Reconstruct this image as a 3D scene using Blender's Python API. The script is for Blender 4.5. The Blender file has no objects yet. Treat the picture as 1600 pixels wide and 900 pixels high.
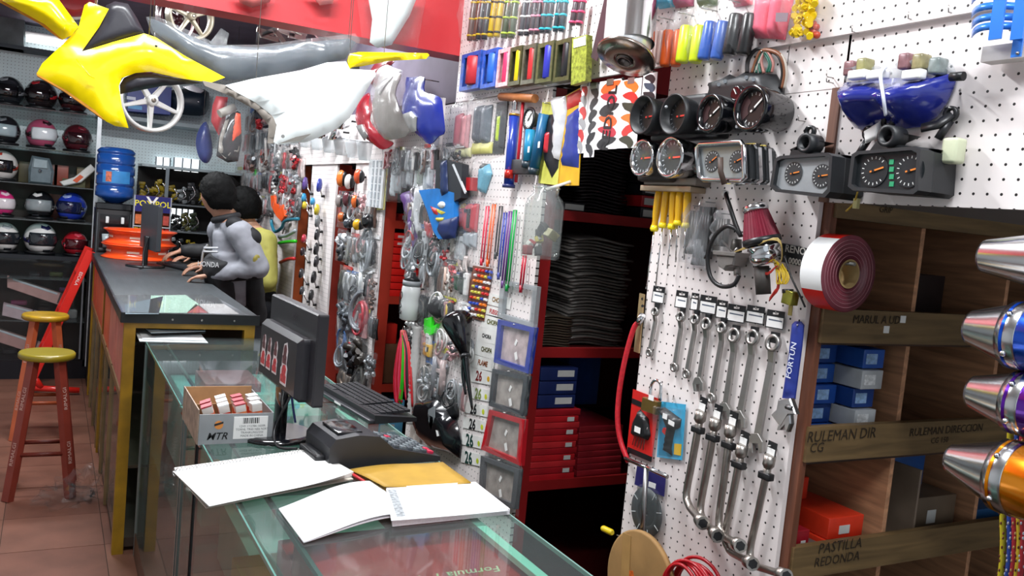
import bpy, bmesh, math, random
from mathutils import Vector, Matrix, noise, geometry
random.seed(7)
sc = bpy.context.scene
COL = sc.collection
PI = math.pi
# ------------------------------------------------------------------ camera
FPX, YAW, PIT, ROL, CAMZ = 1336.5, 0.4993, 0.08365, 0.09428, 1.6
def _basis():
    f = Vector((math.sin(YAW), math.cos(YAW), 0)); r = Vector((math.cos(YAW), -math.sin(YAW), 0)); u = Vector((0, 0, 1))
    f, u = f*math.cos(PIT)-u*math.sin(PIT), u*math.cos(PIT)+f*math.sin(PIT)
    r, u = r*math.cos(ROL)+u*math.sin(ROL), u*math.cos(ROL)-r*math.sin(ROL)
    return r, u, f
CR, CU, CF = _basis()
cam = bpy.data.cameras.new('camera'); cam.sensor_width = 36; cam.lens = 36*FPX/1600; cam.clip_start = 0.05
camo = bpy.data.objects.new('camera', cam); COL.objects.link(camo)
camo.matrix_world = Matrix(((CR.x, CU.x, -CF.x, 0), (CR.y, CU.y, -CF.y, 0), (CR.z, CU.z, -CF.z, CAMZ), (0, 0, 0, 1)))
sc.camera = camo
# ------------------------------------------------------------------ world, exposure
w = bpy.data.worlds.new('daylight'); sc.world = w; w.use_nodes = True
w.node_tree.nodes['Background'].inputs[0].default_value = (0.86, 0.93, 1.0, 1)
w.node_tree.nodes['Background'].inputs[1].default_value = 0.7
sc.view_settings.view_transform = 'Standard'; sc.view_settings.look = 'None'
sc.view_settings.exposure = 0.22; sc.view_settings.gamma = 1.0; sc.view_settings.use_curve_mapping = False
LAMPS = [  # x, y, z, length along, axis, power
    (0.30, 2.25, 2.98, 1.2, 'x', 52), (0.62, 0.25, 2.98, 1.2, 'y', 40),
    (0.70, 4.30, 2.68, 1.2, "x", 40), (0.10, 5.60, 2.69, 1.2, "x", 46)]  # last two: unseen lamps added under the loft to light the back
# ------------------------------------------------------------------ pixel to place
def ray(px, py): return CR*((px-800)/FPX) - CU*((py-450)/FPX) + CF
def on_x(px, py, X): d = ray(px, py); return Vector((0, 0, CAMZ)) + d*(X/d.x)
def on_y(px, py, Y): d = ray(px, py); return Vector((0, 0, CAMZ)) + d*(Y/d.y)
def on_z(px, py, Z): d = ray(px, py); return Vector((0, 0, CAMZ)) + d*((Z-CAMZ)/d.z)
WX = 1.42
FR = {'W': Matrix(((0, 0, -1), (-1, 0, 0), (0, 1, 0))),     # right=-Y up=Z out=-X  (columns)
      'B': Matrix(((1, 0, 0), (0, 0, -1), (0, 1, 0))),      # right=+X up=Z out=-Y
      'T': Matrix(((1, 0, 0), (0, 1, 0), (0, 0, 1)))}       # right=+X up=+Y out=+Z
# ------------------------------------------------------------------ materials
def lin(c):
    if isinstance(c, str):
        c = c.lstrip('#'); c = [int(c[i:i+2], 16)/255 for i in (0, 2, 4)]
    return [((v/12.92) if v <= .04045 else ((v+.055)/1.055)**2.4) for v in c[:3]]
MATS = {}
def M(col, rough=.5, metal=0.0, var=.08, scale=18, bump=0.0, coat=0.0, emit=0.0, alpha=1.0):
    k = (str(col), rough, metal, var, scale, bump, coat, emit, alpha)
    if k in MATS: return MATS[k]
    m = bpy.data.materials.new('surface_%d' % len(MATS)); m.use_nodes = True; MATS[k] = m
    nt = m.node_tree; b = nt.nodes['Principled BSDF']; L = lin(col)
    b.inputs['Roughness'].default_value = rough; b.inputs['Metallic'].default_value = metal
    b.inputs['Coat Weight'].default_value = coat; b.inputs['Coat Roughness'].default_value = .08
    tc = nt.nodes.new('ShaderNodeTexCoord'); nz = nt.nodes.new('ShaderNodeTexNoise')
    nz.inputs['Scale'].default_value = scale; nz.inputs['Detail'].default_value = 4
    nt.links.new(tc.outputs['Object'], nz.inputs['Vector'])
    rp = nt.nodes.new('ShaderNodeValToRGB')
    rp.color_ramp.elements[0].position = .3; rp.color_ramp.elements[1].position = .7
    rp.color_ramp.elements[0].color = [max(0, v*(1-var)) for v in L]+[1]
    rp.color_ramp.elements[1].color = [min(1, v*(1+var)) for v in L]+[1]
    nt.links.new(nz.outputs['Fac'], rp.inputs[0]); nt.links.new(rp.outputs[0], b.inputs['Base Color'])
    if bump:
        bp = nt.nodes.new('ShaderNodeBump'); bp.inputs['Strength'].default_value = bump; bp.inputs['Distance'].default_value = .004
        nt.links.new(nz.outputs['Fac'], bp.inputs['Height']); nt.links.new(bp.outputs[0], b.inputs['Normal'])
    if emit:
        b.inputs['Emission Color'].default_value = L+[1]; b.inputs['Emission Strength'].default_value = emit
    return m
def glassy(name, tint='#ffffff', ior=1.45, rough=.03, dens=0.0, wr=0.0):
    """thin clear sheet: transparent + glossy by fresnel (dens adds haze, wr wrinkle bump)"""
    k = (name,)
    if k in MATS: return MATS[k]
    m = bpy.data.materials.new(name); m.use_nodes = True; MATS[k] = m
    nt = m.node_tree; nt.nodes.clear()
    o = nt.nodes.new('ShaderNodeOutputMaterial'); t = nt.nodes.new('ShaderNodeBsdfTransparent'); g = nt.nodes.new('ShaderNodeBsdfGlossy')
    t.inputs[0].default_value = lin(tint)+[1]; g.inputs['Roughness'].default_value = rough
    fr = nt.nodes.new('ShaderNodeFresnel'); fr.inputs[0].default_value = ior
    ge = nt.nodes.new('ShaderNodeNewGeometry'); sb = nt.nodes.new('ShaderNodeMath'); sb.operation = 'SUBTRACT'; sb.inputs[0].default_value = 1; nt.links.new(ge.outputs['Backfacing'], sb.inputs[1]); ml = nt.nodes.new('ShaderNodeMath'); ml.operation = 'MULTIPLY'; nt.links.new(fr.outputs[0], ml.inputs[0]); nt.links.new(sb.outputs[0], ml.inputs[1])
    mx = nt.nodes.new('ShaderNodeMixShader'); nt.links.new(ml.outputs[0], mx.inputs[0]); nt.links.new(t.outputs[0], mx.inputs[1]); nt.links.new(g.outputs[0], mx.inputs[2])
    last = mx
    if dens:
        d = nt.nodes.new('ShaderNodeBsdfDiffuse'); d.inputs[0].default_value = lin('#dfe3e6')+[1]
        m2 = nt.nodes.new('ShaderNodeMixShader'); m2.inputs[0].default_value = dens
        nt.links.new(mx.outputs[0], m2.inputs[1]); nt.links.new(d.outputs[0], m2.inputs[2]); last = m2
    if wr:
        tc = nt.nodes.new('ShaderNodeTexCoord'); nz = nt.nodes.new('ShaderNodeTexNoise'); nz.inputs['Scale'].default_value = 35; nz.inputs['Detail'].default_value = 5
        mp = nt.nodes.new('ShaderNodeMapping'); mp.inputs['Scale'].default_value = (2.2, .7, 1)
        nt.links.new(tc.outputs['Object'], mp.inputs[0]); nt.links.new(mp.outputs[0], nz.inputs['Vector'])
        bp = nt.nodes.new('ShaderNodeBump'); bp.inputs['Strength'].default_value = wr; bp.inputs['Distance'].default_value = .01
        nt.links.new(nz.outputs['Fac'], bp.inputs['Height'])
        nt.links.new(bp.outputs[0], g.inputs['Normal'])
    nt.links.new(last.outputs[0], o.inputs[0]); return m
def peg(ax, ay, base='#ece4e2'):
    """white perforated hardboard, 1 inch hole pitch, in object coordinates"""
    k = ('peg', ax, ay, base)
    if k in MATS: return MATS[k]
    m = bpy.data.materials.new('pegboard'); m.use_nodes = True; MATS[k] = m
    nt = m.node_tree; b = nt.nodes['Principled BSDF']; N = nt.nodes.new; K = nt.links.new
    tc = N('ShaderNodeTexCoord'); sp = N('ShaderNodeSeparateXYZ'); K(tc.outputs['Object'], sp.inputs[0])
    sq = []
    for a in (ax, ay):
        q = N('ShaderNodeMath'); q.operation = 'MULTIPLY'; q.inputs[1].default_value = 1/.0254; K(sp.outputs[a], q.inputs[0])
        fr = N('ShaderNodeMath'); fr.operation = 'FRACT'; K(q.outputs[0], fr.inputs[0])
        s = N('ShaderNodeMath'); s.operation = 'SUBTRACT'; s.inputs[1].default_value = .5; K(fr.outputs[0], s.inputs[0])
        p = N('ShaderNodeMath'); p.operation = 'POWER'; p.inputs[1].default_value = 2; K(s.outputs[0], p.inputs[0]); sq.append(p)
    ad = N('ShaderNodeMath'); K(sq[0].outputs[0], ad.inputs[0]); K(sq[1].outputs[0], ad.inputs[1])
    lt = N('ShaderNodeMath'); lt.operation = 'LESS_THAN'; lt.inputs[1].default_value = .0105; K(ad.outputs[0], lt.inputs[0])
    nz = N('ShaderNodeTexNoise'); nz.inputs['Scale'].default_value = 6; K(tc.outputs['Object'], nz.inputs['Vector'])
    rp = N('ShaderNodeValToRGB'); L = lin(base); rp.color_ramp.elements[0].color = [v*.93 for v in L]+[1]; rp.color_ramp.elements[1].color = L+[1]
    K(nz.outputs['Fac'], rp.inputs[0])
    mx = N('ShaderNodeMix'); mx.data_type = 'RGBA'; K(lt.outputs[0], mx.inputs['Factor']); K(rp.outputs[0], mx.inputs['A']); mx.inputs['B'].default_value = (.012, .01, .01, 1)
    K(mx.outputs['Result'], b.inputs['Base Color']); b.inputs['Roughness'].default_value = .45
    return m
def wood(col, axis=0, dark=.55, sc_=9):
    k = ('wood', col, axis)
    if k in MATS: return MATS[k]
    m = bpy.data.materials.new('wood_grain'); m.use_nodes = True; MATS[k] = m
    nt = m.node_tree; b = nt.nodes['Principled BSDF']; N = nt.nodes.new; K = nt.links.new
    tc = N('ShaderNodeTexCoord'); mp = N('ShaderNodeMapping'); s = [6, 6, 6]; s[axis] = .5; mp.inputs['Scale'].default_value = s
    nz = N('ShaderNodeTexNoise'); nz.inputs['Scale'].default_value = sc_; nz.inputs['Detail'].default_value = 6; nz.inputs['Distortion'].default_value = .6
    rp = N('ShaderNodeValToRGB'); L = lin(col); rp.color_ramp.elements[0].position = .3; rp.color_ramp.elements[1].position = .72
    rp.color_ramp.elements[0].color = [v*dark for v in L]+[1]; rp.color_ramp.elements[1].color = [min(1, v*1.12) for v in L]+[1]
    K(tc.outputs['Object'], mp.inputs[0]); K(mp.outputs[0], nz.inputs['Vector']); K(nz.outputs['Fac'], rp.inputs[0]); K(rp.outputs[0], b.inputs['Base Color'])
    b.inputs['Roughness'].default_value = .5; return m
CHROME = lambda: M('#d9dbde', .12, 1.0, .03)
STEEL = lambda: M('#a6a4a1', .34, .9, .1, 40)
BLK = lambda: M('#17181b', .38, 0, .15)
BLKG = lambda: M('#0d0e12', .15, 0, .1, coat=.6)
PLASTIC = lambda: glassy('clear_plastic_film', '#ffffff', 1.42, .10, .05, .9)
GLASS = lambda: glassy('counter_glass', '#dcefe9', 1.45, .03, .035)
CLEAR = lambda: glassy('clear_acrylic', '#ffffff', 1.4, .05, .03)
WHITE = lambda: M('#eeeeec', .5, 0, .02)
# ------------------------------------------------------------------ mesh builder
class MB:
    def __init__(s): s.v = []; s.f = []; s.sm = []
    def add(s, vs, fs, smooth=False):
        o = len(s.v); s.v += [tuple(p) for p in vs]; s.f += [tuple(i+o for i in f) for f in fs]; s.sm += [smooth]*len(fs); return s
    def box(s, c, d, rot=None, bev=0.0):
        x, y, z = d[0]/2, d[1]/2, d[2]/2; c = Vector(c)
        if bev:
            b = min(bev, x*.9, y*.9, z*.9); vs = []; fs = []
            bm = bmesh.new(); bmesh.ops.create_cube(bm, size=1)
            for v in bm.verts: v.co = Vector((v.co.x*2*x, v.co.y*2*y, v.co.z*2*z))
            bmesh.ops.bevel(bm, geom=bm.edges[:], offset=b, segments=2, affect='EDGES', profile=.6)
            bm.verts.index_update(); vs = [v.co.copy() for v in bm.verts]; fs = [[v.index for v in f.verts] for f in bm.faces]; bm.free()
            if rot: vs = [rot @ v for v in vs]
            return s.add([v+c for v in vs], fs, True)
        vs = [Vector((a*x, b_*y, e*z)) for a in (-1, 1) for b_ in (-1, 1) for e in (-1, 1)]
        if rot: vs = [rot @ v for v in vs]
        return s.add([v+c for v in vs], [(0, 1, 3, 2), (4, 6, 7, 5), (0, 4, 5, 1), (2, 3, 7, 6), (0, 2, 6, 4), (1, 5, 7, 3)])
    def span(s, a, b, bev=0.0):
        a = Vector(a); b = Vector(b); return s.box((a+b)/2, [abs(q) for q in (b-a)], None, bev)
    def prism(s, pts, z0, z1, bev=0.0, smooth=False):
        """polygon (x,y) extruded along z; bev shrinks the front rim"""
        n = len(pts); ar = sum(pts[i][0]*pts[(i+1) % n][1]-pts[(i+1) % n][0]*pts[i][1] for i in range(n))
        P = [Vector((p[0], p[1])) for p in (pts if ar > 0 else pts[::-1])]
        rings = [(P, z0)]
        if bev:
            Q = []
            for i in range(n):
                a, b, c = P[i-1], P[i], P[(i+1) % n]; e1 = (b-a); e2 = (c-b)
                e1 = e1.normalized() if e1.length > 1e-9 else Vector((1, 0)); e2 = e2.normalized() if e2.length > 1e-9 else e1
                nn = Vector((-e1.y-e2.y, e1.x+e2.x)); nn = nn.normalized() if nn.length > 1e-6 else Vector((-e1.y, e1.x))
                Q.append(b+nn*bev)
            zb = z1-bev if z1 > z0 else z1+bev
            rings += [(P, zb), (Q, z1)]
        else: rings.append((P, z1))
        vs = [(p.x, p.y, z) for R_, z in rings for p in R_]; fs = []
        for k in range(len(rings)-1):
            for i in range(n):
                j = (i+1) % n; fs.append((k*n+i, k*n+j, (k+1)*n+j, (k+1)*n+i))
        m = (len(rings)-1)*n
        fs.append(tuple(range(n-1, -1, -1))); fs.append(tuple(m+i for i in range(n)))
        if z1 < z0: fs = [f[::-1] for f in fs]
        return s.add(vs, fs, smooth)
    def lathe(s, prof, o=(0, 0, 0), d=(0, 0, 1), n=20, cap=True, sx=1.0, up=None):
        """profile [(h, r)] about axis d from o; sx squashes the first radial axis"""
        o = Vector(o); d = Vector(d).normalized()
        if up is not None: u = (Vector(up)-d*Vector(up).dot(d)).normalized()
        else: u = d.orthogonal().normalized()
        w_ = d.cross(u); vs = []; fs = []
        for h, r in prof:
            for i in range(n):
                a = 2*PI*i/n; vs.append(o+d*h+u*(math.cos(a)*r*sx)+w_*(math.sin(a)*r))
        for k in range(len(prof)-1):
            for i in range(n):
                j = (i+1) % n; fs.append((k*n+i, k*n+j, (k+1)*n+j, (k+1)*n+i))
        if cap: fs.append(tuple(range(n-1, -1, -1))); fs.append(tuple((len(prof)-1)*n+i for i in range(n)))
        o_ = len(s.v); s.add(vs, fs, True)
        if cap: s.sm[-1] = s.sm[-2] = False
        return s
    def cyl(s, a, b, r, r2=None, n=12):
        a = Vector(a); b = Vector(b); L = (b-a).length
        return s.lathe([(0, r), (L, r if r2 is None else r2)], a, b-a, n)
    def ball(s, c, r, n=14, m=8):
        r = (r, r, r) if not hasattr(r, '__len__') else r; c = Vector(c); vs = []; fs = []
        for k in range(m+1):
            t = PI*k/m
            for i in range(n):
                a = 2*PI*i/n; vs.append(c+Vector((r[0]*math.sin(t)*math.cos(a), r[1]*math.sin(t)*math.sin(a), -r[2]*math.cos(t))))
        for k in range(m):
            for i in range(n):
                j = (i+1) % n; fs.append((k*n+i, k*n+j, (k+1)*n+j, (k+1)*n+i))
        return s.add(vs, fs, True)
    def tube(s, pts, r, n=8, closed=False, sx=1.0):
        P = [Vector(p) for p in pts]; L = len(P); rr = r if hasattr(r, '__len__') else [r]*L
        T = []
        for i in range(L):
            a = P[i-1] if (i > 0 or closed) else P[i]; b = P[(i+1) % L] if (i < L-1 or closed) else P[i]
            t = b-a; T.append(t.normalized() if t.length > 1e-9 else Vector((0, 0, 1)))
        u = T[0].orthogonal().normalized(); vs = []; fs = []
        for i in range(L):
            u = (u-T[i]*u.dot(T[i])); u = u.normalized() if u.length > 1e-6 else T[i].orthogonal().normalized(); w_ = T[i].cross(u)
            for k in range(n):
                a = 2*PI*k/n; vs.append(P[i]+(u*math.cos(a)*sx+w_*math.sin(a))*rr[i])
        for i in range(L if closed else L-1):
            i2 = (i+1) % L
            for k in range(n):
                j = (k+1) % n; fs.append((i*n+k, i*n+j, i2*n+j, i2*n+k))
        if not closed: fs.append(tuple(range(n-1, -1, -1))); fs.append(tuple((L-1)*n+k for k in range(n)))
        return s.add(vs, fs, True)
    def torus(s, c, R_, r, d=(0, 0, 1), n=28, m=8, sx=1.0):
        d = Vector(d).normalized(); u = d.orthogonal().normalized(); w_ = d.cross(u)
        return s.tube([Vector(c)+u*(R_*math.cos(2*PI*i/n)*sx)+w_*(R_*math.sin(2*PI*i/n)) for i in range(n)], r, m, True)
    def grid(s, fn, nx, ny, thick=0.0, smooth=True):
        """surface fn(u,v)->xyz, optional thickness along normal"""
        V = [[Vector(fn(i/nx, j/ny)) for i in range(nx+1)] for j in range(ny+1)]
        idx = lambda i, j: j*(nx+1)+i
        vs = [V[j][i] for j in range(ny+1) for i in range(nx+1)]
        fs = [(idx(i, j), idx(i+1, j), idx(i+1, j+1), idx(i, j+1)) for j in range(ny) for i in range(nx)]
        if thick:
            N_ = []
            for j in range(ny+1):
                for i in range(nx+1):
                    a = V[j][min(i+1, nx)]-V[j][max(i-1, 0)]; b = V[min(j+1, ny)][i]-V[max(j-1, 0)][i]
                    n_ = a.cross(b); N_.append(n_.normalized() if n_.length > 1e-12 else Vector((0, 0, 1)))
            o = len(vs); vs = vs+[p-n_*thick for p, n_ in zip(vs, N_)]
            fs += [tuple(q+o for q in f[::-1]) for f in fs[:]]
            rim = [idx(i, 0) for i in range(nx)]+[idx(nx, j) for j in range(ny)]+[idx(i, ny) for i in range(nx, 0, -1)]+[idx(0, j) for j in range(ny, 0, -1)]
            for q in range(len(rim)):
                a, b = rim[q], rim[(q+1) % len(rim)]; fs.append((b, a, a+o, b+o))
        return s.add(vs, fs, smooth)
    def text(s, body, size, o, right=(1, 0, 0), up=(0, 1, 0), depth=.0006, align='CENTER', shear=0, bold=0):
        key = (body, align, shear, bold)
        if key not in TXT:
            cu = bpy.data.curves.new('lettering', 'FONT'); cu.body = body; cu.align_x = align; cu.align_y = 'CENTER'; cu.shear = shear; cu.resolution_u = 2
            cu.offset = bold
            ob = bpy.data.objects.new('lettering', cu); COL.objects.link(ob)
            dg = bpy.context.evaluated_depsgraph_get(); me = ob.evaluated_get(dg).to_mesh()
            TXT[key] = ([v.co.copy() for v in me.vertices], [tuple(p.vertices) for p in me.polygons])
            ob.evaluated_get(dg).to_mesh_clear(); bpy.data.objects.remove(ob); bpy.data.curves.remove(cu)
        vs, fs = TXT[key]; o = Vector(o); r = Vector(right).normalized(); u = Vector(up).normalized(); n_ = r.cross(u)
        return s.add([o+r*(v.x*size)+u*(v.y*size)+n_*depth for v in vs], fs)
    def move(s, mat, start=0):
        s.v = s.v[:start]+[tuple(mat @ Vector(p)) for p in s.v[start:]]; return s
    def mesh(s, name, mat):
        me = bpy.data.meshes.new(name); me.from_pydata(s.v, [], s.f); me.polygons.foreach_set('use_smooth', s.sm)
        if mat: me.materials.append(mat)
        me.update(); return me
TXT = {}
def tag(o, label, cat, group=None):
    o['label'] = label; o['category'] = cat
    if group: o['group'] = group
    return o
def obj(name, mb, mat, parent=None):
    o = bpy.data.objects.new(name, mb.mesh(name, mat)); COL.objects.link(o)
    if parent is not None: o.parent = parent
    return o
def struct(name, mb, mat, parent=None):
    o = obj(name, mb, mat, parent)
    if parent is None: o['kind'] = 'structure'
    return o
class Item:
    """a thing: local frame x right, y up, z out of its carrier; parts collected, built by done()"""
    def __init__(s, name, label, cat, frame='W', at=(0, 0), plane=None, group=None, out=0.0, origin=None, rot=None):
        s.name, s.label, s.cat, s.group, s.fr = name, label, cat, group, frame
        s.plane = plane if plane is not None else (WX if frame == 'W' else 0)
        s.o = Vector((0, 0, 0)); s.R = FR[frame]
        s.o = Vector(origin) if origin is not None else s.world(at[0], at[1], out)
        if rot: s.R = s.R @ Matrix.Rotation(rot, 3, 'Z')
        s.sc = (s.o-Vector((0, 0, CAMZ))).dot(CF)/FPX; s.parts = []
    def world(s, px, py, out=0.0):
        if s.fr == 'W': return on_x(px, py, s.plane-out)
        if s.fr == 'B': return on_y(px, py, s.plane-out)
        return on_z(px, py, s.plane+out)
    def l(s, px, py, out=0.0): return s.R.transposed() @ (s.world(px, py, out)-s.o)
    def l2(s, pts, out=0.0): return [s.l(p[0], p[1], out)[:2] for p in pts]
    def add(s, name, mb, mat, parent=None, label=None, kind=None):
        s.parts.append((name, mb, mat, parent, label, kind)); return len(s.parts)-1
    def poly(s, name, mat, pts, out, thick, bev=0.0, parent=None, label=None):
        return s.add(name, MB().prism(s.l2(pts, out), out, out+thick, bev), mat, parent, label)
    def done(s):
        T = Matrix.Translation(s.o) @ s.R.to_4x4()
        if len(s.parts) == 1:
            n, mb, mat, _, _, k = s.parts[0]; r = obj(s.name, mb, mat); r.matrix_world = T; s.objs = [r]
            if k: r['kind'] = k
        else:
            r = bpy.data.objects.new(s.name, None); COL.objects.link(r); r.matrix_world = T; r.empty_display_size = .05; s.objs = []
            for n, mb, mat, p, lb, k in s.parts:
                o = obj(n, mb, mat, r if p is None else s.objs[p]); s.objs.append(o)
                if lb: o['label'] = lb
                if k: o['kind'] = k
        tag(r, s.label, s.cat, s.group); s.root = r; return r
def copy_tree(o, parent=None):
    c = o.copy(); COL.objects.link(c)
    if parent is not None: c.parent = parent
    for ch in list(o.children): copy_tree(ch, c)
    return c
def smooth_path(pts, n=6):
    P = [Vector(p) for p in pts]; out = []
    for i in range(len(P)-1):
        a, b, c, d = P[max(i-1, 0)], P[i], P[i+1], P[min(i+2, len(P)-1)]
        for k in range(n):
            t = k/n; out.append(.5*((2*b)+(c-a)*t+(2*a-5*b+4*c-d)*t*t+(3*b-a-3*c+d)*t*t*t))
    return out+[P[-1]]
def spline2(pts, n=4, closed=True):
    P = [Vector((p[0], p[1], 0)) for p in pts]; out = []; L = len(P)
    for i in range(L):
        a, b, c, d = P[i-1], P[i], P[(i+1) % L], P[(i+2) % L]
        for k in range(n):
            t = k/n; q = .5*((2*b)+(c-a)*t+(2*a-5*b+4*c-d)*t*t+(3*b-a-3*c+d)*t*t*t); out.append((q.x, q.y))
    return out
def rrect(cx, cy, w_, h, r=.0, n=4):
    r = min(r, w_/2*.99, h/2*.99)
    if r <= 0: return [(cx-w_/2, cy-h/2), (cx+w_/2, cy-h/2), (cx+w_/2, cy+h/2), (cx-w_/2, cy+h/2)]
    out = []
    for qx, qy, a0 in ((cx+w_/2-r, cy-h/2+r, -PI/2), (cx+w_/2-r, cy+h/2-r, 0), (cx-w_/2+r, cy+h/2-r, PI/2), (cx-w_/2+r, cy-h/2+r, PI)):
        for k in range(n+1):
            a = a0+PI/2*k/n; out.append((qx+r*math.cos(a), qy+r*math.sin(a)))
    return out
def circ(cx, cy, r, n=20, sx=1): return [(cx+r*sx*math.cos(2*PI*i/n), cy+r*math.sin(2*PI*i/n)) for i in range(n)]
def frame_ring(mb, outer, inner, z0, z1):
    """ring between two polygons of equal count"""
    n = len(outer); vs = [(p[0], p[1], z) for z in (z0, z1) for R_ in (outer, inner) for p in R_]; fs = []
    for i in range(n):
        j = (i+1) % n
        fs += [(i, j, 2*n+j, 2*n+i), (n+j, n+i, 3*n+i, 3*n+j), (2*n+i, 2*n+j, 3*n+j, 3*n+i), (j, i, n+i, n+j)]
    return mb.add(vs, fs)
def pillow(mb, cx, ytop, w_, h, d, z0=0.0, seed=0, wr=.18, nx=7, ny=9, taper=.1):
    """crinkled bag hanging from ytop, thickness d"""
    rnd = Vector((seed*3.7, seed*1.3, seed*.7))
    def f(u, v, sgn):
        x = (u-.5)*w_*(1-taper*v*(1-v)*2); y = ytop-v*h
        e = (math.sin(PI*min(1, max(0, u)))**.6)*(math.sin(PI*min(1, .06+.94*v))**.6)
        nzv = noise.noise(Vector((u*4, v*5, sgn))+rnd)
        return (cx+x+noise.noise(Vector((v*6, u, 2))+rnd)*w_*.05, y, z0+d*.5+sgn*d*.5*e*(1+wr*2*nzv)+nzv*d*wr*.6)
    mb.grid(lambda u, v: f(1-u, v, 1), nx, ny); return mb
# ================================================================== ceiling lamps, and two added under the loft
for i, (x, y, z, ln, ax, pw) in enumerate(LAMPS):
    it = Item('ceiling_lamp', ['twin tube ceiling lamp above the glass counter', 'twin tube ceiling lamp nearest the shop entrance',
              'added unseen tube lamp under the loft above the shop assistants', 'added unseen tube lamp under the loft near the back wall'][i], 'lamp', 'T', origin=(x, y, z))
    d = (ln, .16, .05) if ax == 'x' else (.16, ln, .05)
    it.add('housing', MB().box((0, 0, .045), d, None, .01), WHITE())
    tb = MB()
    for s_ in (-.045, .045):
        if ax == 'x': tb.cyl((-ln*.47, s_, 0), (ln*.47, s_, 0), .013)
        else: tb.cyl((s_, -ln*.47, 0), (s_, ln*.47, 0), .013)
    it.add('tube', tb, M('#fbfdff', .4, 0, 0, emit=4.0))
    r = it.done()
    la = bpy.data.lights.new('tube_light', 'AREA'); la.shape = 'RECTANGLE'; la.size = ln; la.size_y = .14; la.energy = pw; la.color = (.94, .97, 1)
    lo = bpy.data.objects.new('tube_light', la); COL.objects.link(lo); lo.parent = r; lo.location = (0, 0, -.03)
    if ax == 'y': lo.rotation_euler = (0, 0, PI/2)
# ================================================================== floor with tiles
fm = M('#50382f', .6, 0, .2, 3)
struct('floor', MB().span((-2.2, -2.6, -.06), (3.2, 7.9, -.004)), M('#4a362d', .9, 0, .2, 5))
flo = bpy.data.objects['floor']
tcols = ['#7c5344', '#825848', '#744c3e', '#7e5545', '#784f40']
TS = .40; k = 0
for ix in range(-4, 4):
    for iy in range(5, 20):
        mb = MB().box((0, 0, -.004), (TS-.0035, TS-.0035, .008))
        key = 'tile_%d' % (k % 5)
        if key not in bpy.data.meshes: me = mb.mesh(key, M(tcols[k % 5], .42, 0, .22, 5, .05))
        o = bpy.data.objects.new('tile', bpy.data.meshes[key]); COL.objects.link(o); o.parent = flo
        o.location = (ix*TS+.07, iy*TS+.2, random.uniform(-.0008, .0008)); k += random.choice((1, 2, 3))
# ================================================================== shell
struct('ceiling', MB().span((-2.2, -2.6, 3.1), (3.2, 3.2, 3.16)), M('#d8d8d6', .8, 0, .05, 3))
struct('ceiling_loft', MB().span((-2.2, 3.26, 2.72), (3.2, 7.9, 2.8)), M('#5d5566', .7, 0, .25, 4))
struct('wall_left', MB().span((-2.2, -2.6, 0), (-2.14, 7.9, 3.16)), M('#cfd6d8', .7, 0, .05, 3))
struct('wall_right', MB().span((3.14, -2.6, 0), (3.2, 7.9, 3.16)), M('#a9a29c', .8, 0, .1, 3))
struct('wall_back', MB().span((-2.2, 7.82, 0), (3.2, 7.9, 3.1)), peg(0, 2, '#dfeff2'))
# red loft beam across the shop
bm_ = MB().span((-2.2, 3.20, 2.215), (3.14, 3.33, 3.1))
struct('trim_1', bm_, M('#c9343a', .4, 0, .06, 4, coat=.2))
# concrete pier and ledge top left on the back wall
struct('trim_2', MB().span((-.62, 7.62, 2.50), (-.235, 7.82, 2.72)), M('#6d7678', .9, 0, .25, 9, .4))
struct('trim_3', MB().span((-1.4, 7.60, 2.50), (.30, 7.82, 2.525)), M('#39424a', .6))
it = Item('wall_tube_lamp', 'short white tube lamp high on the back wall', 'lamp', 'B', origin=(-.06, 7.66, 2.60))
it.add('reflector', MB().box((0, .03, -.03), (.34, .04, .08), None, .008), WHITE())
it.add('tube', MB().cyl((-.16, -.015, .02), (.16, -.015, .02), .017), M('#fcfeff', .4, 0, 0, emit=9.0))
it.done()
# ================================================================== header pegboards along the goods wall
pegW = peg(1, 2)
hb = bpy.data.objects.new
def board(name, y0, y1, z0, z1, x0=WX, th=.012, kind='structure', mat=None):
    o = obj(name, MB().span((x0, y0, z0), (x0+th, y1, z1)), mat or pegW); o['kind'] = kind; return o
board('wall_header', -.4, 3.2, 2.032, 3.1, WX-.012)
board('wall_panel_right', -.4, 1.268, 1.690, 2.034)
board('wall_panel_top', 1.43, 1.845, 1.926, 2.034)
board('wall_panel_tools', 1.292, 1.845, .70, 1.9245)
board('wall_panel_corner', 1.262, 1.432, 1.926, 2.034)
for n_, y0, y1, z0, z1 in (('wall_panel_stickers', 2.452, 3.46, .45, 2.03), ('wall_panel_bags', 3.985, 4.46, .45, 1.80), ('wall_panel_mirrors', 4.80, 5.34, .45, 1.80), ('wall_panel_far', 5.64, 7.8, .45, 1.80)):
    board(n_, y0, y1, z0, z1)
board('wall_header_far', 3.33, 7.8, 1.80, 2.06, WX-.012)
struct('wall_loft', MB().span((1.50, 3.34, 2.06), (1.56, 7.8, 2.72)), M('#6a6172', .7, 0, .2, 4))
# brown batten between the boards, corner post
struct('trim_4', MB().span((WX-.006, 1.268, 1.69), (WX+.02, 1.291, 1.926)), wood('#7a5546', 2))
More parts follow.
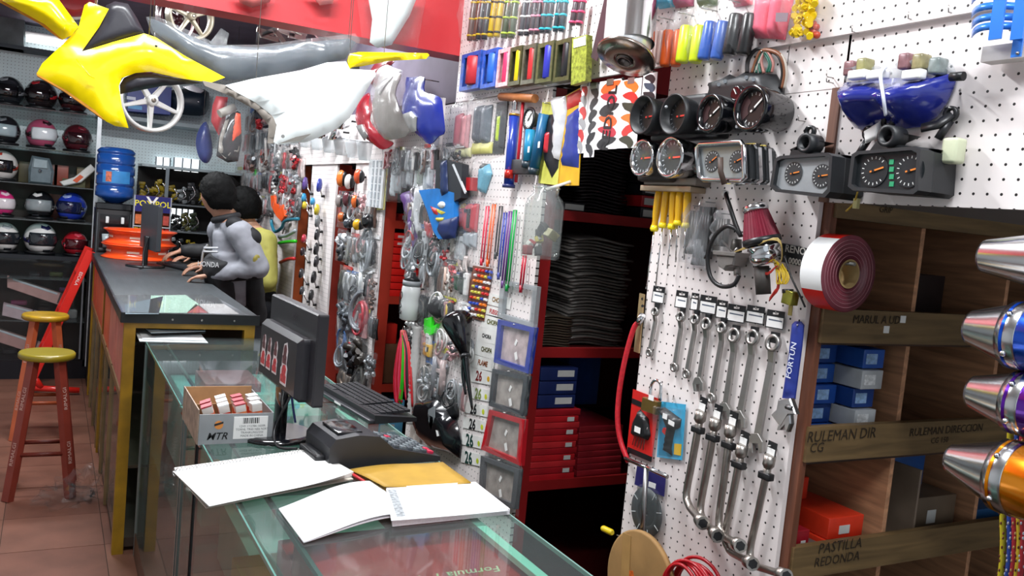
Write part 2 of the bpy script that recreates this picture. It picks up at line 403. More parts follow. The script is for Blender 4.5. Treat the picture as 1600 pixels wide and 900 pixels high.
# ================================================================== wooden shelving (near) behind the tool panel
def tagk(o, label, cat): tag(o, label, cat); return o
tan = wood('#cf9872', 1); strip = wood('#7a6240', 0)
sh = bpy.data.objects.new('wooden_shelving', None); COL.objects.link(sh); sh.location = (1.43, 1.28, 0)
tag(sh, 'pigeonhole wooden shelving with hand-lettered front strips beside the tool panel', 'shelving')
def wpart(name, a, b, mat, parent=sh):
    o = obj(name, MB().span(Vector(a)-Vector((1.43, 1.28, 0)), Vector(b)-Vector((1.43, 1.28, 0))), mat, parent); return o
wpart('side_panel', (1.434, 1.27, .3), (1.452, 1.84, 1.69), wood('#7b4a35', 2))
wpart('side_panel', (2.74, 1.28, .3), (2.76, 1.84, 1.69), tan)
wpart('back_panel', (1.452, 1.835, .3), (2.74, 1.845, 1.69), wood('#33231b', 0))  # wood darkened to put the shade inside the cells into its colour
for z in (1.69, 1.405, 1.14, .885, .62): wpart('shelf_board', (1.452, 1.285, z-.018), (2.74, 1.835, z), wood('#4a3226', 0))  # boards darkened likewise for the cell shade
for (z0, z1, zz) in ((1.66, 1.695, 0), (1.395, 1.468, 0), (1.135, 1.212, 0), (.872, .945, 0), (.61, .68, 0)):
    wpart('front_strip', (1.44, 1.262, z0), (2.74, 1.281, z1), strip)
for (z0, z1) in ((.885, 1.122), (1.14, 1.387), (1.405, 1.672), (.62, .867)):
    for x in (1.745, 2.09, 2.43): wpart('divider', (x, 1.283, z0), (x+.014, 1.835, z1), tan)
ink = M('#2c2013', .8)
def marker(txt, px, py, size, bold=0.0):
    p = on_y(px, py, 1.261)-Vector((1.43, 1.28, 0))
    o = obj('lettering', MB().text(txt, size, p, (1, 0, .012), (0, 0, 1), .0006, 'CENTER', .1, bold), ink, sh)
marker('RULEMAN DIR', 1316, 680, .034); marker('CG', 1276, 700, .03); marker('RULEMAN DIRECCION', 1480, 672, .027); marker('CG 150', 1468, 688, .02)
marker('PASTILLA', 1313, 853, .034); marker('REDONDA', 1308, 874, .03); marker('MARUL A UD', 1370, 500, .026); marker('GRIP', 1384, 328, .02)
for px, py in ((1411, 499), (1385, 515)):
    p = on_y(px, py, 1.2615)-Vector((1.43, 1.28, 0)); obj('price_tag', MB().box(p, (.018, .001, .016)), WHITE(), sh)
# ================================================================== red shelving bays (facing the camera)
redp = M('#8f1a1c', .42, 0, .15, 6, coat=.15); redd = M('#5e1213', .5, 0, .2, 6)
def red_unit(label, y0, y1, zs, x1, mat, ztop, edge=.03, post=.04):
    e = bpy.data.objects.new('red_shelving', None); COL.objects.link(e); e.location = (1.43, y0, 0); tag(e, label, 'shelving')
    O = Vector((1.43, y0, 0))
    def p(n, a, b, m): return obj(n, MB().span(Vector(a)-O, Vector(b)-O), m, e)
    p('post', (1.434, y0, .05), (1.434+post, y0+.05, ztop), mat)
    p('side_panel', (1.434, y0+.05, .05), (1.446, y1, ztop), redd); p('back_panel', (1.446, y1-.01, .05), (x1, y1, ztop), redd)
    p('post', (x1-.03, y0, .05), (x1, y1-.01, ztop), mat)
    for z in zs:
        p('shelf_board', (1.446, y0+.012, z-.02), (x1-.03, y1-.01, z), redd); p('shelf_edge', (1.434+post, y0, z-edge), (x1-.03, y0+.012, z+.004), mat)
    return e
red_unit('dark red shelving bay stacked with seat covers and boxes behind the tool panel', 2.452, 3.45, (.70, 1.165, 1.632, 2.0, .3), 2.9, redp, 2.03)
red2 = M('#a5301f', .45, 0, .15, 6)
red_unit('orange-red shelving bay holding a red drawer cabinet', 3.985, 4.45, (.70, 1.145, 1.52, .35), 2.6, red2, 1.80, .035, .055)
red_unit('orange-red shelving bay of small labelled cartons behind the bagged parts', 4.80, 5.33, (.62, 1.02, 1.36), 2.6, M('#8a2a1e', .5, 0, .15, 6), 1.80, .03, .07)
red_unit('orange-brown shelving bay beside the yellow shirt', 5.64, 6.6, (.55, .98, 1.30), 2.6, M('#b5562c', .5, 0, .15, 6), 1.80, .03, .06)
# ================================================================== black-topped counter
CX0, CX1, CZ = .365, .912, .95
def group_root(name, label, cat, loc, group=None):
    e = bpy.data.objects.new(name, None); COL.objects.link(e); e.location = loc; e.empty_display_size = .1; tag(e, label, cat, group); return e
def gp(root, name, mb, mat, parent=None, label=None):
    """part given in world coordinates under an unrotated root"""
    o = obj(name, mb.move(Matrix.Translation(-root.location)), mat, parent if parent is not None else root)
    if label: o['label'] = label
    return o
yel = M('#9c7412', .45, 0, .25, 12); org = M('#d0552f', .4, 0, .12, 6); brs = M('#8d7652', .4, .3, .2, 10)
bc = group_root('sales_counter', 'long dark-topped counter with yellow frame and orange panels where staff stand', 'counter', (.30, 3.86, 0))
gp(bc, 'counter_top', MB().span((.28, 3.86, 1.015), (.835, 6.95, 1.05), .006), wood('#3a3f42', 1, .75, 12))
gp(bc, 'edge_trim', MB().span((.276, 3.852, 1.008), (.84, 3.862, 1.052)), BLK()); gp(bc, 'edge_trim', MB().span((.274, 3.862, 1.008), (.281, 6.95, 1.053)), BLK())
for px in (270, 316, 367):
    p = on_y(px, 494, 3.852); gp(bc, 'rivet', MB().ball((p.x, 3.851, 1.026), (.005, .003, .005), 8, 5), STEEL())
for y in (3.87, 5.4, 6.88):
    gp(bc, 'post', MB().span((.29, y, 0), (.335, y+.045, 1.008)), yel)
for x in (.78,): gp(bc, 'post', MB().span((x, 3.87, 0), (x+.045, 3.915, 1.008)), yel)
gp(bc, 'rail', MB().span((.335, 3.87, .984), (.78, 3.90, 1.008)), yel)
gp(bc, 'rail', MB().span((.292, 3.915, .97), (.32, 6.88, 1.008)), org)
for i in range(6):
    y = 3.93+i*.49; gp(bc, 'front_panel', MB().span((.296, y, .70), (.306, y+.47, .965)), [M('#d4603c', .4, 0, .15, 5), M('#c8766a', .45, 0, .2, 7)][i < 2])
gp(bc, 'rail', MB().span((.29, 3.915, .665), (.32, 6.88, .70)), brs)
for i in range(5):
    y = 4.5+i*.5; gp(bc, 'mullion', MB().span((.288, y, 0), (.318, y+.03, .70)), brs)
gp(bc, 'glass_panel', MB().span((.298, 3.915, .05), (.304, 6.88, .665)), GLASS())
gp(bc, 'rear_panel', MB().span((.80, 3.92, 0), (.815, 6.9, 1.0)), M('#4a3a30', .7)); gp(bc, 'base_board', MB().span((.30, 3.9, .02), (.81, 6.9, .06)), M('#46352b', .7))
gp(bc, 'inner_shelf', MB().span((.31, 3.93, .36), (.80, 6.88, .372)), M('#5b4a3c', .6))
# papers under a loose pane on the counter end
for pts, c, n, lb in (([(195, 476), (255, 463), (248, 491), (196, 491)], '#566a74', 'paper_sheet', 'slate blue printed sheet lying flat on the dark counter top'),
                  ([(236, 462), (290, 461), (312, 476), (292, 489), (232, 489)], '#a9cdb9', 'paper_sheet', 'mint green sheet lying flat on the dark counter top'),
                  ([(306, 475), (325, 489), (292, 489)], '#a83b3c', 'paper_sheet', 'small red sheet lying flat on the dark counter top'),
                  ([(309, 475), (350, 475), (374, 491), (327, 490)], '#b8b6b4', 'paper_sheet', 'pale grey form lying flat at the counter corner'),
                  ([(318, 466), (338, 465), (346, 473), (322, 473)], '#24262b', 'paper_sheet', 'black leaflet lying flat on the dark counter top')):
    it = Item(n, lb, 'paper', 'T', pts[0], 1.0503); it.poly('sheet', M(c, .5, 0, .25, 60), pts, .0, .0008); it.done()
it = Item('loose_glass_pane', 'loose clear pane over the papers on the dark counter', 'glass pane', 'T', (192, 489), 1.0515)
it.poly('pane', CLEAR(), [(176, 462), (330, 461), (388, 493), (190, 489)], 0, .003); it.done()
# ================================================================== two glass counters
def glass_counter(label, y0, y1, seam=None):
    r = group_root('glass_counter', label, 'counter', (CX0, y0, 0))
    gp(r, 'top_pane', MB().span((CX0, y0, CZ-.008), (CX1, y1, CZ)), GLASS())
    gp(r, 'top_edge', MB().span((CX0-.002, y0, CZ-.0085), (CX0+.0015, y1, CZ+.0005)), M('#5f8f86', .15, 0, .1)); gp(r, 'top_edge', MB().span((CX1-.0015, y0, CZ-.0085), (CX1+.002, y1, CZ+.0005)), M('#7fa39a', .15, 0, .1))
    ys = [y0+.006]+([seam] if seam else [])+[y1-.006]
    for a, b in zip(ys[:-1], ys[1:]): gp(r, 'front_pane', MB().span((CX0+.012, a+.004, .10), (CX0+.018, b-.004, CZ-.009)), GLASS())
    for y in ys[1:-1]: gp(r, 'seam_strip', MB().span((CX0+.008, y-.006, .1), (CX0+.022, y+.006, CZ-.009)), BLK())
    for y in (y0+.004, y1-.016):
        for x in (CX0+.008, CX1-.02): gp(r, 'corner_post', MB().span((x, y, 0), (x+.012, y+.012, CZ-.009)), M('#9aa3a3', .3, .8))
        gp(r, 'end_pane', MB().span((CX0+.02, y+.003, .1), (CX1-.02, y+.008, CZ-.009)), GLASS())
    gp(r, 'base', MB().span((CX0+.01, y0+.004, 0), (CX1-.008, y1-.004, .10)), wood('#5c3d2b', 1))
    for z in (.52,): gp(r, 'glass_shelf', MB().span((CX0+.03, y0+.02, z), (CX1-.03, y1-.02, z+.006)), GLASS())
    gp(r, 'inner_strip', MB().span((CX0+.075, y0+.01, CZ-.02), (CX0+.083, y1-.01, CZ-.009)), M('#2f4543', .3)); return r
g1 = glass_counter('glass display counter between the dark counter and the open parts carton', 2.65, 3.855)
g2 = glass_counter('near glass display counter under the open notepads', .55, 2.63, 2.39)
gp(g2, 'sliding_track', MB().span((CX1-.09, .6, CZ-.022), (CX1-.068, 2.6, CZ-.010)), M('#bfe3d8', .3, 0, .03))
gp(g2, 'rear_rail', MB().span((CX1-.025, .56, .10), (CX1-.01, 2.62, .16)), M('#39403e', .5))
for a, b in (((290, 642), (298, 655)), ((302, 664), (313, 692))):
    pa = on_z(*a, CZ); pb = on_z(*b, CZ); gp(g2, 'edge_clip', MB().tube([(CX0-.003, pa.y, CZ-.006), (CX0-.003, pb.y, CZ-.006)], .007, 8), CHROME())
# goods inside the near counter
def carton(label, a, b, col, name='carton', cat='box', lid=None, group=None):
    r = group_root(name, label, cat, ((a[0]+b[0])/2, (a[1]+b[1])/2, a[2]), group)
    gp(r, 'body', MB().span(a, b, .002), M(col, .4, 0, .15, 14))
    if lid: gp(r, 'label', MB().span((a[0]+.1*(b[0]-a[0]), a[1]-.001, a[2]+.25*(b[2]-a[2])), (a[0]+.5*(b[0]-a[0]), a[1]+.001, a[2]+.75*(b[2]-a[2]))), M(lid, .5))
    return r
def formula(label, x0, x1, y0, y1, z1):
    r = group_root('printed_carton', label, 'box', ((x0+x1)/2, (y0+y1)/2, .526))
    gp(r, 'body', MB().span((x0, y0, .526), (x1, y1, z1), .002), M('#c42524', .35, 0, .1, 10))
    for dx, s_ in ((.27, .034), (.68, .034)):
        c = (x0+(x1-x0)*dx, y0+(y1-y0)*.55, z1)
        gp(r, 'lettering', MB().text('Formula 1', s_, c, (-1, 0, 0), (0, -1, 0), .0008, 'CENTER', .25, .01), M('#d9c89a', .5))
    return r
formula('red printed carton under the near counter glass, the one closest to the camera', .46, .86, 1.10, 1.66, .915)
formula('red printed carton under the near counter glass, beneath the receipt book', .46, .84, 1.665, 1.785, .86)
for i, (y, c, h) in enumerate(((1.62, '#c43a34', .30), (1.72, '#d8d4cf', .26), (1.83, '#b5322e', .34), (1.95, '#8a5a3a', .36), (2.08, '#7a4e33', .38), (2.22, '#6e4630', .40))):
    carton(['red box standing behind the front pane of the near counter', 'white box beside the red one behind the counter front pane', 'tall red box behind the counter front pane',
            'brown carton behind the front pane next to the tall red box', 'brown carton in the middle of the counter front pane', 'brown carton by the black seam of the counter front'][i], (.405, y-.045, .101), (.62, y+.045, .101+h), c)
carton('red box on the glass shelf near the counter corner', (.395, 1.50, .527), (.45, 1.58, .70), '#c43a34'); carton('white box on the glass shelf beside the small red one', (.395, 1.40, .527), (.45, 1.485, .66), '#e4e2df')
carton('yellow box on the glass shelf below the notepad', (.41, 1.79, .527), (.60, 2.0, .74), '#a88a2c'); carton('grey-green flat carton under the printing calculator', (.47, 2.05, .527), (.86, 2.5, .70), '#7f9186')
carton('teal carton inside the far glass counter, paled to imitate reflections', (.46, 2.75, .527), (.84, 3.1, .88), '#a3cccd'); carton('mid teal carton at the back of the far glass counter, paled for reflections', (.46, 3.15, .527), (.84, 3.7, .82), '#8fbcbf')  # pale teal imitates the bright wall reflected in the counter glass
carton('pink carton on top of the mid teal one', (.52, 3.2, .821), (.72, 3.45, .89), '#c05a6a')
for i in range(5):
    p = Vector((.55+.05*i, 2.78+.03*i, .881)); it = Item('blister_pack', 'clear blister pack number %s in the row inside the far glass counter' % ('one', 'two', 'three', 'four', 'five')[i], 'blister pack', 'B', origin=p)
    it.add('bubble', pillow(MB(), 0, .05, .04, .05, .02, 0, i), PLASTIC()); it.add('card', MB().box((0, .025, -.002), (.042, .05, .001)), M('#dfe8e6', .5)); it.done()
# ================================================================== things on the counters
it = Item('catalogue', 'grey catalogue lying on loose sheets at the end of the glass counter', 'book', 'T', (215, 530), CZ)
for k, (pts, z) in enumerate((([(206, 505), (218, 534), (325, 536), (318, 528), (230, 505)], .0), ([(209, 504), (222, 530), (322, 533), (312, 520)], .003))): it.poly('loose_sheet', M('#dfe4e4', .6), pts, z, .002)
bk = [(212, 502), (298, 502), (320, 519), (237, 522)]
it.poly('pages', M('#cfcac2', .7, 0, .2, 200), bk, .006, .018); it.poly('cover', M('#79868c', .3, 0, .1, 8, coat=.3), [(211, 501), (299, 501), (321, 518), (236, 521)], .024, .003); it.poly('back_cover', BLK(), [(212, 503), (299, 503), (321, 521), (238, 524)], .0055, .003)
it.done()
# MTR carton with spark-plug boxes
y0, x0, x1 = 2.225, .352, .535; y1 = 2.50; H = .078
r = group_root('parts_carton', 'open grey MTR carton full of small orange boxes on the glass counter', 'carton', ((x0+x1)/2, (y0+y1)/2, CZ))
gm = M('#8f9396', .45, 0, .06, 30); cb = M('#a9825a', .7, 0, .1, 30)
gp(r, 'front_flap', MB().span((x0, y0-.003, CZ), (x1, y0, CZ+H)), gm); gp(r, 'side_wall', MB().span((x0-.003, y0, CZ), (x0, y1, CZ+H+.012)), M('#9a8674', .5, 0, .35, 40))
gp(r, 'side_wall', MB().span((x1, y0, CZ), (x1+.003, y1, CZ+H)), gm); gp(r, 'back_wall', MB().span((x0, y1, CZ), (x1, y1+.003, CZ+H+.01)), cb); gp(r, 'bottom', MB().span((x0, y0, CZ+.0005), (x1, y1, CZ+.003)), cb)
gp(r, 'divider', MB().span((x0+.002, y0+.11, CZ+.003), (x0+.10, y0+.113, CZ+H)), cb)
gp(r, 'bar_label', MB().span((x0+.085, y0-.0045, CZ+.012), (x1-.012, y0-.003, CZ+H-.008)), WHITE())
bl = MB(); random.seed(3); xx = x0+.108
while xx < x1-.035: w_ = random.choice((.0012, .002, .003)); bl.span((xx, y0-.005, CZ+.052), (xx+w_, y0-.0044, CZ+.067)); xx += w_+.002
gp(r, 'bar_code', bl, BLK())
for k, t in enumerate(('12V0 1/12786-1600R', 'TORNL TR65 NE6 N2RT', 'TRANKLING/250', 'MADE IN CHINA')):
    gp(r, 'lettering', MB().text(t, .0078, (x0+.132, y0-.0046, CZ+.045-k*.0085), (1, 0, 0), (0, 0, 1), .0004), M('#55585a', .6))
gp(r, 'lettering', MB().text('MTR', .026, (x0+.045, y0-.0034, CZ+.020), (1, 0, 0), (0, 0, 1), .0004, 'CENTER', .3, .012), BLK())
gp(r, 'emblem', MB().lathe([(0, .011), (.0006, .011)], (x0+.048, y0-.0032, CZ+.050), (0, -1, 0), 20), M('#d98a3e', .5)); gp(r, 'emblem', MB().prism([(-.011, -.003), (.011, .004), (.011, .009), (-.011, .003)], 0, .0006).move(Matrix.Translation((x0+.048, y0-.0038, CZ+.05)) @ FR['B'].to_4x4()), BLK())
n = 0
for row in range(3):
    for k in range(4):
        if row == 2 and k < 1: continue
        p = Vector((x0+.052+k*.034+row*.004, y0+.035+row*.045, CZ+.006)); tilt = Matrix.Rotation(-.35+.08*k, 3, 'Y') @ Matrix.Rotation(.1*(k-1.5), 3, 'Z')
        it = Item('small_box', '%s small orange and white box in the %s row of the MTR carton' % (('leftmost', 'second', 'third', 'rightmost')[k], ('front', 'middle', 'rear')[row]), 'box', 'T', origin=p, group='small boxes in the MTR carton')
        it.R = tilt
        it.add('body', MB().box((0, 0, .045), (.026, .026, .09)), M('#ded8d2', .4, 0, .03)); it.add('printed_band', MB().box((0, 0, .046), (.0265, .0265, .05)), M(('#d9683c', '#c9402f', '#e07f4a')[(k+row) % 3], .4, 0, .35, 120))
        it.add('lid', MB().box((0, 0, .091), (.027, .027, .004)), WHITE() if k % 2 else M('#a52c3a', .4)); it.done()
# computer monitor seen from behind
A = on_z(430, 459, 1.312); B = on_z(504, 492, 1.312); ax = Vector((B.x-A.x, B.y-A.y, 0)); W_ = ax.length; ax.normalize(); nb = Vector((ax.y, -ax.x, 0))
if nb.x > 0: nb = -nb      # back faces the customer side
it = Item('computer_monitor', 'black computer monitor seen from behind with racing stickers on its back', 'monitor', 'T', origin=((A.x+B.x)/2, (A.y+B.y)/2, CZ))
it.R = Matrix((ax, Vector((0, 0, 1)), nb)).transposed(); h0, h1 = .125, .362
blk = M('#1d1b20', .35, 0, .1, 30)
it.add('screen_housing', MB().prism(rrect(0, (h0+h1)/2, W_, h1-h0, .006), -.018, .010, .004), blk)
it.add('screen', MB().box((0, (h0+h1)/2, -.019), (W_-.03, h1-h0-.03, .002)), BLKG())
it.add('rear_housing', MB().prism(rrect(-.015, h0+.085, W_*.86, .165, .012), .010, .040, .014), blk)
it.add('neck', MB().span((-.03, .01, .012), (.03, .2, .034), .006), BLKG()); it.add('foot', MB().lathe([(0, .105), (.008, .105), (.014, .09)], (0, .0, .03), (0, 1, 0), 28), BLKG())
it.add('lettering', MB().text('AOC', .022, (0.02, h1-.033, .0105), (1, 0, 0), (0, 1, 0), .0005, 'CENTER', 0, .01), M('#33262c', .3))
for k, (sx, z) in enumerate(((-.145, .0405), (-.09, .0405), (-.03, .0405), (.055, .0405))):
    s_ = .9 if k < 3 else 1.15; pts = [(-.022, -.05), (.024, -.05), (.026, -.01), (.018, .0), (.024, .03), (.014, .05), (-.006, .044), (-.014, .02), (-.016, -.008), (-.024, -.014)]
    st = it.add('sticker', MB().prism([(sx+a*s_, h0+.085+b*s_) for a, b in pts], z, z+.0006), M('#cfc7c8', .4))
    it.add('sticker_print', MB().prism([(sx+a*s_*.85, h0+.086+b*s_*.42+(-.024)*s_) for a, b in pts], z+.0006, z+.001), M('#b5353b', .4, 0, .5, 160), st)
    it.add('sticker_print', MB().prism([(sx+a*s_*.6+.002, h0+.11+b*s_*.45) for a, b in pts], z+.0006, z+.001), M('#5a2f33', .4, 0, .7, 180), st)
it.add('cable', MB().tube(smooth_path([(.05, .19, .0), (.06, .12, .02), (.05, .04, .05), (.11, .004, .06), (.15, .006, .02)]), .0035, 6), BLK())
it.add('cable', MB().tube(smooth_path([(.03, .2, .0), (.04, .13, .01), (.06, .05, .0)]), .003, 6), M('#1d2a6b', .5)); it.done()
# keyboard
ka, kb_ = on_z(506, 607, CZ+.01), on_z(664, 699, CZ+.01); kd = (kb_-ka); KL = .44; kd = Vector((kd.x, kd.y, 0)).normalized(); kr = Vector((-kd.y, kd.x, 0))
it = Item('keyboard', 'black computer keyboard beside the monitor', 'keyboard', 'T', origin=ka+kr*.0); it.R = Matrix((kd, kr, Vector((0, 0, 1)))).transposed(); it.o = Vector((ka.x, ka.y, CZ+.001))+kr*.055
it.add('case', MB().prism([(-.07, 0), (.07, 0), (.07, .012), (-.07, .026)], 0, KL).move(Matrix(((0, 0, 1, 0), (1, 0, 0, 0), (0, 1, 0, 0), (0, 0, 0, 1)))), M('#1b1c20', .4, 0, .1))
kc = M('#232428', .45, 0, .1)
for j in range(6):
    for k in range(21):
        if (k in (15,)) or (j == 0 and 3 < k < 9): continue
        it.add('key', MB().box((.018+k*.0193, .052-(5-j)*.0205 if True else 0, .0265-.0018*(5-j)*.5+.001*0), (.0155, .0165, .008)), kc)
it.add('palm_edge', MB().span((.0, -.088, 0), (KL, -.069, .012), .003), M('#24252a', .35)); it.add('sticker', MB().box((.2, -.0885, .007), (.05, .001, .006)), WHITE()); it.done()
# printing calculator
it = Item('printing_calculator', 'black printing calculator with paper well and red keys', 'calculator', 'T', origin=on_z(596, 726, CZ)); it.o.y += .075; it.o.z = CZ
it.sc = 1; ca = .08; it.R = Matrix.Rotation(ca, 3, 'Z')
pr = [(-.15, 0), (.155, 0), (.155, .012), (.02, .042), (-.02, .075), (-.075, .082), (-.135, .075), (-.15, .055)]
it.add('body', MB().prism(pr, -.085, .085, .004).move(Matrix(((1, 0, 0, 0), (0, 0, 1, 0), (0, 1, 0, 0), (0, 0, 0, 1)))), M('#26272b', .4, 0, .1))
it.add('paper_well', MB().span((-.12, -.055, .078), (-.055, .055, .0835), .003), BLKG()); it.add('paper_holder', MB().span((-.175, -.06, .0), (-.148, .06, .03), .006), BLK())
it.add('display_strip', MB().box((.012, 0, .0475), (.012, .13, .004), Matrix.Rotation(.55, 3, 'Y')), M('#6b7076', .3))
for i in range(6):
    for j in range(6):
        x = .035+i*.02; red = (i, j) in ((1, 4), (5, 0), (5, 1)); z = .042-(x-.02)*.222
        it.add('key', MB().box((x, -.062+j*.024, z+.003), (.014, .017, .008), Matrix.Rotation(.22, 3, 'Y'), .0015), M('#c02848', .4) if red else M('#6d757a' if (i+j) % 2 else '#4a5056', .4))
it.done()
# spiral notepad
it = Item('spiral_notepad', 'white spiral notepad open on the near glass counter', 'notepad', 'T', (300, 760), CZ)
q = [(270, 737), (487, 705), (549, 747), (327, 792)]
it.poly('back_card', M('#b9b2a6', .7), [(273, 739), (487, 708), (552, 750), (322, 795)], .001, .003); it.poly('page_block', M('#e9e7e2', .7, 0, .1, 300), [(272, 738), (486, 707), (552, 744), (326, 792)], .0045, .011)
P4 = [it.l(a, b, .016) for a, b in q]
def pg(u, v):
    a = P4[0].lerp(P4[1], u); b = P4[3].lerp(P4[2], u); p = a.lerp(b, v); c = max(0, (u-.55)/.45)*max(0, (v-.4)/.6); return (p.x, p.y, .0165+.012*c*c+.0015*math.sin(3*u))
it.add('top_page', MB().grid(pg, 14, 8, .0008), M('#f3f3f2', .6, 0, .01))
sp_ = MB()
for k in range(44):
    c = P4[0].lerp(P4[1], (k+.5)/44); sp_.torus((c.x, c.y, .014), .0085, .0011, (P4[1]-P4[0]), 12, 5)
it.add('wire_spiral', sp_, M('#c9cccd', .25, .9), kind='stuff'); it.done()
# brown envelope, receipt book
it = Item('brown_envelope', 'ochre envelope lying behind the open receipt book', 'envelope', 'T', (600, 740), CZ)
P4e = [it.l(a, b, .012) for a, b in [(545, 733), (692, 719), (736, 757), (600, 764)]]
it.add('paper', MB().grid(lambda u, v: (lambda p: (p.x, p.y, .010+.004*math.sin(5*u+2*v)+.003*v))(P4e[0].lerp(P4e[1], u).lerp(P4e[3].lerp(P4e[2], u), v)), 12, 6, .0015), M('#b08a2e', .6, 0, .1, 20))
it.add('red_edge', MB().tube([P4e[0]+Vector((-.004, .0, -.004)), P4e[0].lerp(P4e[3], .55)+Vector((-.008, 0, -.004))], .004, 6), M('#c0252c', .5)); it.add('lower_sheets', MB().prism([p[:2] for p in P4e], .001, .006), M('#d8c9a2', .6)); it.done()
it = Item('receipt_book', 'open receipt book with squared paper on the near glass counter', 'notepad', 'T', (610, 800), CZ)
R4 = [(603, 766), (742, 757), (796, 798), (611, 816)]; it.poly('page_block', M('#e6e3e6', .7, 0, .06, 300), [(603, 770), (742, 761), (796, 804), (613, 823)], .001, .013)
P5 = [it.l(a, b, .0145) for a, b in R4]
def bil(P, u, v): return P[0].lerp(P[1], u).lerp(P[3].lerp(P[2], u), v)
it.add('right_page', MB().grid(lambda u, v: (lambda p: (p.x, p.y, .0142+.003*(1-u)**2))(bil(P5, u, v)), 10, 6, .0006), M('#eff1f4', .6, 0, .01))
gl = MB()
for k in range(1, 24): a = bil(P5, .12+.86*k/24, .04); b = bil(P5, .12+.86*k/24, .97); gl.box(((a+b)/2)+Vector((0, 0, .0155+.003*(.88-.86*k/24)**2-((a+b)/2).z)), (.0005, (b-a).length, .0002), Matrix.Rotation(math.atan2((b-a).y, (b-a).x)-PI/2, 3, 'Z'))
for k in range(1, 14): a = bil(P5, .3, k/14); b = bil(P5, .98, k/14); gl.box(((a+b)/2)+Vector((0, 0, .0153-((a+b)/2).z)), ((b-a).length, .0005, .0002), Matrix.Rotation(math.atan2((b-a).y, (b-a).x), 3, 'Z'))
it.add('ruled_lines', gl, M('#b9c6d6', .6), kind='stuff')
it.add('printed_stub', MB().prism([bil(P5, u, v)[:2] for u, v in ((.02, .05), (.1, .05), (.12, .9), (.05, .9))], .0178, .0182), M('#9aa0a4', .6, 0, .5, 150))
L4 = [it.l(a, b, .01) for a, b in [(436, 789), (560, 750), (612, 768), (475, 841)]]; L4b = [it.l(a, b, .012) for a, b in [(436, 789), (585, 749), (640, 800), (475, 841)]]
it.add('left_page', MB().grid(lambda u, v: (lambda p: (p.x, p.y, .004+.022*math.sin(PI*min(1, u*.95))*(.3+.7*u)))(bil(L4b, u, v)), 14, 6, .0008), M('#f2f5f5', .6, 0, .01))
it.add('lower_leaves', MB().grid(lambda u, v: (lambda p: (p.x, p.y, .002+.014*math.sin(PI*min(1, u*.95))*(.3+.7*u)))(bil(L4b, u*.97, v)), 12, 5, .002), M('#d9d3d8', .7, 0, .05, 200)); it.done()
# second monitor and keyboard on the dark counter
it = Item('slim_monitor', 'slim black monitor standing edge-on on the dark counter', 'monitor', 'T', origin=on_z(232, 417, 1.05)); a = math.radians(97)
it.R = Matrix.Rotation(a, 3, 'Z') @ Matrix.Rotation(PI/2, 3, 'X')
it.add('screen_housing', MB().prism(rrect(0.0, .26, .46, .29, .008), -.012, .016, .004), M('#3c3f44', .35)); it.add('screen', MB().box((0, .26, .0165), (.42, .25, .002)), BLKG())
it.add('neck', MB().span((-.035, .01, -.035), (.035, .2, -.013), .006), BLK()); it.add('foot', MB().lathe([(0, .12), (.01, .118), (.015, .1)], (0, 0, -.02), (0, 1, 0), 24), BLK())
it.add('cable', MB().tube(smooth_path([(-.05, .2, -.02), (-.07, .1, -.05), (-.12, .01, -.06), (-.2, .008, -.1)]), .004, 6), BLK()); it.done()
it = Item('office_keyboard', 'dark keyboard lying in front of the two shop assistants', 'keyboard', 'T', origin=on_z(282, 418, 1.052)); it.R = Matrix.Rotation(-1.25, 3, 'Z')
it.add('case', MB().box((0, 0, .008), (.40, .15, .016), None, .004), M('#202226', .45)); ks = MB()
for j in range(5):
    for k in range(18): ks.box((-.18+k*.021, -.05+j*.025, .018), (.016, .019, .006))
it.add('key_field', ks, M('#33363b', .5), kind='stuff'); it.done()
# orange wheel rims
def rim(label, c, z, Rr):
    it = Item('wheel_rim', label, 'wheel rim', 'T', origin=(c.x, c.y, z), group='orange rims stacked on the dark counter')
    pf = [(0, Rr), (.006, Rr+.004), (.014, Rr-.012), (.03, Rr-.032), (.05, Rr-.036), (.07, Rr-.032), (.086, Rr-.012), (.094, Rr+.004), (.1, Rr)]
    it.add('barrel', MB().lathe(pf+[(.094, Rr-.02), (.05, Rr-.045), (.006, Rr-.02), (0, Rr)], n=40, cap=False), M('#f0501c', .3, 0, .06, coat=.4))
    for k in range(6): a = k*PI/3+.3; it.add('decal', MB().box(((Rr-.033)*math.cos(a), (Rr-.033)*math.sin(a), .05), (.003, .08, .014), Matrix.Rotation(a, 3, 'Z')), M('#f6d9c6', .4))
    it.add('hub', MB().lathe([(.02, .05), (.08, .05)], n=16), M('#d8461a', .3))
    sp2 = [it.add('spoke', MB().cyl((.045*math.cos(k*PI/4), .045*math.sin(k*PI/4), .05), ((Rr-.04)*math.cos(k*PI/4), (Rr-.04)*math.sin(k*PI/4), .05), .012, .008, 8), M('#d8461a', .3)) for k in range(8)]; it.done()
rc = on_z(222, 399, 1.05); rc = Vector((.556, 6.62, 0))
rim('orange motorcycle wheel rim at the bottom of the stack', rc, 1.051, .235); rim('orange motorcycle wheel rim on top of the stack', rc+Vector((.015, .01, 0)), 1.152, .24)
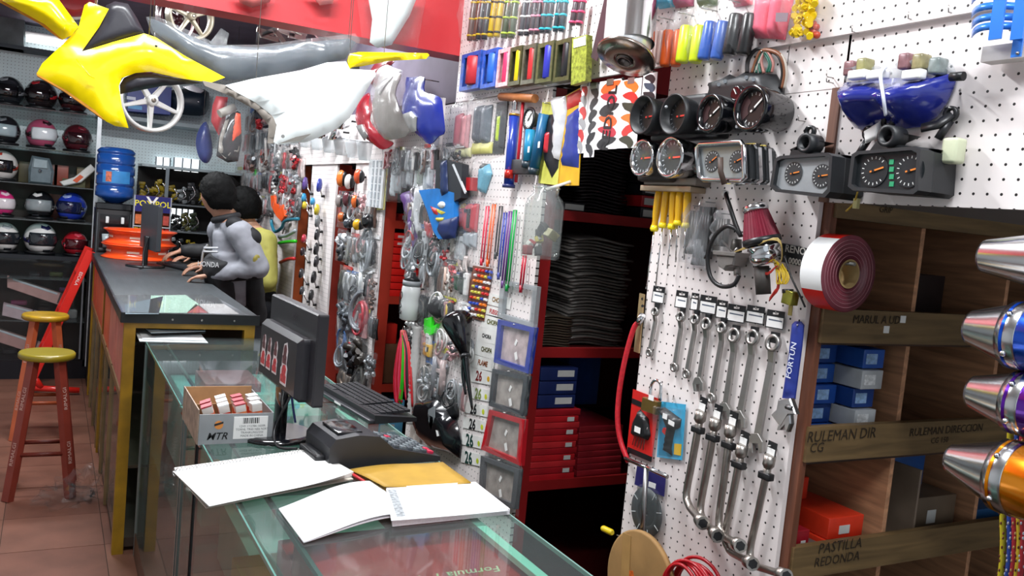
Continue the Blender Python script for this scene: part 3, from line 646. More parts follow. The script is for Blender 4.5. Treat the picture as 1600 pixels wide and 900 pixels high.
# ================================================================== helmet cabinet on the back wall
YB = 7.45
hc = group_root('helmet_cabinet', 'glass-shelved helmet cabinet with black base against the back wall', 'cabinet', (-.3, YB, 0))
zsh = [on_y(75, p, YB).z for p in (171, 233, 289, 345, 400)]
gp(hc, 'back_panel', MB().span((-1.3, 7.79, .1), (.30, 7.81, 1.75)), M('#39352f', .6, 0, .3, 6))
gp(hc, 'side_post', MB().span((.288, YB-.01, .1), (.318, YB+.02, 2.06)), M('#dfe6ea', .3, .3)); gp(hc, 'side_post', MB().span((.27, YB, .1), (.29, YB+.02, 1.1)), BLK()); gp(hc, 'side_panel', MB().span((.30, YB+.02, .1), (.31, 7.79, 1.1)), BLK())
for z in zsh[:4]: gp(hc, 'glass_shelf', MB().span((-1.3, YB, z-.008), (.29, 7.79, z)), glassy('shelf_glass', '#a9c4c2', 1.5, .03, .1))
gp(hc, 'counter_shelf', MB().span((-1.3, YB, zsh[4]-.03), (.29, 7.79, zsh[4])), M('#20242a', .25, 0, .1))
gp(hc, 'base', MB().span((-1.3, YB, 0), (.30, 7.79, .15)), M('#14171f', .3)); 
for z in (.45, .78): gp(hc, 'glass_shelf', MB().span((-1.3, YB+.01, z-.006), (.27, 7.79, z)), glassy('shelf_glass', '#a9c4c2', 1.5, .03, .1))
gp(hc, 'door_glass', MB().span((-1.3, YB-.012, .15), (.24, YB-.006, zsh[4]-.03)), glassy('smoked_glass', '#eceff0', 1.45, .02, .01))
gp(hc, 'door_edge', MB().span((.24, YB-.014, .16), (.252, YB-.002, zsh[4]-.04)), M('#aab2ba', .3, .5)); gp(hc, 'inner_wall', MB().span((-1.3, 7.77, .15), (.27, 7.785, zsh[4]-.03)), M('#2a2320', .7))
def helmet(label, px, py, zb, wpx, col, visor, stripe=None, rotz=0.0, style='full', chin=None):
    y = YB+.17; s = wpx*.0056*.82; c = on_y(px, py, y)
    it = Item('helmet', label, 'helmet', 'T', origin=(c.x, y, zb+.001), group='helmets on the cabinet shelves'); it.R = Matrix.Rotation(rotz, 3, 'Z'); k = wpx/57*.95
    Rx, Ry, Rz, cz = .112*k, .13*k, .125*k, .118*k
    def sph(az, el, e=1.0): return (Rx*e*math.cos(el)*math.sin(az), -Ry*e*math.cos(el)*math.cos(az)*(1.03 if abs(az) < .8 else 1), cz+Rz*e*math.sin(el))
    def shell(u, v):
        az = -PI+2*PI*u; el = -1.15+(PI/2+1.15)*v; x, y_, z = sph(az, el)
        if el < -.3 and abs(az) < 1.3: y_ *= 1+.10*(-.3-el)        # chin bar
        return (x, y_, max(z, .008*k))
    it.add('shell', MB().grid(shell, 28, 16, .006), M(col, .22, 0, .05, coat=.6))
    it.add('visor', MB().grid(lambda u, v: sph(-1.25+2.5*u, -.38+.80*v-.05*abs(u-.5), 1.025), 16, 6, .003), M(visor, .08, 0, .05, coat=1))
    it.add('neck_trim', MB().tube([(Rx*.83*math.cos(a)*1.02, Ry*.86*math.sin(a), .012*k) for a in [2*PI*i/24 for i in range(24)]], .012*k, 6, True), BLK())
    if stripe:
        for sg in (-1, 1): it.add('stripe', MB().grid(lambda u, v: sph(sg*(1.2+1.5*u), -.25+.55*u*u+.22*v, 1.012), 8, 3, .002), M(stripe, .25, 0, .1, coat=.4))
        it.add('stripe', MB().grid(lambda u, v: sph(-.5+1.0*u, .62+.28*v+.3*abs(u-.5), 1.012), 8, 4, .002), M(stripe, .25, 0, .1, coat=.4))
    for sg in (-1, 1): it.add('visor_pivot', MB().ball(sph(sg*1.32, -.02, 1.02), .014*k, 8, 5), BLK())
    it.add('chin_vent', MB().grid(lambda u, v: sph(-.3+.6*u, -.78+.16*v, 1.09), 6, 2, .003), M(chin or '#22242a', .4)); it.done(); return it
HL = [('black and grey helmet at the left end of the top shelf', 14, 140, 0, 54, '#23262b', '#0c0d10', '#8b8f94', -.5), ('black helmet with red flame stripe on the top shelf', 65, 140, 0, 56, '#221a1c', '#130c0e', '#b3242c', -.6), ('dark red helmet half hidden by the yellow fairing', 116, 148, 0, 54, '#3a1418', '#140c0e', '#9c2a30', -.5),
      ('black helmet with pale visor at the left of the second shelf', 8, 205, 1, 54, '#1e1f24', '#9db0b6', '#6c7378', -.3), ('pink and black helmet with white visor', 65, 205, 1, 56, '#b0506e', '#dfe6ea', '#3a1822', .5), ('dark maroon helmet on the second shelf', 121, 210, 1, 54, '#4d1620', '#2b1016', '#7a2230', .45),
      ('white and red motocross helmet on the third shelf', 3, 262, 2, 56, '#d9d6d2', '#1c1b1d', '#b23a2c', -.4), ('pink helmet at the left of the fourth shelf', 2, 318, 3, 50, '#d3367c', '#e6dfe4', '#e9c6d6', .4), ('black helmet with white stripes on the fourth shelf', 63, 320, 3, 54, '#17181b', '#8e989b', '#d8d8d6', -.3), ('glossy blue helmet on the fourth shelf', 112, 322, 3, 56, '#2038a8', '#141c40', '#8fa0d0', -.5),
      ('white helmet at the left of the bottom shelf', 6, 374, 4, 56, '#e8e8e4', '#23272c', '#b8bcc0', .3), ('white helmet with navy stripes and dark visor', 63, 374, 4, 60, '#ececea', '#2a2e34', '#2b2a5e', .45), ('low red helmet at the right of the bottom shelf', 117, 383, 4, 48, '#a81e2a', '#4a1018', '#d8485a', .3)]
for lb, px, py, sh_, wp, c, v, st, rz in HL: helmet(lb, px, py, zsh[sh_], wp, c, v, st, rz)
# odd goods on the third shelf
it = Item('visor_case', 'clear grey visor case on the third cabinet shelf', 'case', 'B', origin=Vector((on_y(62, 285, YB+.1).x, YB+.12, zsh[2]+.001)))
it.add('shell', MB().prism([(-.075, 0), (.085, 0), (.095, .1), (.06, .2), (-.06, .21), (-.08, .11)], -.08, .04, .02), M('#5c6b72', .15, 0, .15, coat=.6)); it.add('lens', MB().prism([(-.05, .12), (.05, .12), (.045, .185), (-.045, .19)], .041, .05, .006), M('#8fa0a6', .05, 0, .1, coat=1)); it.add('clip', MB().ball((0, .1, .05), .014, 8, 5), CHROME()); it.done()
it = Item('motocross_peak', 'white and orange motocross helmet peak leaning on the third shelf', 'helmet peak', 'B', origin=Vector((on_y(120, 285, YB+.1).x, YB+.12, zsh[2]+.001)))
it.add('peak', MB().prism([(-.12, .03), (-.02, .075), (.09, .19), (.13, .15), (.03, .04), (-.09, .0)], 0, .03, .008), M('#d8d8d4', .3)); it.add('stripe', MB().prism([(-.03, .05), (.02, .1), (.045, .085), (0, .035)], .031, .034), M('#d0562c', .4)); it.add('box', MB().box((-.02, .03, -.04), (.16, .06, .06)), M('#4b4a2a', .6)); it.done()
for i, (px, c) in enumerate(((95, '#8d3a26'), (78, '#6d3425'), (130, '#5f4a22'), (40, '#4f4a30'))):
    x = on_y(px, 285, YB+.25).x; carton(['rust red carton behind the visor case', 'brown carton behind the visor case', 'olive carton at the end of the third shelf', 'olive brown carton at the left of the third shelf'][i], (x-.05, YB+.24, zsh[2]+.001), (x+.05, YB+.31, zsh[2]+.16), c)
for i, px in enumerate((70, 88, 105)):
    x = on_y(px, 340, YB+.28).x; carton(('rust carton behind the black striped helmet', 'rust carton between the striped and blue helmets', 'rust carton behind the blue helmet')[i], (x-.045, YB+.31, zsh[3]+.001), (x+.04, YB+.33, zsh[3]+.2), '#7c3a2a')
# long window boxes in the dark lower cabinet
def long_box(label, pts, col, y, th=.10):
    it = Item('window_box', label, 'box', 'B', pts[0], y, group='long window boxes in the lower cabinet')
    it.poly('carton_body', M(col, .4, 0, .1), pts, 0, th, .004)
    a, b, c, d = [Vector(it.l(p[0], p[1], th)[:2]) for p in pts]
    it.add('window', MB().prism([tuple(a.lerp(b, .08).lerp(d.lerp(c, .08), .12)), tuple(a.lerp(b, .8).lerp(d.lerp(c, .8), .12)), tuple(a.lerp(b, .8).lerp(d.lerp(c, .8), .3)), tuple(a.lerp(b, .08).lerp(d.lerp(c, .08), .3))], th, th+.002), M('#dfe5e8', .12, 0))
    it.add('band', MB().prism([tuple(a.lerp(b, .84)), tuple(a.lerp(b, .88)), tuple(d.lerp(c, .88)), tuple(d.lerp(c, .84))], th, th+.002), M('#5a4a4a', .4)); it.done()
long_box('tilted pinkish window box at the top of the lower cabinet', [(12, 430), (110, 462), (103, 478), (12, 447)], '#dcaaa2', YB+.14)
long_box('white and pink window box in the middle of the lower cabinet', [(6, 472), (60, 486), (54, 502), (4, 490)], '#e0c4c8', YB+.14)
long_box('tilted pinkish window box at the bottom of the lower cabinet', [(-14, 508), (70, 536), (62, 552), (-14, 527)], '#d8a49c', YB+.14)
for i, (px, py, w_, h, c, lb) in enumerate(((30, 472, .14, .05, '#c8458c', 'pink cushion pack lying in the lower cabinet'), (112, 490, .1, .09, '#d5d2cc', 'white cup-shaped pad at the right of the lower cabinet'), (15, 548, .12, .05, '#3d4348', 'grey bagged part low in the lower cabinet'), (18, 562, .16, .03, '#b5232a', 'red flat pack at the bottom of the lower cabinet'), (88, 428, .12, .05, '#6d7a2a', 'olive bagged part on the upper shelf of the lower cabinet'), (55, 430, .1, .06, '#20242a', 'black bagged part on the upper shelf of the lower cabinet'), (100, 452, .09, .04, '#9c3f86', 'purple bagged part beside the ladder'))):
    it = Item('bagged_part', lb, 'parts bag', 'B', (px, py), YB+.24); it.add('content', MB().box((0, 0, .02), (w_*.8, h*.8, .05), None, .015), M(c, .35, 0, .15)); it.add('bag', pillow(MB(), 0, h*.6, w_, h*1.2, .08, -.02, i), PLASTIC()); it.done()
# red ladder frame in front of the cabinet
it = Item('step_ladder', 'red metal ladder leaning in front of the helmet cabinet', 'ladder', 'B', (100, 600), 6.9)
red_l = M('#d8261d', .32, 0, .05, coat=.3)
pa, pb = it.l(142, 392), it.l(52, 588); dv = (pb-pa).normalized(); nn = Vector((-dv.y, dv.x, 0))
it.add('side_rail', MB().prism([tuple((pa+nn*.03)[:2]), tuple((pa-nn*.03)[:2]), tuple((pb-nn*.03)[:2]), tuple((pb+nn*.03)[:2])], 0, .03, .004), red_l)
it.add('side_rail', MB().prism([tuple((pa+nn*.03)[:2]), tuple((pa-nn*.03)[:2]), tuple((pb-nn*.03)[:2]), tuple((pb+nn*.03)[:2])], -.36, -.33, .004), red_l)
it.add('foot_bar', MB().tube([it.l(48, 606, .01), it.l(124, 610, .01)], .022, 8), red_l); it.add('strut', MB().tube([it.l(52, 588, .01), it.l(64, 606, .01)], .024, 8), red_l)
for k in range(3): c = pa.lerp(pb, .2+.3*k); it.add('rung', MB().span((c.x-.025, c.y-.012, -.33), (c.x+.025, c.y+.012, 0)), red_l)
q = pa.lerp(pb, .22); it.add('lettering', MB().text('ESCALA', .03, (q.x, q.y, .031), dv, nn*-1 if False else Vector((-dv.y, dv.x, 0)), .0006, 'CENTER', 0, .01), M('#e8d8d4', .5)); it.done()
# ================================================================== stools
def stool(label, c, zs, R_, legcol, seatcol, rot, worn, txt):
    it = Item('bar_stool', label, 'stool', 'T', origin=(c[0], c[1], 0), group='wooden bar stools'); it.R = Matrix.Rotation(rot, 3, 'Z')
    it.add('seat', MB().lathe([(zs-.034, R_*.93), (zs-.026, R_), (zs-.008, R_), (zs, R_*.95)], n=36), M(seatcol, .35, 0, worn, 9, coat=.3))
    lm = M(legcol, .4, 0, .12, 8)
    for k in range(4):
        a = k*PI/2+PI/4; top = Vector((math.cos(a)*R_*.62, math.sin(a)*R_*.62, zs-.03)); bot = Vector((math.cos(a)*R_*1.5, math.sin(a)*R_*1.5, 0)); d = (top-bot)
        side = Vector((-math.sin(a), math.cos(a), 0)); fw = d.normalized().cross(side); mb = MB(); vs = []
        for p in (bot, top):
            for e, g in ((-1, -1), (1, -1), (1, 1), (-1, 1)): vs.append(p+side*.021*e+fw*.017*g)
        mb.add(vs, [(0, 1, 5, 4), (1, 2, 6, 5), (2, 3, 7, 6), (3, 0, 4, 7), (3, 2, 1, 0), (4, 5, 6, 7)]); L = it.add('leg', mb, lm)
        for t in (.33, .72):
            c_ = bot.lerp(top, t); outn = fw if fw.dot(Vector((math.cos(a), math.sin(a), 0))) > 0 else -fw
            it.add('lettering', MB().text(txt, .03, c_+outn*.0175, d.normalized() if True else d, outn.cross(d.normalized()), .0008, 'CENTER'), M('#c7a59a', .6), L)
    for z, sw in ((.22, 0), (.31, 1)):
        for k in range(4):
            if k % 2 != sw: continue
            for kk in (k, k+2):
                rr = R_*1.5-(R_*.88)*z/zs; a0 = kk*PI/2+PI/4; a1 = a0+PI/2
                it.add('rung', MB().cyl((math.cos(a0)*rr, math.sin(a0)*rr, z), (math.cos(a1)*rr, math.sin(a1)*rr, z), .011, None, 10), lm)
    it.done()
stool('worn wooden bar stool with olive seat and brick red legs', (.015, 4.78), .712, .128, '#7d3226', '#8a7a1a', -.03, .1, 'RIMALGI')
stool('wooden bar stool with scuffed yellow seat and orange legs', (.0, 5.85), .745, .128, '#c0603a', '#b08a1c', .0, .35, 'RIMALGI')
# crumpled bag on the floor
def crumple(mb, c, r, seed, n=18, m=10):
    rnd = Vector((seed, seed*2.1, 0)); vs = []
    c = Vector(c); fs = []
    for k in range(m+1):
        t = PI*k/m
        for i in range(n):
            a = 2*PI*i/n; d = Vector((math.sin(t)*math.cos(a), math.sin(t)*math.sin(a), -math.cos(t))); e = 1+.9*noise.noise(d*2.3+rnd)
            p = Vector((d.x*r[0]*e, d.y*r[1]*e, d.z*r[2]*e))+c; p.z = max(p.z, .004); vs.append(p)
    for k in range(m):
        for i in range(n): j = (i+1) % n; fs.append((k*n+i, k*n+j, (k+1)*n+j, (k+1)*n+i))
    return mb.add(vs, fs, False)
it = Item('plastic_bag', 'crumpled clear plastic bag on the floor beside the stool leg', 'plastic bag', 'T', (103, 790), 0)
mb = crumple(MB(), (0, 0, .05), (.13, .09, .06), 3); crumple(mb, (.08, .03, .09), (.07, .06, .08), 5); it.add('film', mb, glassy('crumpled_film', '#fbfcfc', 1.55, .05, .008)); it.done()
# ================================================================== water dispenser and bottle
yd = 7.12; dx0, dx1 = on_y(148, 360, yd).x, on_y(207, 360, yd).x
it = Item('water_dispenser', 'black water dispenser standing at the back wall', 'water dispenser', 'B', origin=((dx0+dx1)/2, yd, 0)); wd = dx1-dx0; zt = on_y(180, 319, yd).z
it.add('body', MB().span((-wd/2, .0, -.30), (wd/2, zt-.03, 0), .012), BLK()); it.add('collar', MB().prism(rrect(0, zt-.02, wd, .05, .012), -.3, .008, .006), BLKG())
it.add('alcove', MB().span((-wd*.38, zt-.33, .001), (wd*.38, zt-.08, .004)), BLKG())
for s_ in (-.05, .055): it.add('tap', MB().box((s_, zt-.12, .03), (.022, .05, .04), None, .006), WHITE())
for s_ in (-.115, .112): it.add('side_trim', MB().box((s_, zt-.25, .006), (.006, .36, .006)), M('#6a7075', .3, .6))
it.add('drip_tray', MB().box((0, zt-.345, .02), (.2, .02, .06), None, .004), M('#3a3d42', .4)); it.done()
it = Item('water_bottle', 'large blue water bottle inverted on the dispenser', 'water bottle', 'B', origin=(on_y(180, 285, yd+.13).x, yd+.13, zt+.006)); zh = on_y(180, 232, yd+.13).z-zt; Rb = .135
pf = [(0, .06), (.03, .1), (.05, Rb)]
for k in range(4): b = .06+k*(zh-.10)/4; s_ = (zh-.10)/4; pf += [(b+.004, Rb), (b+s_*.72, Rb), (b+s_*.8, Rb-.008), (b+s_*.92, Rb-.008), (b+s_, Rb)]
pf += [(zh-.03, Rb), (zh-.008, Rb-.02), (zh, Rb-.045)]
it.add('body', MB().lathe(pf, d=(0, 1, 0), n=32), M('#1c4f9c', .18, 0, .12, 8, coat=.5))
it.add('label', MB().grid(lambda u, v: (math.sin(-.75+1.5*u)*(Rb+.002), zh*.36+v*zh*.22, math.cos(-.75+1.5*u)*(Rb+.002)), 10, 2), M('#3f8fd0', .4, 0, .15)); it.add('label_picture', MB().grid(lambda u, v: (math.sin(-.55+.3*u)*(Rb+.004), zh*.38+v*zh*.18, math.cos(-.55+.3*u)*(Rb+.004)), 4, 2), M('#d0745a', .5, 0, .4, 60)); it.done()
it = Item('plastic_cups', 'clear plastic cup stack in front of the dispenser', 'cup', 'B', origin=((dx0+dx1)/2-.05, yd-.07, zt-.325)); it.add('cups', MB().lathe([(0, .025), (.1, .034), (.1, .031), (.004, .022)], d=(0, 1, 0), n=16), M('#aab4b8', .2, 0, .1)); it.done()
# glue display with header
yp = 6.98; a = on_y(207, 372, yp); b = on_y(264, 372, yp); zt_ = on_y(230, 306, yp).z; w_ = b.x-a.x; h_ = zt_-a.z
it = Item('glue_display', 'yellow and red glue display stand headed POXIPOL', 'display stand', 'B', origin=((a.x+b.x)/2, yp, 1.051)); h_ = zt_-1.051
it.add('header', MB().box((0, h_-.06, 0), (w_, .12, .012)), M('#1c1f6a', .4)); it.add('lettering', MB().text('POXIPOL', .062, (0, h_-.06, .0065), (1, 0, 0), (0, 1, 0), .0006, 'CENTER', 0, .012), M('#e8dc28', .5))
for s_ in (-1, 1): it.add('emblem', MB().prism([(s_*.035-.008, -.055), (s_*.035+.010, -.055), (-s_*.035+.008, .055), (-s_*.035-.010, .055)], .0075, .0085).move(Matrix.Translation((-.005, h_-.06, 0))), WHITE())
for s_ in (-1, 1): it.add('frame_side', MB().box((s_*w_/2, h_/2, -.03), (.008, h_, .08)), M('#b9c0c6', .3, .4))
it.add('backing', MB().box((0, h_/2, -.06), (w_, h_, .01)), M('#8a4a2a', .6)); it.add('shelf', MB().box((0, h_*.48, -.02), (w_, .006, .08)), M('#c8ccd0', .3))
for k in range(7): it.add('tube_pack', MB().box((-w_*.42+k*w_*.14, h_*.25, 0), (w_*.11, h_*.42, .02)), M(('#d9b62a', '#d9b62a', '#c9a024', '#d8d0c0', '#d07a2a', '#c82a22', '#b8221c')[k], .4, 0, .15, 40))
for k in range(5): it.add('tube_pack', MB().box((-w_*.38+k*w_*.19, h_*.60, 0), (w_*.16, h_*.16, .02)), M(('#c86a3a', '#d0c8b8', '#b84a30', '#c89a3a', '#a8443a')[k], .4, 0, .3, 60))
it.done()
# display cabinet, with glowing panes imitating shop-front reflections
def window(n, px0, py0, px1, py1, mull):  # glowing pane drawn for a shop-front reflection, not an opening
    a = on_y(px0, py1, 7.815); b = on_y(px1, py0, 7.815); o = bpy.data.objects.new('window_%d' % n, None); COL.objects.link(o); o.location = (a.x, 7.815, a.z); o['kind'] = 'structure'; O = o.location
    obj('pane', MB().span(Vector((a.x, 7.812, a.z))-O, Vector((b.x, 7.816, b.z))-O), M('#f4fbff', .3, 0, 0, emit=1.6), o)
    for k in range(mull+1): x = a.x+(b.x-a.x)*k/mull; obj('mullion', MB().span(Vector((x-.008, 7.80, a.z))-O, Vector((x+.008, 7.812, b.z))-O), M('#8a949a', .5), o)
    for z in (a.z, b.z): obj('window_rail', MB().span(Vector((a.x, 7.80, z-.01))-O, Vector((b.x, 7.812, z+.01))-O), M('#8a949a', .5), o)
dcx0, dcx1, dz0, dz1 = .62, 1.40, 1.0, 1.72
dc = group_root('parts_cabinet', 'dark glass parts cabinet behind the shop assistants', 'cabinet', (1.0, 7.78, 1.0))
gp(dc, 'back_panel', MB().span((dcx0, 7.78, .4), (dcx1, 7.79, dz1)), M('#14120f', .6, 0, .4, 5)); gp(dc, 'mullion', MB().span((.80, 7.44, 1.0), (.826, 7.47, dz1)), M('#7f8a90', .3, .5))
for z in (1.0, 1.22, 1.44): gp(dc, 'shelf', MB().span((dcx0, 7.46, z-.012), (dcx1, 7.78, z)), M('#5d6468', .4))
gp(dc, 'cornice', MB().span((dcx0, 7.44, dz1), (dcx1+.02, 7.78, dz1+.02)), M('#a8b6ba', .4)); gp(dc, 'lower_panel', MB().span((dcx0, 7.46, .3), (dcx1, 7.48, .98)), M('#2b211a', .6))
gp(dc, 'side_panel', MB().span((1.385, 7.46, .3), (1.40, 7.78, dz1)), M('#14120f', .6))
random.seed(11)
def reflection_panes(n, px0, py0, px1, py1, mull):  # emissive panes imitate shop-front reflections in the cabinet glass
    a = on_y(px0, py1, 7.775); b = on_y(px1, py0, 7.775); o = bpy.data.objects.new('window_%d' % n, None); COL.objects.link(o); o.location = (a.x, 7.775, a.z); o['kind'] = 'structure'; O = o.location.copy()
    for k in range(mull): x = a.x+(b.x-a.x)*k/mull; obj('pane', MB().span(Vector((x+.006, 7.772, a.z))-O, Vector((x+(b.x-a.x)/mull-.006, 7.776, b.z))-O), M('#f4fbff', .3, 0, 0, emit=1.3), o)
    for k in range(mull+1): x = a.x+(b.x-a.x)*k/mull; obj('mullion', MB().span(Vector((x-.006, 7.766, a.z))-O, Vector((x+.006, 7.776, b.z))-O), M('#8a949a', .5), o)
reflection_panes(1, 243, 247, 266, 263, 2); reflection_panes(2, 271, 250, 312, 266, 3); reflection_panes(3, 265, 328, 303, 348, 4)
kinds = [('yellow and black', '#8f7a16'), ('black', '#191b1d'), ('silver', '#8c9294'), ('olive', '#4c4a1c'), ('charcoal', '#2a2d30'), ('dark green', '#26301e')]
for row, (z, pxs) in enumerate(((1.441, (228, 244, 254, 272, 286, 300, 316)), (1.221, (232, 246, 260, 276, 292, 308)), (1.001, (270, 285, 300)))):
    for k, px in enumerate(pxs):
        kn, c = kinds[(k*2+row) % 6] if not (row == 0 and k in (1, 2)) else kinds[0]; x = on_y(px, 290, 7.55).x; h = random.uniform(.12, .19)
        it = Item('carburettor_part', '%s part, %s on the %s shelf of the dark parts cabinet' % (kn, ('first', 'second', 'third', 'fourth', 'fifth', 'sixth', 'last')[k], ('top', 'middle', 'bottom')[row]), 'engine part', 'B', origin=(x, 7.56, z))
        mb = MB()
        for q in range(6): mb.box((random.uniform(-.03, .03), .015+h*(q+.3)/6.5, random.uniform(-.02, .03)), (random.uniform(.03, .07), h/5, random.uniform(.03, .06)), Matrix.Rotation(random.uniform(-.5, .5), 3, 'Z'), .006)
        it.add('casting', mb, M(c, .3, .3 if 'silver' in kn else 0, .3, 30)); it.add('bracket', MB().tube(smooth_path([(-.03, .02, .05), (.02, h*.5, .07), (-.01, h*.9, .06)], 3), .006, 6), CHROME()); it.add('stand', MB().box((0, .004, 0), (.05, .008, .05)), BLK()); it.done()
# ================================================================== people
def capsule(mb, a, b, ra, rb, n=14):
    a = Vector(a); b = Vector(b); d = b-a; L = d.length; pf = []
    for k in range(5): t = PI/2*(1-k/4); pf.append((-ra*math.sin(t), max(ra*math.cos(t), .0005)))
    for k in range(5): t = PI/2*k/4; pf.append((L+rb*math.sin(t), max(rb*math.cos(t), .0005)))
    return mb.lathe(pf, a, d if L > 1e-6 else (0, 0, 1), n)
def chain(mb, pts, n=14):
    for (a, ra), (b, rb) in zip(pts[:-1], pts[1:]): capsule(mb, a, b, ra, rb, n)
def flat_capsule(mb, a, b, wa, wb, da, db, fwd, n=18):
    """torso segment: elliptical, wide across, shallow along fwd"""
    a = Vector(a); b = Vector(b); up = (b-a).normalized(); f = (Vector(fwd)-up*Vector(fwd).dot(up)).normalized(); s = f.cross(up); vs = []; fs = []; m = 10
    for k in range(m+1):
        t = k/m; e = (1-(2*t-1)**8)**.5 if 0 < t < 1 else .05; c = a.lerp(b, t); W = (wa+(wb-wa)*t)*e; D = (da+(db-da)*t)*e
        for i in range(n): q = 2*PI*i/n; vs.append(c+s*(W*math.cos(q))+f*(D*math.sin(q)))
    for k in range(m):
        for i in range(n): j = (i+1) % n; fs.append((k*n+i, k*n+j, (k+1)*n+j, (k+1)*n+i))
    fs += [tuple(range(n-1, -1, -1)), tuple(m*n+i for i in range(n))]
    return mb.add(vs, fs, True)
def head_basis(face, tilt=0.0):
    f = Vector(face).normalized(); r = f.cross(Vector((0, 0, 1))).normalized(); u = r.cross(f); return Matrix((r, f, u)).transposed()
def head_mesh(mb, c, face, s=1.0):
    B = head_basis(face); c = Vector(c); st = len(mb.v)
    def g(u, v):
        az = 2*PI*u; el = -PI/2+PI*v; d = Vector((math.cos(el)*math.sin(az), math.cos(el)*math.cos(az), math.sin(el)))
        x, y, z = d.x*.076, d.y*.096, d.z*.118
        if d.z < -.1: k = (-d.z-.1); x *= 1-.28*k; y *= 1-.12*k
        fr = max(0, d.y)
        y += .020*math.exp(-((d.x/.13)**2)-((d.z+.12)/.17)**2)*(fr > 0)      # nose
        y += .006*math.exp(-((d.z-.2)/.1)**2)*fr; y -= .010*math.exp(-(((abs(d.x)-.38)/.16)**2)-((d.z-.04)/.09)**2)*fr   # brow, sockets
        y += .007*math.exp(-((d.x/.25)**2)-((d.z+.48)/.07)**2)*fr; y -= .006*math.exp(-((d.x/.3)**2)-((d.z+.40)/.03)**2)*fr; y += .008*math.exp(-((d.x/.3)**2)-((d.z+.8)/.12)**2)*fr
        return (x, y, z)
    mb.grid(g, 32, 24)
    for sg in (-1, 1): mb.ball((sg*.078, -.006, -.012), (.012, .02, .031), 10, 8)
    mb.move(Matrix.Translation(c) @ (B*s).to_4x4(), st)
def hair_mesh(c, face, s=1.0, seed=0):
    B = head_basis(face); mb = MB()
    def g(u, v):
        az = 2*PI*u; front = max(0, math.cos(az)); side = abs(math.sin(az))
        lo = -.75+1.15*front**.8+.25*side*max(0, math.cos(az)+.3); el = lo+(PI/2-lo)*v
        d = Vector((math.cos(el)*math.sin(az), math.cos(el)*math.cos(az), math.sin(el))); e = 1.08+.05*noise.noise(d*6+Vector((seed, 0, 0)))+.05*noise.noise(d*17)+.04*noise.noise(Vector((d.x*40, d.y*40, d.z*9)))-.05*(1-v)**4
        return (d.x*.079*e, d.y*.099*e, d.z*.117*e)
    mb.grid(g, 64, 26, .008); mb.move(Matrix.Translation(Vector(c)) @ (B*s).to_4x4()); return mb
def hand(mb, wrist, fwd, down, side, curl=.5, s=1.0):
    """palm with four fingers and a thumb; fwd along the fingers, down palm normal, side towards thumb"""
    w_ = Vector(wrist); f = Vector(fwd).normalized(); d = Vector(down); d = (d-f*d.dot(f)).normalized(); t = Vector(side); t = (t-f*t.dot(f)-d*t.dot(d)).normalized()
    for k in range(4): o = (k-1.5)*.019*s; capsule(mb, w_+t*o*.7, w_+f*.085*s+t*o*-1, .015*s, .0115*s, 8)
    for k, L in enumerate((.068, .078, .072, .055)):
        b = w_+f*.085*s+t*((1.5-k)*.019*s); p = b; ang = curl*.5; r = .0095*s
        for j, q in enumerate((.45, .32, .23)):
            e = p+(f*math.cos(ang)+d*math.sin(ang))*L*q*s; capsule(mb, p, e, r, r*.9, 8); p = e; r *= .9; ang += curl*.7
    b = w_+f*.025*s+t*.03*s; m_ = b+(f*.6+t*.7+d*.25).normalized()*.042*s; capsule(mb, b, m_, .0125*s, .0105*s, 8); capsule(mb, m_, m_+(f*.95+t*.25+d*.3).normalized()*.032*s, .0105*s, .0085*s, 8)
HAIR = M('#030303', .75, 0, .4, 90, .5); HAIR.node_tree.nodes['Principled BSDF'].inputs['Specular IOR Level'].default_value = .15
FOLD = bpy.data.textures.new('cloth_folds', 'CLOUDS'); FOLD.noise_scale = .055; FOLD.noise_depth = 2
def remesh(o, vox, it=4):
    m = o.modifiers.new('union', 'REMESH'); m.mode = 'VOXEL'; m.voxel_size = vox; m.use_smooth_shade = True
    q = o.modifiers.new('soften', 'SMOOTH'); q.factor = .5; q.iterations = it
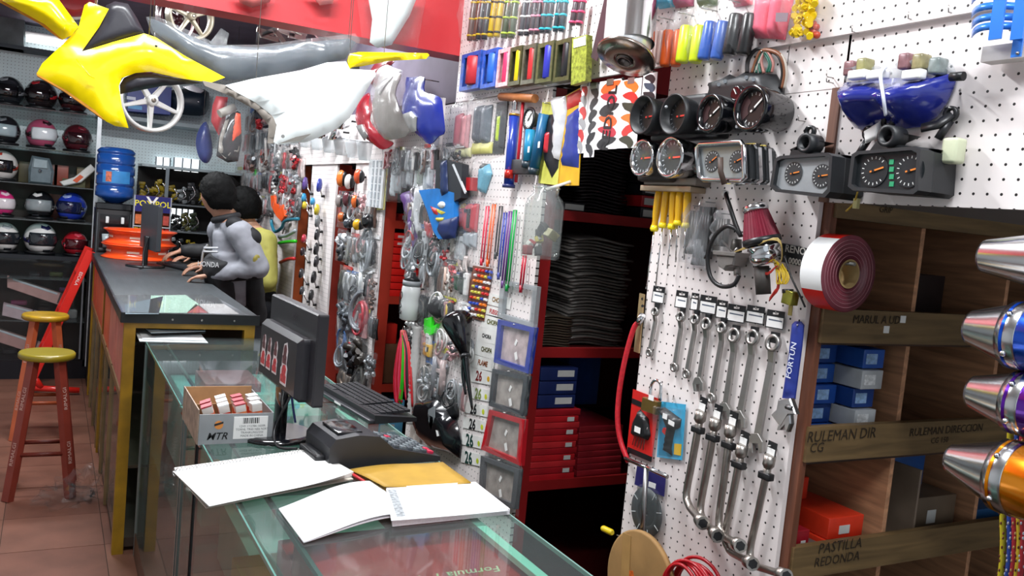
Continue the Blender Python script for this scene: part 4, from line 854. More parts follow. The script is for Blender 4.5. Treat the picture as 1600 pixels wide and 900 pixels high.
def person(label, J, face, skin, top, pants, seed, cloth_parts=(), hands=('L', 'R'), sleeve=.03):
    fwd = Vector(J['fwd']); mb = MB()
    head_mesh(mb, J['head'], face); capsule(mb, Vector(J['head'])-Vector((0, 0, .07)), J['neck'], .047, .055)
    flat_capsule(mb, J['pelvis'], J['chest'], .145, .15, .10, .11, fwd); flat_capsule(mb, J['belly'], Vector(J['neck'])-Vector((0, 0, .02)), .14, .10, .105, .08, fwd)
    for s_ in 'LR':
        chain(mb, [(J['neck'], .055), (J[s_+'s'], .055), (J[s_+'e'], .043), (J[s_+'w'], .028)]); chain(mb, [(J[s_+'h'], .085), (J[s_+'k'], .058), (J[s_+'a'], .042)])
        A_ = Vector(J[s_+'a']); capsule(mb, A_-Vector((0, 0, .02)), A_+fwd.normalized()*.14-Vector((0, 0, .03)), .04, .032)
        hand(mb, J[s_+'w'], J[s_+'f'], J.get(s_+'d', (0, 0, -1)), J[s_+'t'], J.get('curl', .5))
    O = Vector((J['pelvis'][0], J['pelvis'][1], 0))
    body = obj('person', mb.move(Matrix.Translation(-O)), M(skin, .5, 0, .06, 30)); body.location = O; remesh(body, .007, 5); tag(body, label, 'person')
    def child(n, m_, mat, vox=.011, it=6, lb=None):
        o = obj(n, m_.move(Matrix.Translation(-O)), mat, body)
        if vox: remesh(o, vox, it)
        if vox > .010:
            dm_ = o.modifiers.new('folds', 'DISPLACE'); dm_.texture = FOLD; dm_.strength = .012; dm_.mid_level = .5; dm_.texture_coords = 'LOCAL'
        if lb: o['label'] = lb
        return o
    child('hair', hair_mesh(J['head'], face, 1.0, seed), HAIR, 0)
    jk = MB(); e = sleeve
    flat_capsule(jk, Vector(J['pelvis'])+Vector((0, 0, J.get('hem', 0))), J['chest'], .165+e*.2, .175+e*.3, .125, .135, fwd); flat_capsule(jk, J['belly'], Vector(J['neck'])-Vector((0, 0, .015)), .165, .10, .13, .085, fwd)
    for s_ in 'LR': chain(jk, [(Vector(J['neck'])-Vector((0, 0, .03)), .055), (J[s_+'s'], .068+e*.3), (J[s_+'e'], .053+e*.3), (Vector(J[s_+'e']).lerp(Vector(J[s_+'w']), J.get('cuff', .92)), .038+e*.2)])
    child(J.get('topname', 'jacket'), jk, top); pt = MB(); flat_capsule(pt, Vector(J['pelvis'])-Vector((0, 0, .1)), Vector(J['pelvis'])+Vector((0, 0, .12)), .16, .155, .12, .118, fwd)
    for s_ in 'LR': chain(pt, [(J[s_+'h'], .098), (J[s_+'k'], .072), (Vector(J[s_+'a'])+Vector((0, 0, .03)), .06)])
    child('trousers', pt, pants); sh2 = MB()
    for s_ in 'LR': A_ = Vector(J[s_+'a']); capsule(sh2, A_-Vector((0, 0, .035)), A_+fwd.normalized()*.15-Vector((0, 0, .043)), .05, .042)
    child('shoes', sh2, BLK()); return body, child
V = Vector
J1 = dict(fwd=(-.85, .5, 0), head=(.842, 5.2, 1.56), neck=(.905, 5.2, 1.42), chest=(.955, 5.22, 1.31), belly=(1.0, 5.25, 1.06), pelvis=(1.05, 5.3, .90), hem=-.08,
          Ls=(.96, 5.06, 1.355), Le=(1.065, 5.0, 1.165), Lw=(.835, 5.13, 1.098), Lf=(-1, .35, -.18), Lt=(.3, 1, 0), Rs=(.90, 5.37, 1.35), Re=(.97, 5.58, 1.15), Rw=(.86, 5.55, 1.115), Rf=(-1, -.1, -.2), Rt=(0, -1, .1),
          Lh=(1.06, 5.2, .88), Lk=(1.06, 5.18, .47), La=(1.1, 5.16, .08), Rh=(1.04, 5.38, .88), Rk=(1.06, 5.42, .47), Ra=(1.1, 5.44, .08))
p1, ch1 = person('person in grey and black jacket leaning over the counter', J1, (-.72, .66, -.12), '#b98a72', M('#8f9199', .7, 0, .15, 14, .25), M('#1b1c22', .7), 1)
dk = M('#16171b', .7, 0, .15, 14, .2)
def band(mb_fn, vox=.009): return mb_fn
yk = MB(); chain(yk, [(V(J1['Ls'])+V((-.035, .02, .050)), .048), (V(J1['Ls'])+V((.062, -.02, -.02)), .056)]); ch1('shoulder_patch', yk, dk, .009, 4, 'black shoulder patch')
cl = MB(); cl.torus(V((.90, 5.205, 1.432)), .068, .02, (-.3, .1, 1), 18, 8); ch1('collar', cl, dk, 0)
fp = MB(); flat_capsule(fp, V(J1['pelvis'])+V((-.05, -.01, -.06)), V(J1['chest'])+V((-.06, -.012, -.055)), .172, .182, .118, .125, V(J1['fwd'])); ch1('front_panel', fp, dk, .011, 6, 'black front panel')
sd = MB(); chain(sd, [(V((1.04, 5.14, 1.2)), .06), (V((1.10, 5.17, .86)), .07)]); ch1('side_panel', sd, dk, .011, 6)
ps = MB(); chain(ps, [(V(J1['Le'])+V((-.01, -.0, -.022)), .046), (V(J1['Le']).lerp(V(J1['Lw']), .85)+V((0, 0, -.018)), .030)]); ch1('sleeve_panel', ps, dk, .008, 4)
for k, d in enumerate((0, .022)): ch1('reflective_stripe', MB().tube(smooth_path([(.845, 5.08, 1.262-d), (.812, 5.14, 1.255-d), (.79, 5.2, 1.25-d)], 4), .006, 6), M('#c9ccd2', .4), 0)
ch1('lettering', MB().text('HONDA', .042, (.800, 5.075, 1.165), (.62, -.78, .05), (0, 0, 1), .004, 'CENTER', 0, .01), M('#d8d8da', .5), 0)
ch1('arm_patch', MB().ball(V(J1['Ls']).lerp(V(J1['Le']), .72)+V((.005, -.056, .0)), (.026, .012, .03), 12, 8), M('#8f8438', .6, 0, .3, 40), 0)
J2 = dict(fwd=(-.8, .6, 0), head=(1.115, 5.8, 1.497), neck=(1.165, 5.79, 1.36), chest=(1.185, 5.78, 1.24), belly=(1.21, 5.76, 1.0), pelvis=(1.225, 5.74, .86), hem=-.13, topname='shirt', cuff=.35,
          Ls=(1.225, 5.64, 1.285), Le=(1.24, 5.56, 1.04), Lw=(1.02, 5.62, 1.08), Lf=(-1, .2, -.1), Lt=(0, 1, .2), Rs=(1.12, 5.94, 1.29), Re=(1.08, 6.06, 1.06), Rw=(.92, 5.95, 1.1), Rf=(-1, -.1, -.2), Rt=(0, -1, .1),
          Lh=(1.23, 5.65, .84), Lk=(1.22, 5.66, .45), La=(1.24, 5.66, .08), Rh=(1.19, 5.84, .84), Rk=(1.18, 5.86, .45), Ra=(1.2, 5.87, .08))
person('person in pale yellow shirt seen from behind', J2, (-.8, .55, -.18), '#b58a70', M('#b9b45c', .75, 0, .1, 9, .25), M('#15171d', .8), 4, sleeve=.05)
J3 = dict(fwd=(-1, -.1, 0), head=(1.075, 6.32, 1.57), neck=(1.11, 6.3, 1.43), chest=(1.13, 6.3, 1.32), belly=(1.15, 6.3, 1.06), pelvis=(1.17, 6.3, .9), hem=-.05,
          Ls=(1.12, 6.13, 1.33), Le=(1.0, 6.05, 1.17), Lw=(.79, 6.08, 1.165), Lf=(-.9, -.1, -.35), Lt=(.2, 1, .1), Rs=(1.12, 6.47, 1.33), Re=(1.06, 6.55, 1.12), Rw=(.9, 6.46, 1.1), Rf=(-1, -.2, -.2), Rt=(0, -1, .1),
          Lh=(1.17, 6.2, .88), Lk=(1.15, 6.2, .47), La=(1.17, 6.2, .08), Rh=(1.17, 6.4, .88), Rk=(1.15, 6.4, .47), Ra=(1.17, 6.4, .08))
p3, ch3 = person('person in black jacket half hidden behind the other two', J3, (-1, -.2, -.2), '#b98a72', dk, M('#15161a', .8), 8)
ch3('sleeve_piping', MB().tube(smooth_path([(.93, 5.985, 1.22), (.905, 5.99, 1.17), (.90, 5.995, 1.08)], 4), .008, 6), M('#8d8d90', .5), 0)
ch1('wristwatch', MB().torus(V(J1['Rw']), .033, .006, (-1, 0, -.1), 16, 6), M('#c9b48a', .25, .8), 0)
# ================================================================== puffed outlines
def puff(mb, pts, z0, H, fall, cuts=3, base=True, fn=None, smooth=True):
    """closed outline (x,y) raised into a rounded shell of height H (falloff fall), flat back at z0"""
    n = len(pts); ar = sum(pts[i][0]*pts[(i+1) % n][1]-pts[(i+1) % n][0]*pts[i][1] for i in range(n)); P = pts if ar > 0 else pts[::-1]
    segs = [(Vector(P[i]), Vector(P[(i+1) % n])) for i in range(n)]
    def dist(p):
        best = 1e9
        for a, b in segs:
            ab = b-a; t = max(0, min(1, (p-a).dot(ab)/max(ab.dot(ab), 1e-12))); best = min(best, (p-a-ab*t).length)
        return best
    sx0, sx1 = min(p[0] for p in P), max(p[0] for p in P); sy0, sy1 = min(p[1] for p in P), max(p[1] for p in P); stp = max(sx1-sx0, sy1-sy0)/(5+cuts*3)
    pts2 = []
    for i in range(n):      # refine the outline
        p_, q_ = segs[i]; m_ = max(1, int((q_-p_).length/stp))
        for k in range(m_): pts2.append(p_.lerp(q_, k/m_))
    nb_ = len(pts2); yy = sy0+stp*.5; row = 0
    def inside(p):
        r_ = False
        for p_, q_ in segs:
            if (p_.y > p.y) != (q_.y > p.y) and p.x < (q_.x-p_.x)*(p.y-p_.y)/(q_.y-p_.y)+p_.x: r_ = not r_
        return r_
    while yy < sy1:
        xx = sx0+stp*(.5 if row % 2 else 0)
        while xx < sx1:
            p = Vector((xx, yy))
            if inside(p) and dist(p) > stp*.45: pts2.append(p)
            xx += stp
        yy += stp*.87; row += 1
    ov, oe, of, _, _, _ = geometry.delaunay_2d_cdt(pts2, [(i, (i+1) % nb_) for i in range(nb_)], [list(range(nb_))], 1, 1e-7)
    o = []
    for v in ov:
        h_ = dist(v); h = H*math.sin(PI/2*min(1, h_/fall)) if fall else H; z = z0+h
        if fn: z += fn(v.x, v.y, h_)
        o.append((v.x, v.y, z))
    fs = [tuple(q) for q in of]; mb.add(o, fs, smooth)
    if base:
        zb = [(p[0], p[1], z0-.004+(fn(p[0], p[1], 0) if fn else 0)) for p in o]; mb.add(zb, [f_[::-1] for f_ in fs], smooth); cnt = {}
        for f_ in fs:
            for i in range(len(f_)): e = (f_[i], f_[(i+1) % len(f_)]); cnt[e] = cnt.get(e, 0)+1
        rim = [e for e in cnt if (e[1], e[0]) not in cnt]; m = len(o); mb.add(o+zb, [(e[1], e[0], e[0]+m, e[1]+m) for e in rim], False)
    return mb
def shell(it, name, mat, pts, out, H, fall, parent=None, label=None, sp=0, fn=None, cuts=3):
    q = it.l2(spline2(pts, sp) if sp else pts, out); return it.add(name, puff(MB(), q, out, H, fall, cuts, name not in ('bag', 'film', 'wrapping', 'clear_shield'), fn), mat, parent, label)
# ================================================================== fairings hung in front of the red beam
YF = 2.92
yl = M('#f2d800', .22, 0, .03, 4, coat=.6); bk = M('#2b2a30', .32, 0, .1)
def wire(it, px, py, ztop=2.215+.9, out=.02):
    a = it.l(px, py, out); b = Vector((a.x, ztop-it.o.z, a.z)); it.add('hanging_wire', MB().cyl(a, b, .0012, None, 6), STEEL())
it = Item('yellow_fairing', 'large bright yellow motorcycle side fairing hung by the red beam', 'fairing', 'B', (200, 120), YF)
i0 = shell(it, 'shell', yl, [(57, 115), (66, 99), (100, 67), (122, 45), (132, 8), (140, 3), (170, 14), (155, 42), (127, 81), (175, 66), (225, 52), (243, 58), (290, 88), (352, 121), (330, 129), (285, 123), (235, 112), (212, 114), (190, 122), (186, 135), (190, 165), (201, 200), (180, 197), (166, 190), (148, 172), (105, 142)], 0, .022, .03)
shell(it, 'dark_insert', bk, [(127, 81), (158, 34), (166, 8), (180, 2), (200, 6), (214, 28), (226, 52), (175, 67)], -.01, .016, .02); shell(it, 'lower_trim', bk, [(187, 132), (194, 121), (214, 113), (240, 113), (290, 124), (315, 130), (255, 134), (188, 147)], -.03, .02, .02)
shell(it, 'horn', yl, [(-8, -10), (85, -10), (123, 42), (112, 55), (98, 62), (70, 38), (5, 2)], .015, .03, .03); shell(it, 'horn_underside_shade', M('#c98708', .4), [(-8, -8), (15, 0), (72, 36), (98, 62), (92, 60), (60, 36), (0, 4)], .0, .02, .01)  # amber underside paints the shadow below the yellow horn
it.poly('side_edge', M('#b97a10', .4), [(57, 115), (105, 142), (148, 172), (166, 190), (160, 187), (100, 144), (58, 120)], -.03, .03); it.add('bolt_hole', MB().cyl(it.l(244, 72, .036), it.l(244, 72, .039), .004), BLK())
it.add('crease', MB().tube([it.l(119, 92, .037), it.l(140, 118, .039), it.l(148, 122, .039)], .002, 6), yl)
wire(it, 150, 6); wire(it, 233, 56); it.done()
it = Item('wrapped_panel', 'dark panel in clear film hung between the yellow and white fairings', 'fairing', 'B', (400, 90), YF+.06)
out = [(231, 28), (246, 32), (290, 52), (330, 70), (400, 74), (480, 66), (545, 60), (556, 66), (540, 92), (470, 108), (400, 122), (352, 126), (310, 100), (270, 70), (240, 48)]
shell(it, 'panel', M('#39434c', .22, 0, .15, 12, coat=.5), out, 0, .03, .03)
shell(it, 'wrapping', glassy('wrap_film', '#ffffff', 1.4, .1, .10, .9), [(228, 26), (246, 26), (292, 46), (330, 64), (345, 44), (358, 52), (354, 70), (410, 70), (485, 60), (555, 52), (562, 62), (548, 96), (470, 114), (400, 126), (350, 132), (305, 108), (262, 74), (236, 52)], .004, .042, .02, fn=lambda x, y, d: .008*noise.noise(Vector((x*18, y*60, 0))))
wire(it, 240, 28); wire(it, 545, 58); it.done()
it = Item('yellow_tail_fin', 'slim yellow tail fin hung above the white fairing', 'fairing', 'B', (600, 92), YF)
shell(it, 'fin', yl, [(546, 84), (562, 81), (620, 82), (668, 83), (671, 86), (666, 92), (610, 95), (558, 105), (546, 107), (543, 95)], 0, .02, .015); it.poly('bracket', bk, [(546, 104), (560, 103), (560, 112), (550, 112)], -.01, .012); wire(it, 600, 83); it.done()
it = Item('white_fairing', 'large white motorcycle fairing hung below the wrapped panel', 'fairing', 'B', (470, 160), YF-.02)
wf = M('#eef6f6', .25, 0, .02, 3, coat=.5)
shell(it, 'shell', wf, [(352, 133), (400, 122), (470, 110), (510, 98), (540, 96), (546, 108), (585, 110), (588, 116), (568, 148), (545, 185), (520, 205), (480, 222), (435, 226), (428, 222), (433, 195), (425, 180), (400, 160), (370, 144)], 0, .022, .03, fn=lambda x, y, d: .006*math.sin(9*x+6*y))
shell(it, 'inner_lip', M('#847d75', .5), [(316, 126), (352, 133), (385, 148), (412, 166), (432, 182), (435, 196), (430, 224), (418, 224), (420, 196), (400, 172), (360, 150), (320, 134)], -.015, .014, .01)
it.poly('dark_slot', M('#6f6c66', .5), [(434, 225), (462, 214), (486, 209), (470, 220), (452, 222)], .034, .003); it.add('screw', MB().cyl(it.l(442, 213, .036), it.l(442, 213, .04), .006), STEEL()); wire(it, 545, 98); wire(it, 400, 123); it.done()
it = Item('film_wrapped_fairing', 'pale fairing in clear film hung against the red beam', 'fairing', 'B', (600, 40), 3.14)
shell(it, 'panel', M('#d3dedc', .3), [(574, -12), (655, -12), (640, 25), (612, 70), (590, 75), (578, 66), (582, 30)], 0, .03, .03); shell(it, 'wrapping', PLASTIC(), [(556, -14), (668, -14), (660, 30), (652, 78), (600, 80), (566, 72), (562, 30)], .005, .035, .02); it.done()
it = Item('film_wrapped_cowl', 'red part in a clear bag hung on the red beam above the wrapped panel', 'parts bag', 'B', (420, 0), 3.15); shell(it, 'part', M('#b8433f', .4), [(368, -16), (428, -16), (422, 3), (395, 12), (375, 4)], 0, .02, .02); shell(it, 'bag', PLASTIC(), [(360, -20), (436, -20), (428, 8), (395, 16), (368, 8)], .004, .03, .02); it.done()
it = Item('film_bag', 'clear bag hung on the red beam left of the pale fairing', 'plastic bag', 'B', (505, 0), 3.15); shell(it, 'part', M('#c2635f', .4), [(480, -16), (525, -16), (520, 5), (500, 8)], 0, .015, .02); shell(it, 'bag', PLASTIC(), [(470, -20), (530, -20), (527, 10), (505, 16), (482, 6)], .004, .03, .02); it.done()
it = Item('red_disc_cover', 'round red cover with white rim at the top left', 'cover', 'B', (112, 5), 3.4); c = it.l(113, -6); it.add('disc', MB().lathe([(0, .07), (.02, .068), (.03, .05)], c, (0, 0, 1), 28), M('#b8303a', .35, 0, .1, coat=.3)); it.add('rim', MB().torus((c.x, c.y, .0), .073, .006, (0, 0, 1), 32, 6), WHITE()); it.add('hanger', MB().cyl((c.x, c.y+.06, -.005), (c.x, c.y+.5, -.005), .002, None, 6), STEEL()); it.done()
# ================================================================== wheels and cases at the back, under the loft
def mag_wheel(label, px, py, y, Rpx, col, tilt=0.0, rot=0.0, tyre=False):
    it = Item('mag_wheel', label, 'wheel', 'B', (px, py), y); R_ = Rpx*it.sc; m_ = M(col, .3, .15, .05); it.R = it.R @ Matrix.Rotation(tilt, 3, 'Y')
    it.add('rim', MB().lathe([(-.03, R_*.97), (-.03, R_), (-.01, R_*.95), (.01, R_*.95), (.03, R_), (.03, R_*.90), (0, R_*.86), (-.03, R_*.90), (-.03, R_*.97)], n=44, cap=False), m_)
    it.add('hub', MB().lathe([(-.03, R_*.10), (-.03, R_*.17), (.035, R_*.17), (.045, R_*.12), (.045, .01)], n=20), m_); it.add('bearing', MB().lathe([(.04, R_*.09), (.05, R_*.07), (.05, .004)], n=16), M('#8c8478', .3, .8))
    for k in range(5):
        a = rot+k*2*PI/5; d = Vector((math.cos(a), math.sin(a), 0)); s_ = Vector((-d.y, d.x, 0)); r0, r1 = R_*.15, R_*.9
        it.add('spoke', MB().prism([tuple((d*r0+s_*R_*.09)[:2]), tuple((d*r0-s_*R_*.09)[:2]), tuple((d*r1-s_*R_*.05)[:2]), tuple((d*r1+s_*R_*.05)[:2])], -.012, .016, .006), m_)
    if tyre: it.add('tyre', MB().torus((0, 0, 0), R_*1.06, R_*.1, (0, 0, 1), 40, 10), BLK())
    it.add('hanging_wire', MB().cyl((0, R_*.9, 0), (0, 2.70-it.o.z, 0), .0015, None, 6), STEEL()); it.done()
mag_wheel('white five-spoke wheel hanging in front of the back wall', 236, 157, 5.6, 49, '#dcdcd8', .25, .95)
mag_wheel('grey-gold spoked wheel hanging under the loft', 297, 26, 5.0, 36, '#a39a86', .3, .4)
mag_wheel('maroon wheel hanging behind the grey-gold one', 278, 30, 5.3, 34, '#4a2028', .5, .2)
it = Item('blue_carton', 'blue printed carton on the ledge of the back wall', 'box', 'B', (232, 157), 7.6); it.poly('body', M('#2b3f8f', .35, 0, .1), [(196, 135), (264, 140), (262, 182), (196, 176)], -.1, .2, .004); it.poly('print', M('#5aa7dc', .4), [(200, 163), (222, 166), (222, 172), (200, 169)], .101, .001); it.poly('print', M('#d8e0f0', .4), [(198, 150), (212, 152), (212, 157), (198, 155)], .101, .001); it.done()
it = Item('tail_case', 'navy motorcycle tail case on the ledge of the back wall', 'case', 'B', (297, 160), 7.6); shell(it, 'body', M('#1d2a38', .35, 0, .1, coat=.3), [(262, 142), (320, 140), (327, 158), (324, 174), (312, 181), (270, 176), (262, 162)], 0, .12, .08, sp=3); it.poly('cover', CHROME(), [(284, 136), (300, 133), (318, 142), (312, 147), (296, 142)], .05, .03); it.add('lock', MB().ball(it.l(310, 159, .12), .012, 8, 6), CHROME()); it.done()
struct('trim_5', MB().span((on_y(150, 186, 7.6).x, 7.42, on_y(220, 186, 7.6).z-.03), (on_y(345, 190, 7.6).x, 7.82, on_y(220, 186, 7.6).z)), M('#8e9aa0', .5))
# bags hanging near the far corner
it = Item('blue_fender', 'dark blue fender in film hanging near the far corner', 'fairing', 'W', (320, 220), 1.30); it.o = on_y(322, 222, 6.9); it.fr = 'B'; it.plane = 6.9; it.R = FR['B']
shell(it, 'shell', M('#20357f', .3, 0, .12, coat=.4), [(322, 190), (330, 215), (332, 240), (324, 255), (312, 248), (306, 225), (310, 204)], 0, .05, .04, sp=3); shell(it, 'bag', PLASTIC(), [(318, 180), (345, 200), (346, 250), (330, 262), (308, 252), (303, 220)], .01, .06, .04); wire(it, 318, 185, 2.72); it.done()
it = Item('black_fender', 'black and grey fender with orange flash hanging in a clear bag', 'fairing', 'B', (360, 200), 6.3)
shell(it, 'shell', M('#201f22', .25, 0, .1, coat=.5), [(368, 172), (376, 176), (378, 220), (372, 252), (356, 254), (338, 244), (342, 215), (354, 185)], 0, .05, .04); shell(it, 'grey_band', M('#8f8a82', .35), [(352, 188), (358, 186), (347, 222), (352, 240), (374, 228), (373, 236), (352, 248), (341, 236), (343, 215)], .035, .02, .015); shell(it, 'orange_flash', M('#e8502a', .35), [(369, 176), (376, 178), (377, 208), (360, 226), (363, 200)], .045, .01, .01)
it.add('handgrip', MB().cyl(it.l(343, 178, .05), it.l(366, 168, .02), .03), M('#9a968f', .5)); shell(it, 'bag', PLASTIC(), [(352, 160), (392, 168), (392, 262), (345, 258), (334, 240), (340, 205)], .03, .06, .04); wire(it, 366, 168, 2.72); it.done()
it = Item('red_bagged_cowl', 'red cowl in a clear bag behind the black fender', 'parts bag', 'B', (345, 180), 6.5); shell(it, 'cowl', M('#b02a32', .35), [(338, 150), (356, 152), (352, 190), (342, 212), (330, 190), (332, 165)], 0, .05, .04); shell(it, 'bag', PLASTIC(), [(335, 146), (360, 148), (356, 196), (342, 218), (326, 192)], .01, .06, .04); wire(it, 346, 150, 2.72); it.done()
# goods lying on the loft ledge behind the beam
for k, (px, py, c, lb) in enumerate(((455, 52, '#d6d2cc', 'white bagged bracket under the loft edge'), (430, 60, '#9a948c', 'grey bagged bracket under the loft edge'), (495, 58, '#c8a0a4', 'pinkish bagged parts under the loft edge'), (515, 62, '#d8d4d4', 'small white bagged parts under the loft edge'))):
    it = Item('bagged_bracket', lb, 'parts bag', 'B', (px, py), 4.2); mb = MB(); random.seed(k)
    for q in range(4): mb.box((random.uniform(-.05, .05), random.uniform(-.03, .03), 0), (.08, .02, .02), Matrix.Rotation(random.uniform(-1, 1), 3, 'Z'))
    it.add('content', mb, M(c, .4)); it.add('bag', pillow(MB(), 0, .07, .18, .13, .06, -.03, k), PLASTIC()); it.add('hanging_wire', MB().cyl((0, .06, 0), (0, 2.71-it.o.z, 0), .0012, None, 6), STEEL()); it.done()
# ================================================================== the tool panel
ORD = ('first', 'second', 'third', 'fourth', 'fifth', 'sixth', 'seventh', 'eighth', 'ninth', 'tenth', 'eleventh', 'twelfth')
def header_card(it, px0, py0, px1, py1, out=.006):
    """black hang card with white label between the given px corners"""
    dy = (px1-px0)*.16; q = [(px0+2, py0), (px1+1, py0+dy), (px1-3, py1+dy), (px0-2, py1)]
    c = it.poly('hang_card', BLK(), q, out, .0015); lab = [(px0+1, py0+(py1-py0)*.36), (px1-1.5, py0+(py1-py0)*.36+dy), (px1-3.5, py1+dy-1.5), (px0-1, py1-1.5)]
    l = it.poly('paper_label', WHITE(), lab, out+.0016, .0005, parent=c); mx = (px0+px1)/2
    a = it.l2([(px0+3, py0+(py1-py0)*.52), (px1-4, py0+(py1-py0)*.52+dy*.9), (px1-4, py0+(py1-py0)*.6+dy*.9), (px0+3, py0+(py1-py0)*.6)], out+.0021); it.add('print', MB().prism(a, out+.0021, out+.0023), M('#5a6474', .6), c)
    hole = it.l2([(mx-4, py0+5), (mx+5, py0+6), (mx+4, py0+9), (mx-4, py0+8)], out+.0016); it.add('hang_hole', MB().prism(hole, out+.0016, out+.002), M('#d8d2cf', .6), c)
    it.add('hook', MB().tube([it.l(mx, py0+6, 0), it.l(mx, py0+6, .02), it.l(mx, py0+4, .024)], .0015, 6), STEEL())
def wrench(k, card, ring, bot, wpx, jaw, lb):
    it = Item('combination_wrench', lb, 'wrench', 'W', ring, group='wrenches hung across the tool panel'); header_card(it, *card)
    st = STEEL(); o = .016; a = it.l(ring[0], ring[1], o); b = it.l(bot[0], bot[1], .010); s_ = it.sc; w_ = wpx*s_*1.2; d = (b-a); d.z = 0; d.normalize(); n_ = Vector((-d.y, d.x, 0))
    it.add('clip', MB().box(a+Vector((0, .012, -.004)), (w_*1.1, .024, .008)), BLK())
    r = w_*1.05; it.add('ring_head', MB().lathe([(-.005, r*.62), (-.005, r), (.005, r), (.005, r*.62), (-.005, r*.62)], a, (.0, .15, 1), 20, False), st)
    p0 = a+d*r*.9; p1 = a+d*(r*2.2)+Vector((0, 0, -.006)); mb = MB()
    def bar(p, q, wa, wb, t): mb.add([p+n_*wa+Vector((0, 0, t)), p-n_*wa+Vector((0, 0, t)), p-n_*wa-Vector((0, 0, t)), p+n_*wa-Vector((0, 0, t)), q+n_*wb+Vector((0, 0, t)), q-n_*wb+Vector((0, 0, t)), q-n_*wb-Vector((0, 0, t)), q+n_*wb-Vector((0, 0, t))], [(0, 1, 5, 4), (1, 2, 6, 5), (2, 3, 7, 6), (3, 0, 4, 7), (3, 2, 1, 0), (4, 5, 6, 7)])
    bar(p0, p1, w_*.5, w_*.42, .0035); bar(p1, b-d*w_*.4, w_*.42, w_*.5, .0035); it.add('shank', mb, st)
    if jaw:
        j = w_*1.25; ang = .35; e = d*math.cos(ang)+n_*math.sin(ang); f = Vector((-e.y, e.x, 0)); P = [b-e*j*.9+f*j*.45, b-e*j*.1+f*j, b+e*j*.9+f*j*.85, b+e*j*.95+f*j*.42, b+e*j*.05+f*j*.38, b+e*j*.05-f*j*.38, b+e*j*.95-f*j*.42, b+e*j*.9-f*j*.85, b-e*j*.1-f*j, b-e*j*.9-f*j*.45]
        it.add('open_jaw', MB().prism([p[:2] for p in P], b.z-.005, b.z+.005, .001), st)
    else: it.add('ring_end', MB().lathe([(-.005, w_*.55), (-.005, w_*.95), (.005, w_*.95), (.005, w_*.55), (-.005, w_*.55)], b, (0, 0, 1), 18, False), st)
    it.done()
WR = [((1020, 446, 1039, 472), (1024, 487), (1015, 551), 5.5, 0), ((1056, 453, 1075, 480), (1064, 495), (1054, 574), 6.5, 0), ((1080, 457, 1092, 484), (1086, 499), (1073, 584), 6.5, 0), ((1094, 460, 1120, 488), (1104, 506), (1092, 600), 8, 1),
      ((1120, 468, 1137, 496), (1128, 512), (1112, 622), 7.5, 0), ((1137, 474, 1165, 501), (1147, 524), (1133, 642), 9.5, 1), ((1167, 476, 1195, 503), (1176, 527), (1155, 655), 10, 1), ((1198, 483, 1226, 511), (1208, 536), (1182, 692), 11, 1)]
for k, (c, r_, b, w_, j) in enumerate(WR): wrench(k, c, r_, b, w_, j, ['smallest wrench, at the left end of the hung row', 'second wrench from the left on the tool panel', 'slim third wrench from the left on the tool panel', 'fourth wrench from the left, with an open lower jaw', 'fifth wrench from the left, with a ring at both ends', 'sixth wrench from the left, open jaw above the socket bars', 'seventh wrench from the left, beside the largest one', 'largest wrench at the right end of the hung row'][k])
# L-shaped socket bars
SK = [((1093, 658), (1071, 779), (1080, 796), (1097, 816)), ((1116, 670), (1093, 800), (1100, 815), (1120, 836)), ((1140, 681), (1122, 822), (1132, 838), (1155, 852)), ((1157, 712), (1131, 846), (1143, 863), (1174, 880)), ((1200, 729), (1170, 868), (1180, 884), (1226, 899))]
for k, (t, b, b2, e) in enumerate(SK):
    it = Item('socket_wrench', '%s L-shaped socket wrench from the left, hung low on the tool panel' % ORD[k], 'socket wrench', 'W', t, group='L-shaped socket wrenches on the tool panel'); st = M('#a7a19b', .36, 1, .1, 40)
    T_ = it.l(*t, .022); B_ = it.l(*b, .022); B2 = it.l(*b2, .034); E_ = it.l(*e, .075); r = 5.8*it.sc
    it.add('shaft', MB().tube(smooth_path([T_, T_.lerp(B_, .5), T_.lerp(B_, .93), B_.lerp(B2, .6), B2, B2.lerp(E_, .5), E_], 4), r, 12), st)
    d = (B_-T_).normalized(); it.add('socket', MB().lathe([(-.026, r*1.55), (-.003, r*1.6), (.004, r*1.05)], T_, d, 16), st)
    d2 = (E_-B2).normalized(); s2 = it.add('socket', MB().lathe([(-.03, r*1.05), (-.02, r*1.7), (.008, r*1.75)], E_, d2, 16), st); it.add('socket_recess', MB().lathe([(.0082, r*1.25), (.0092, r*1.25)], E_, d2, 6), BLK(), s2)
    it.add('plastic_clamp', MB().box(T_+d*.022, (.034, .016, .018), None, .003), BLK()); a = it.l(t[0]+1, t[1]-22, .02)
    cd = it.add('hang_card', MB().box(a+Vector((.004, 0, -.004)), (.026, .05, .0015), Matrix.Rotation(-.06, 3, 'Z')), BLK()); it.add('paper_label', MB().box(a+Vector((.003, -.005, -.003)), (.022, .03, .0015), Matrix.Rotation(-.06, 3, 'Z')), WHITE(), cd); it.add('hook', MB().tube([a+Vector((0, .015, -.024)), a+Vector((0, .015, .004))], .0015, 6), STEEL()); it.done()
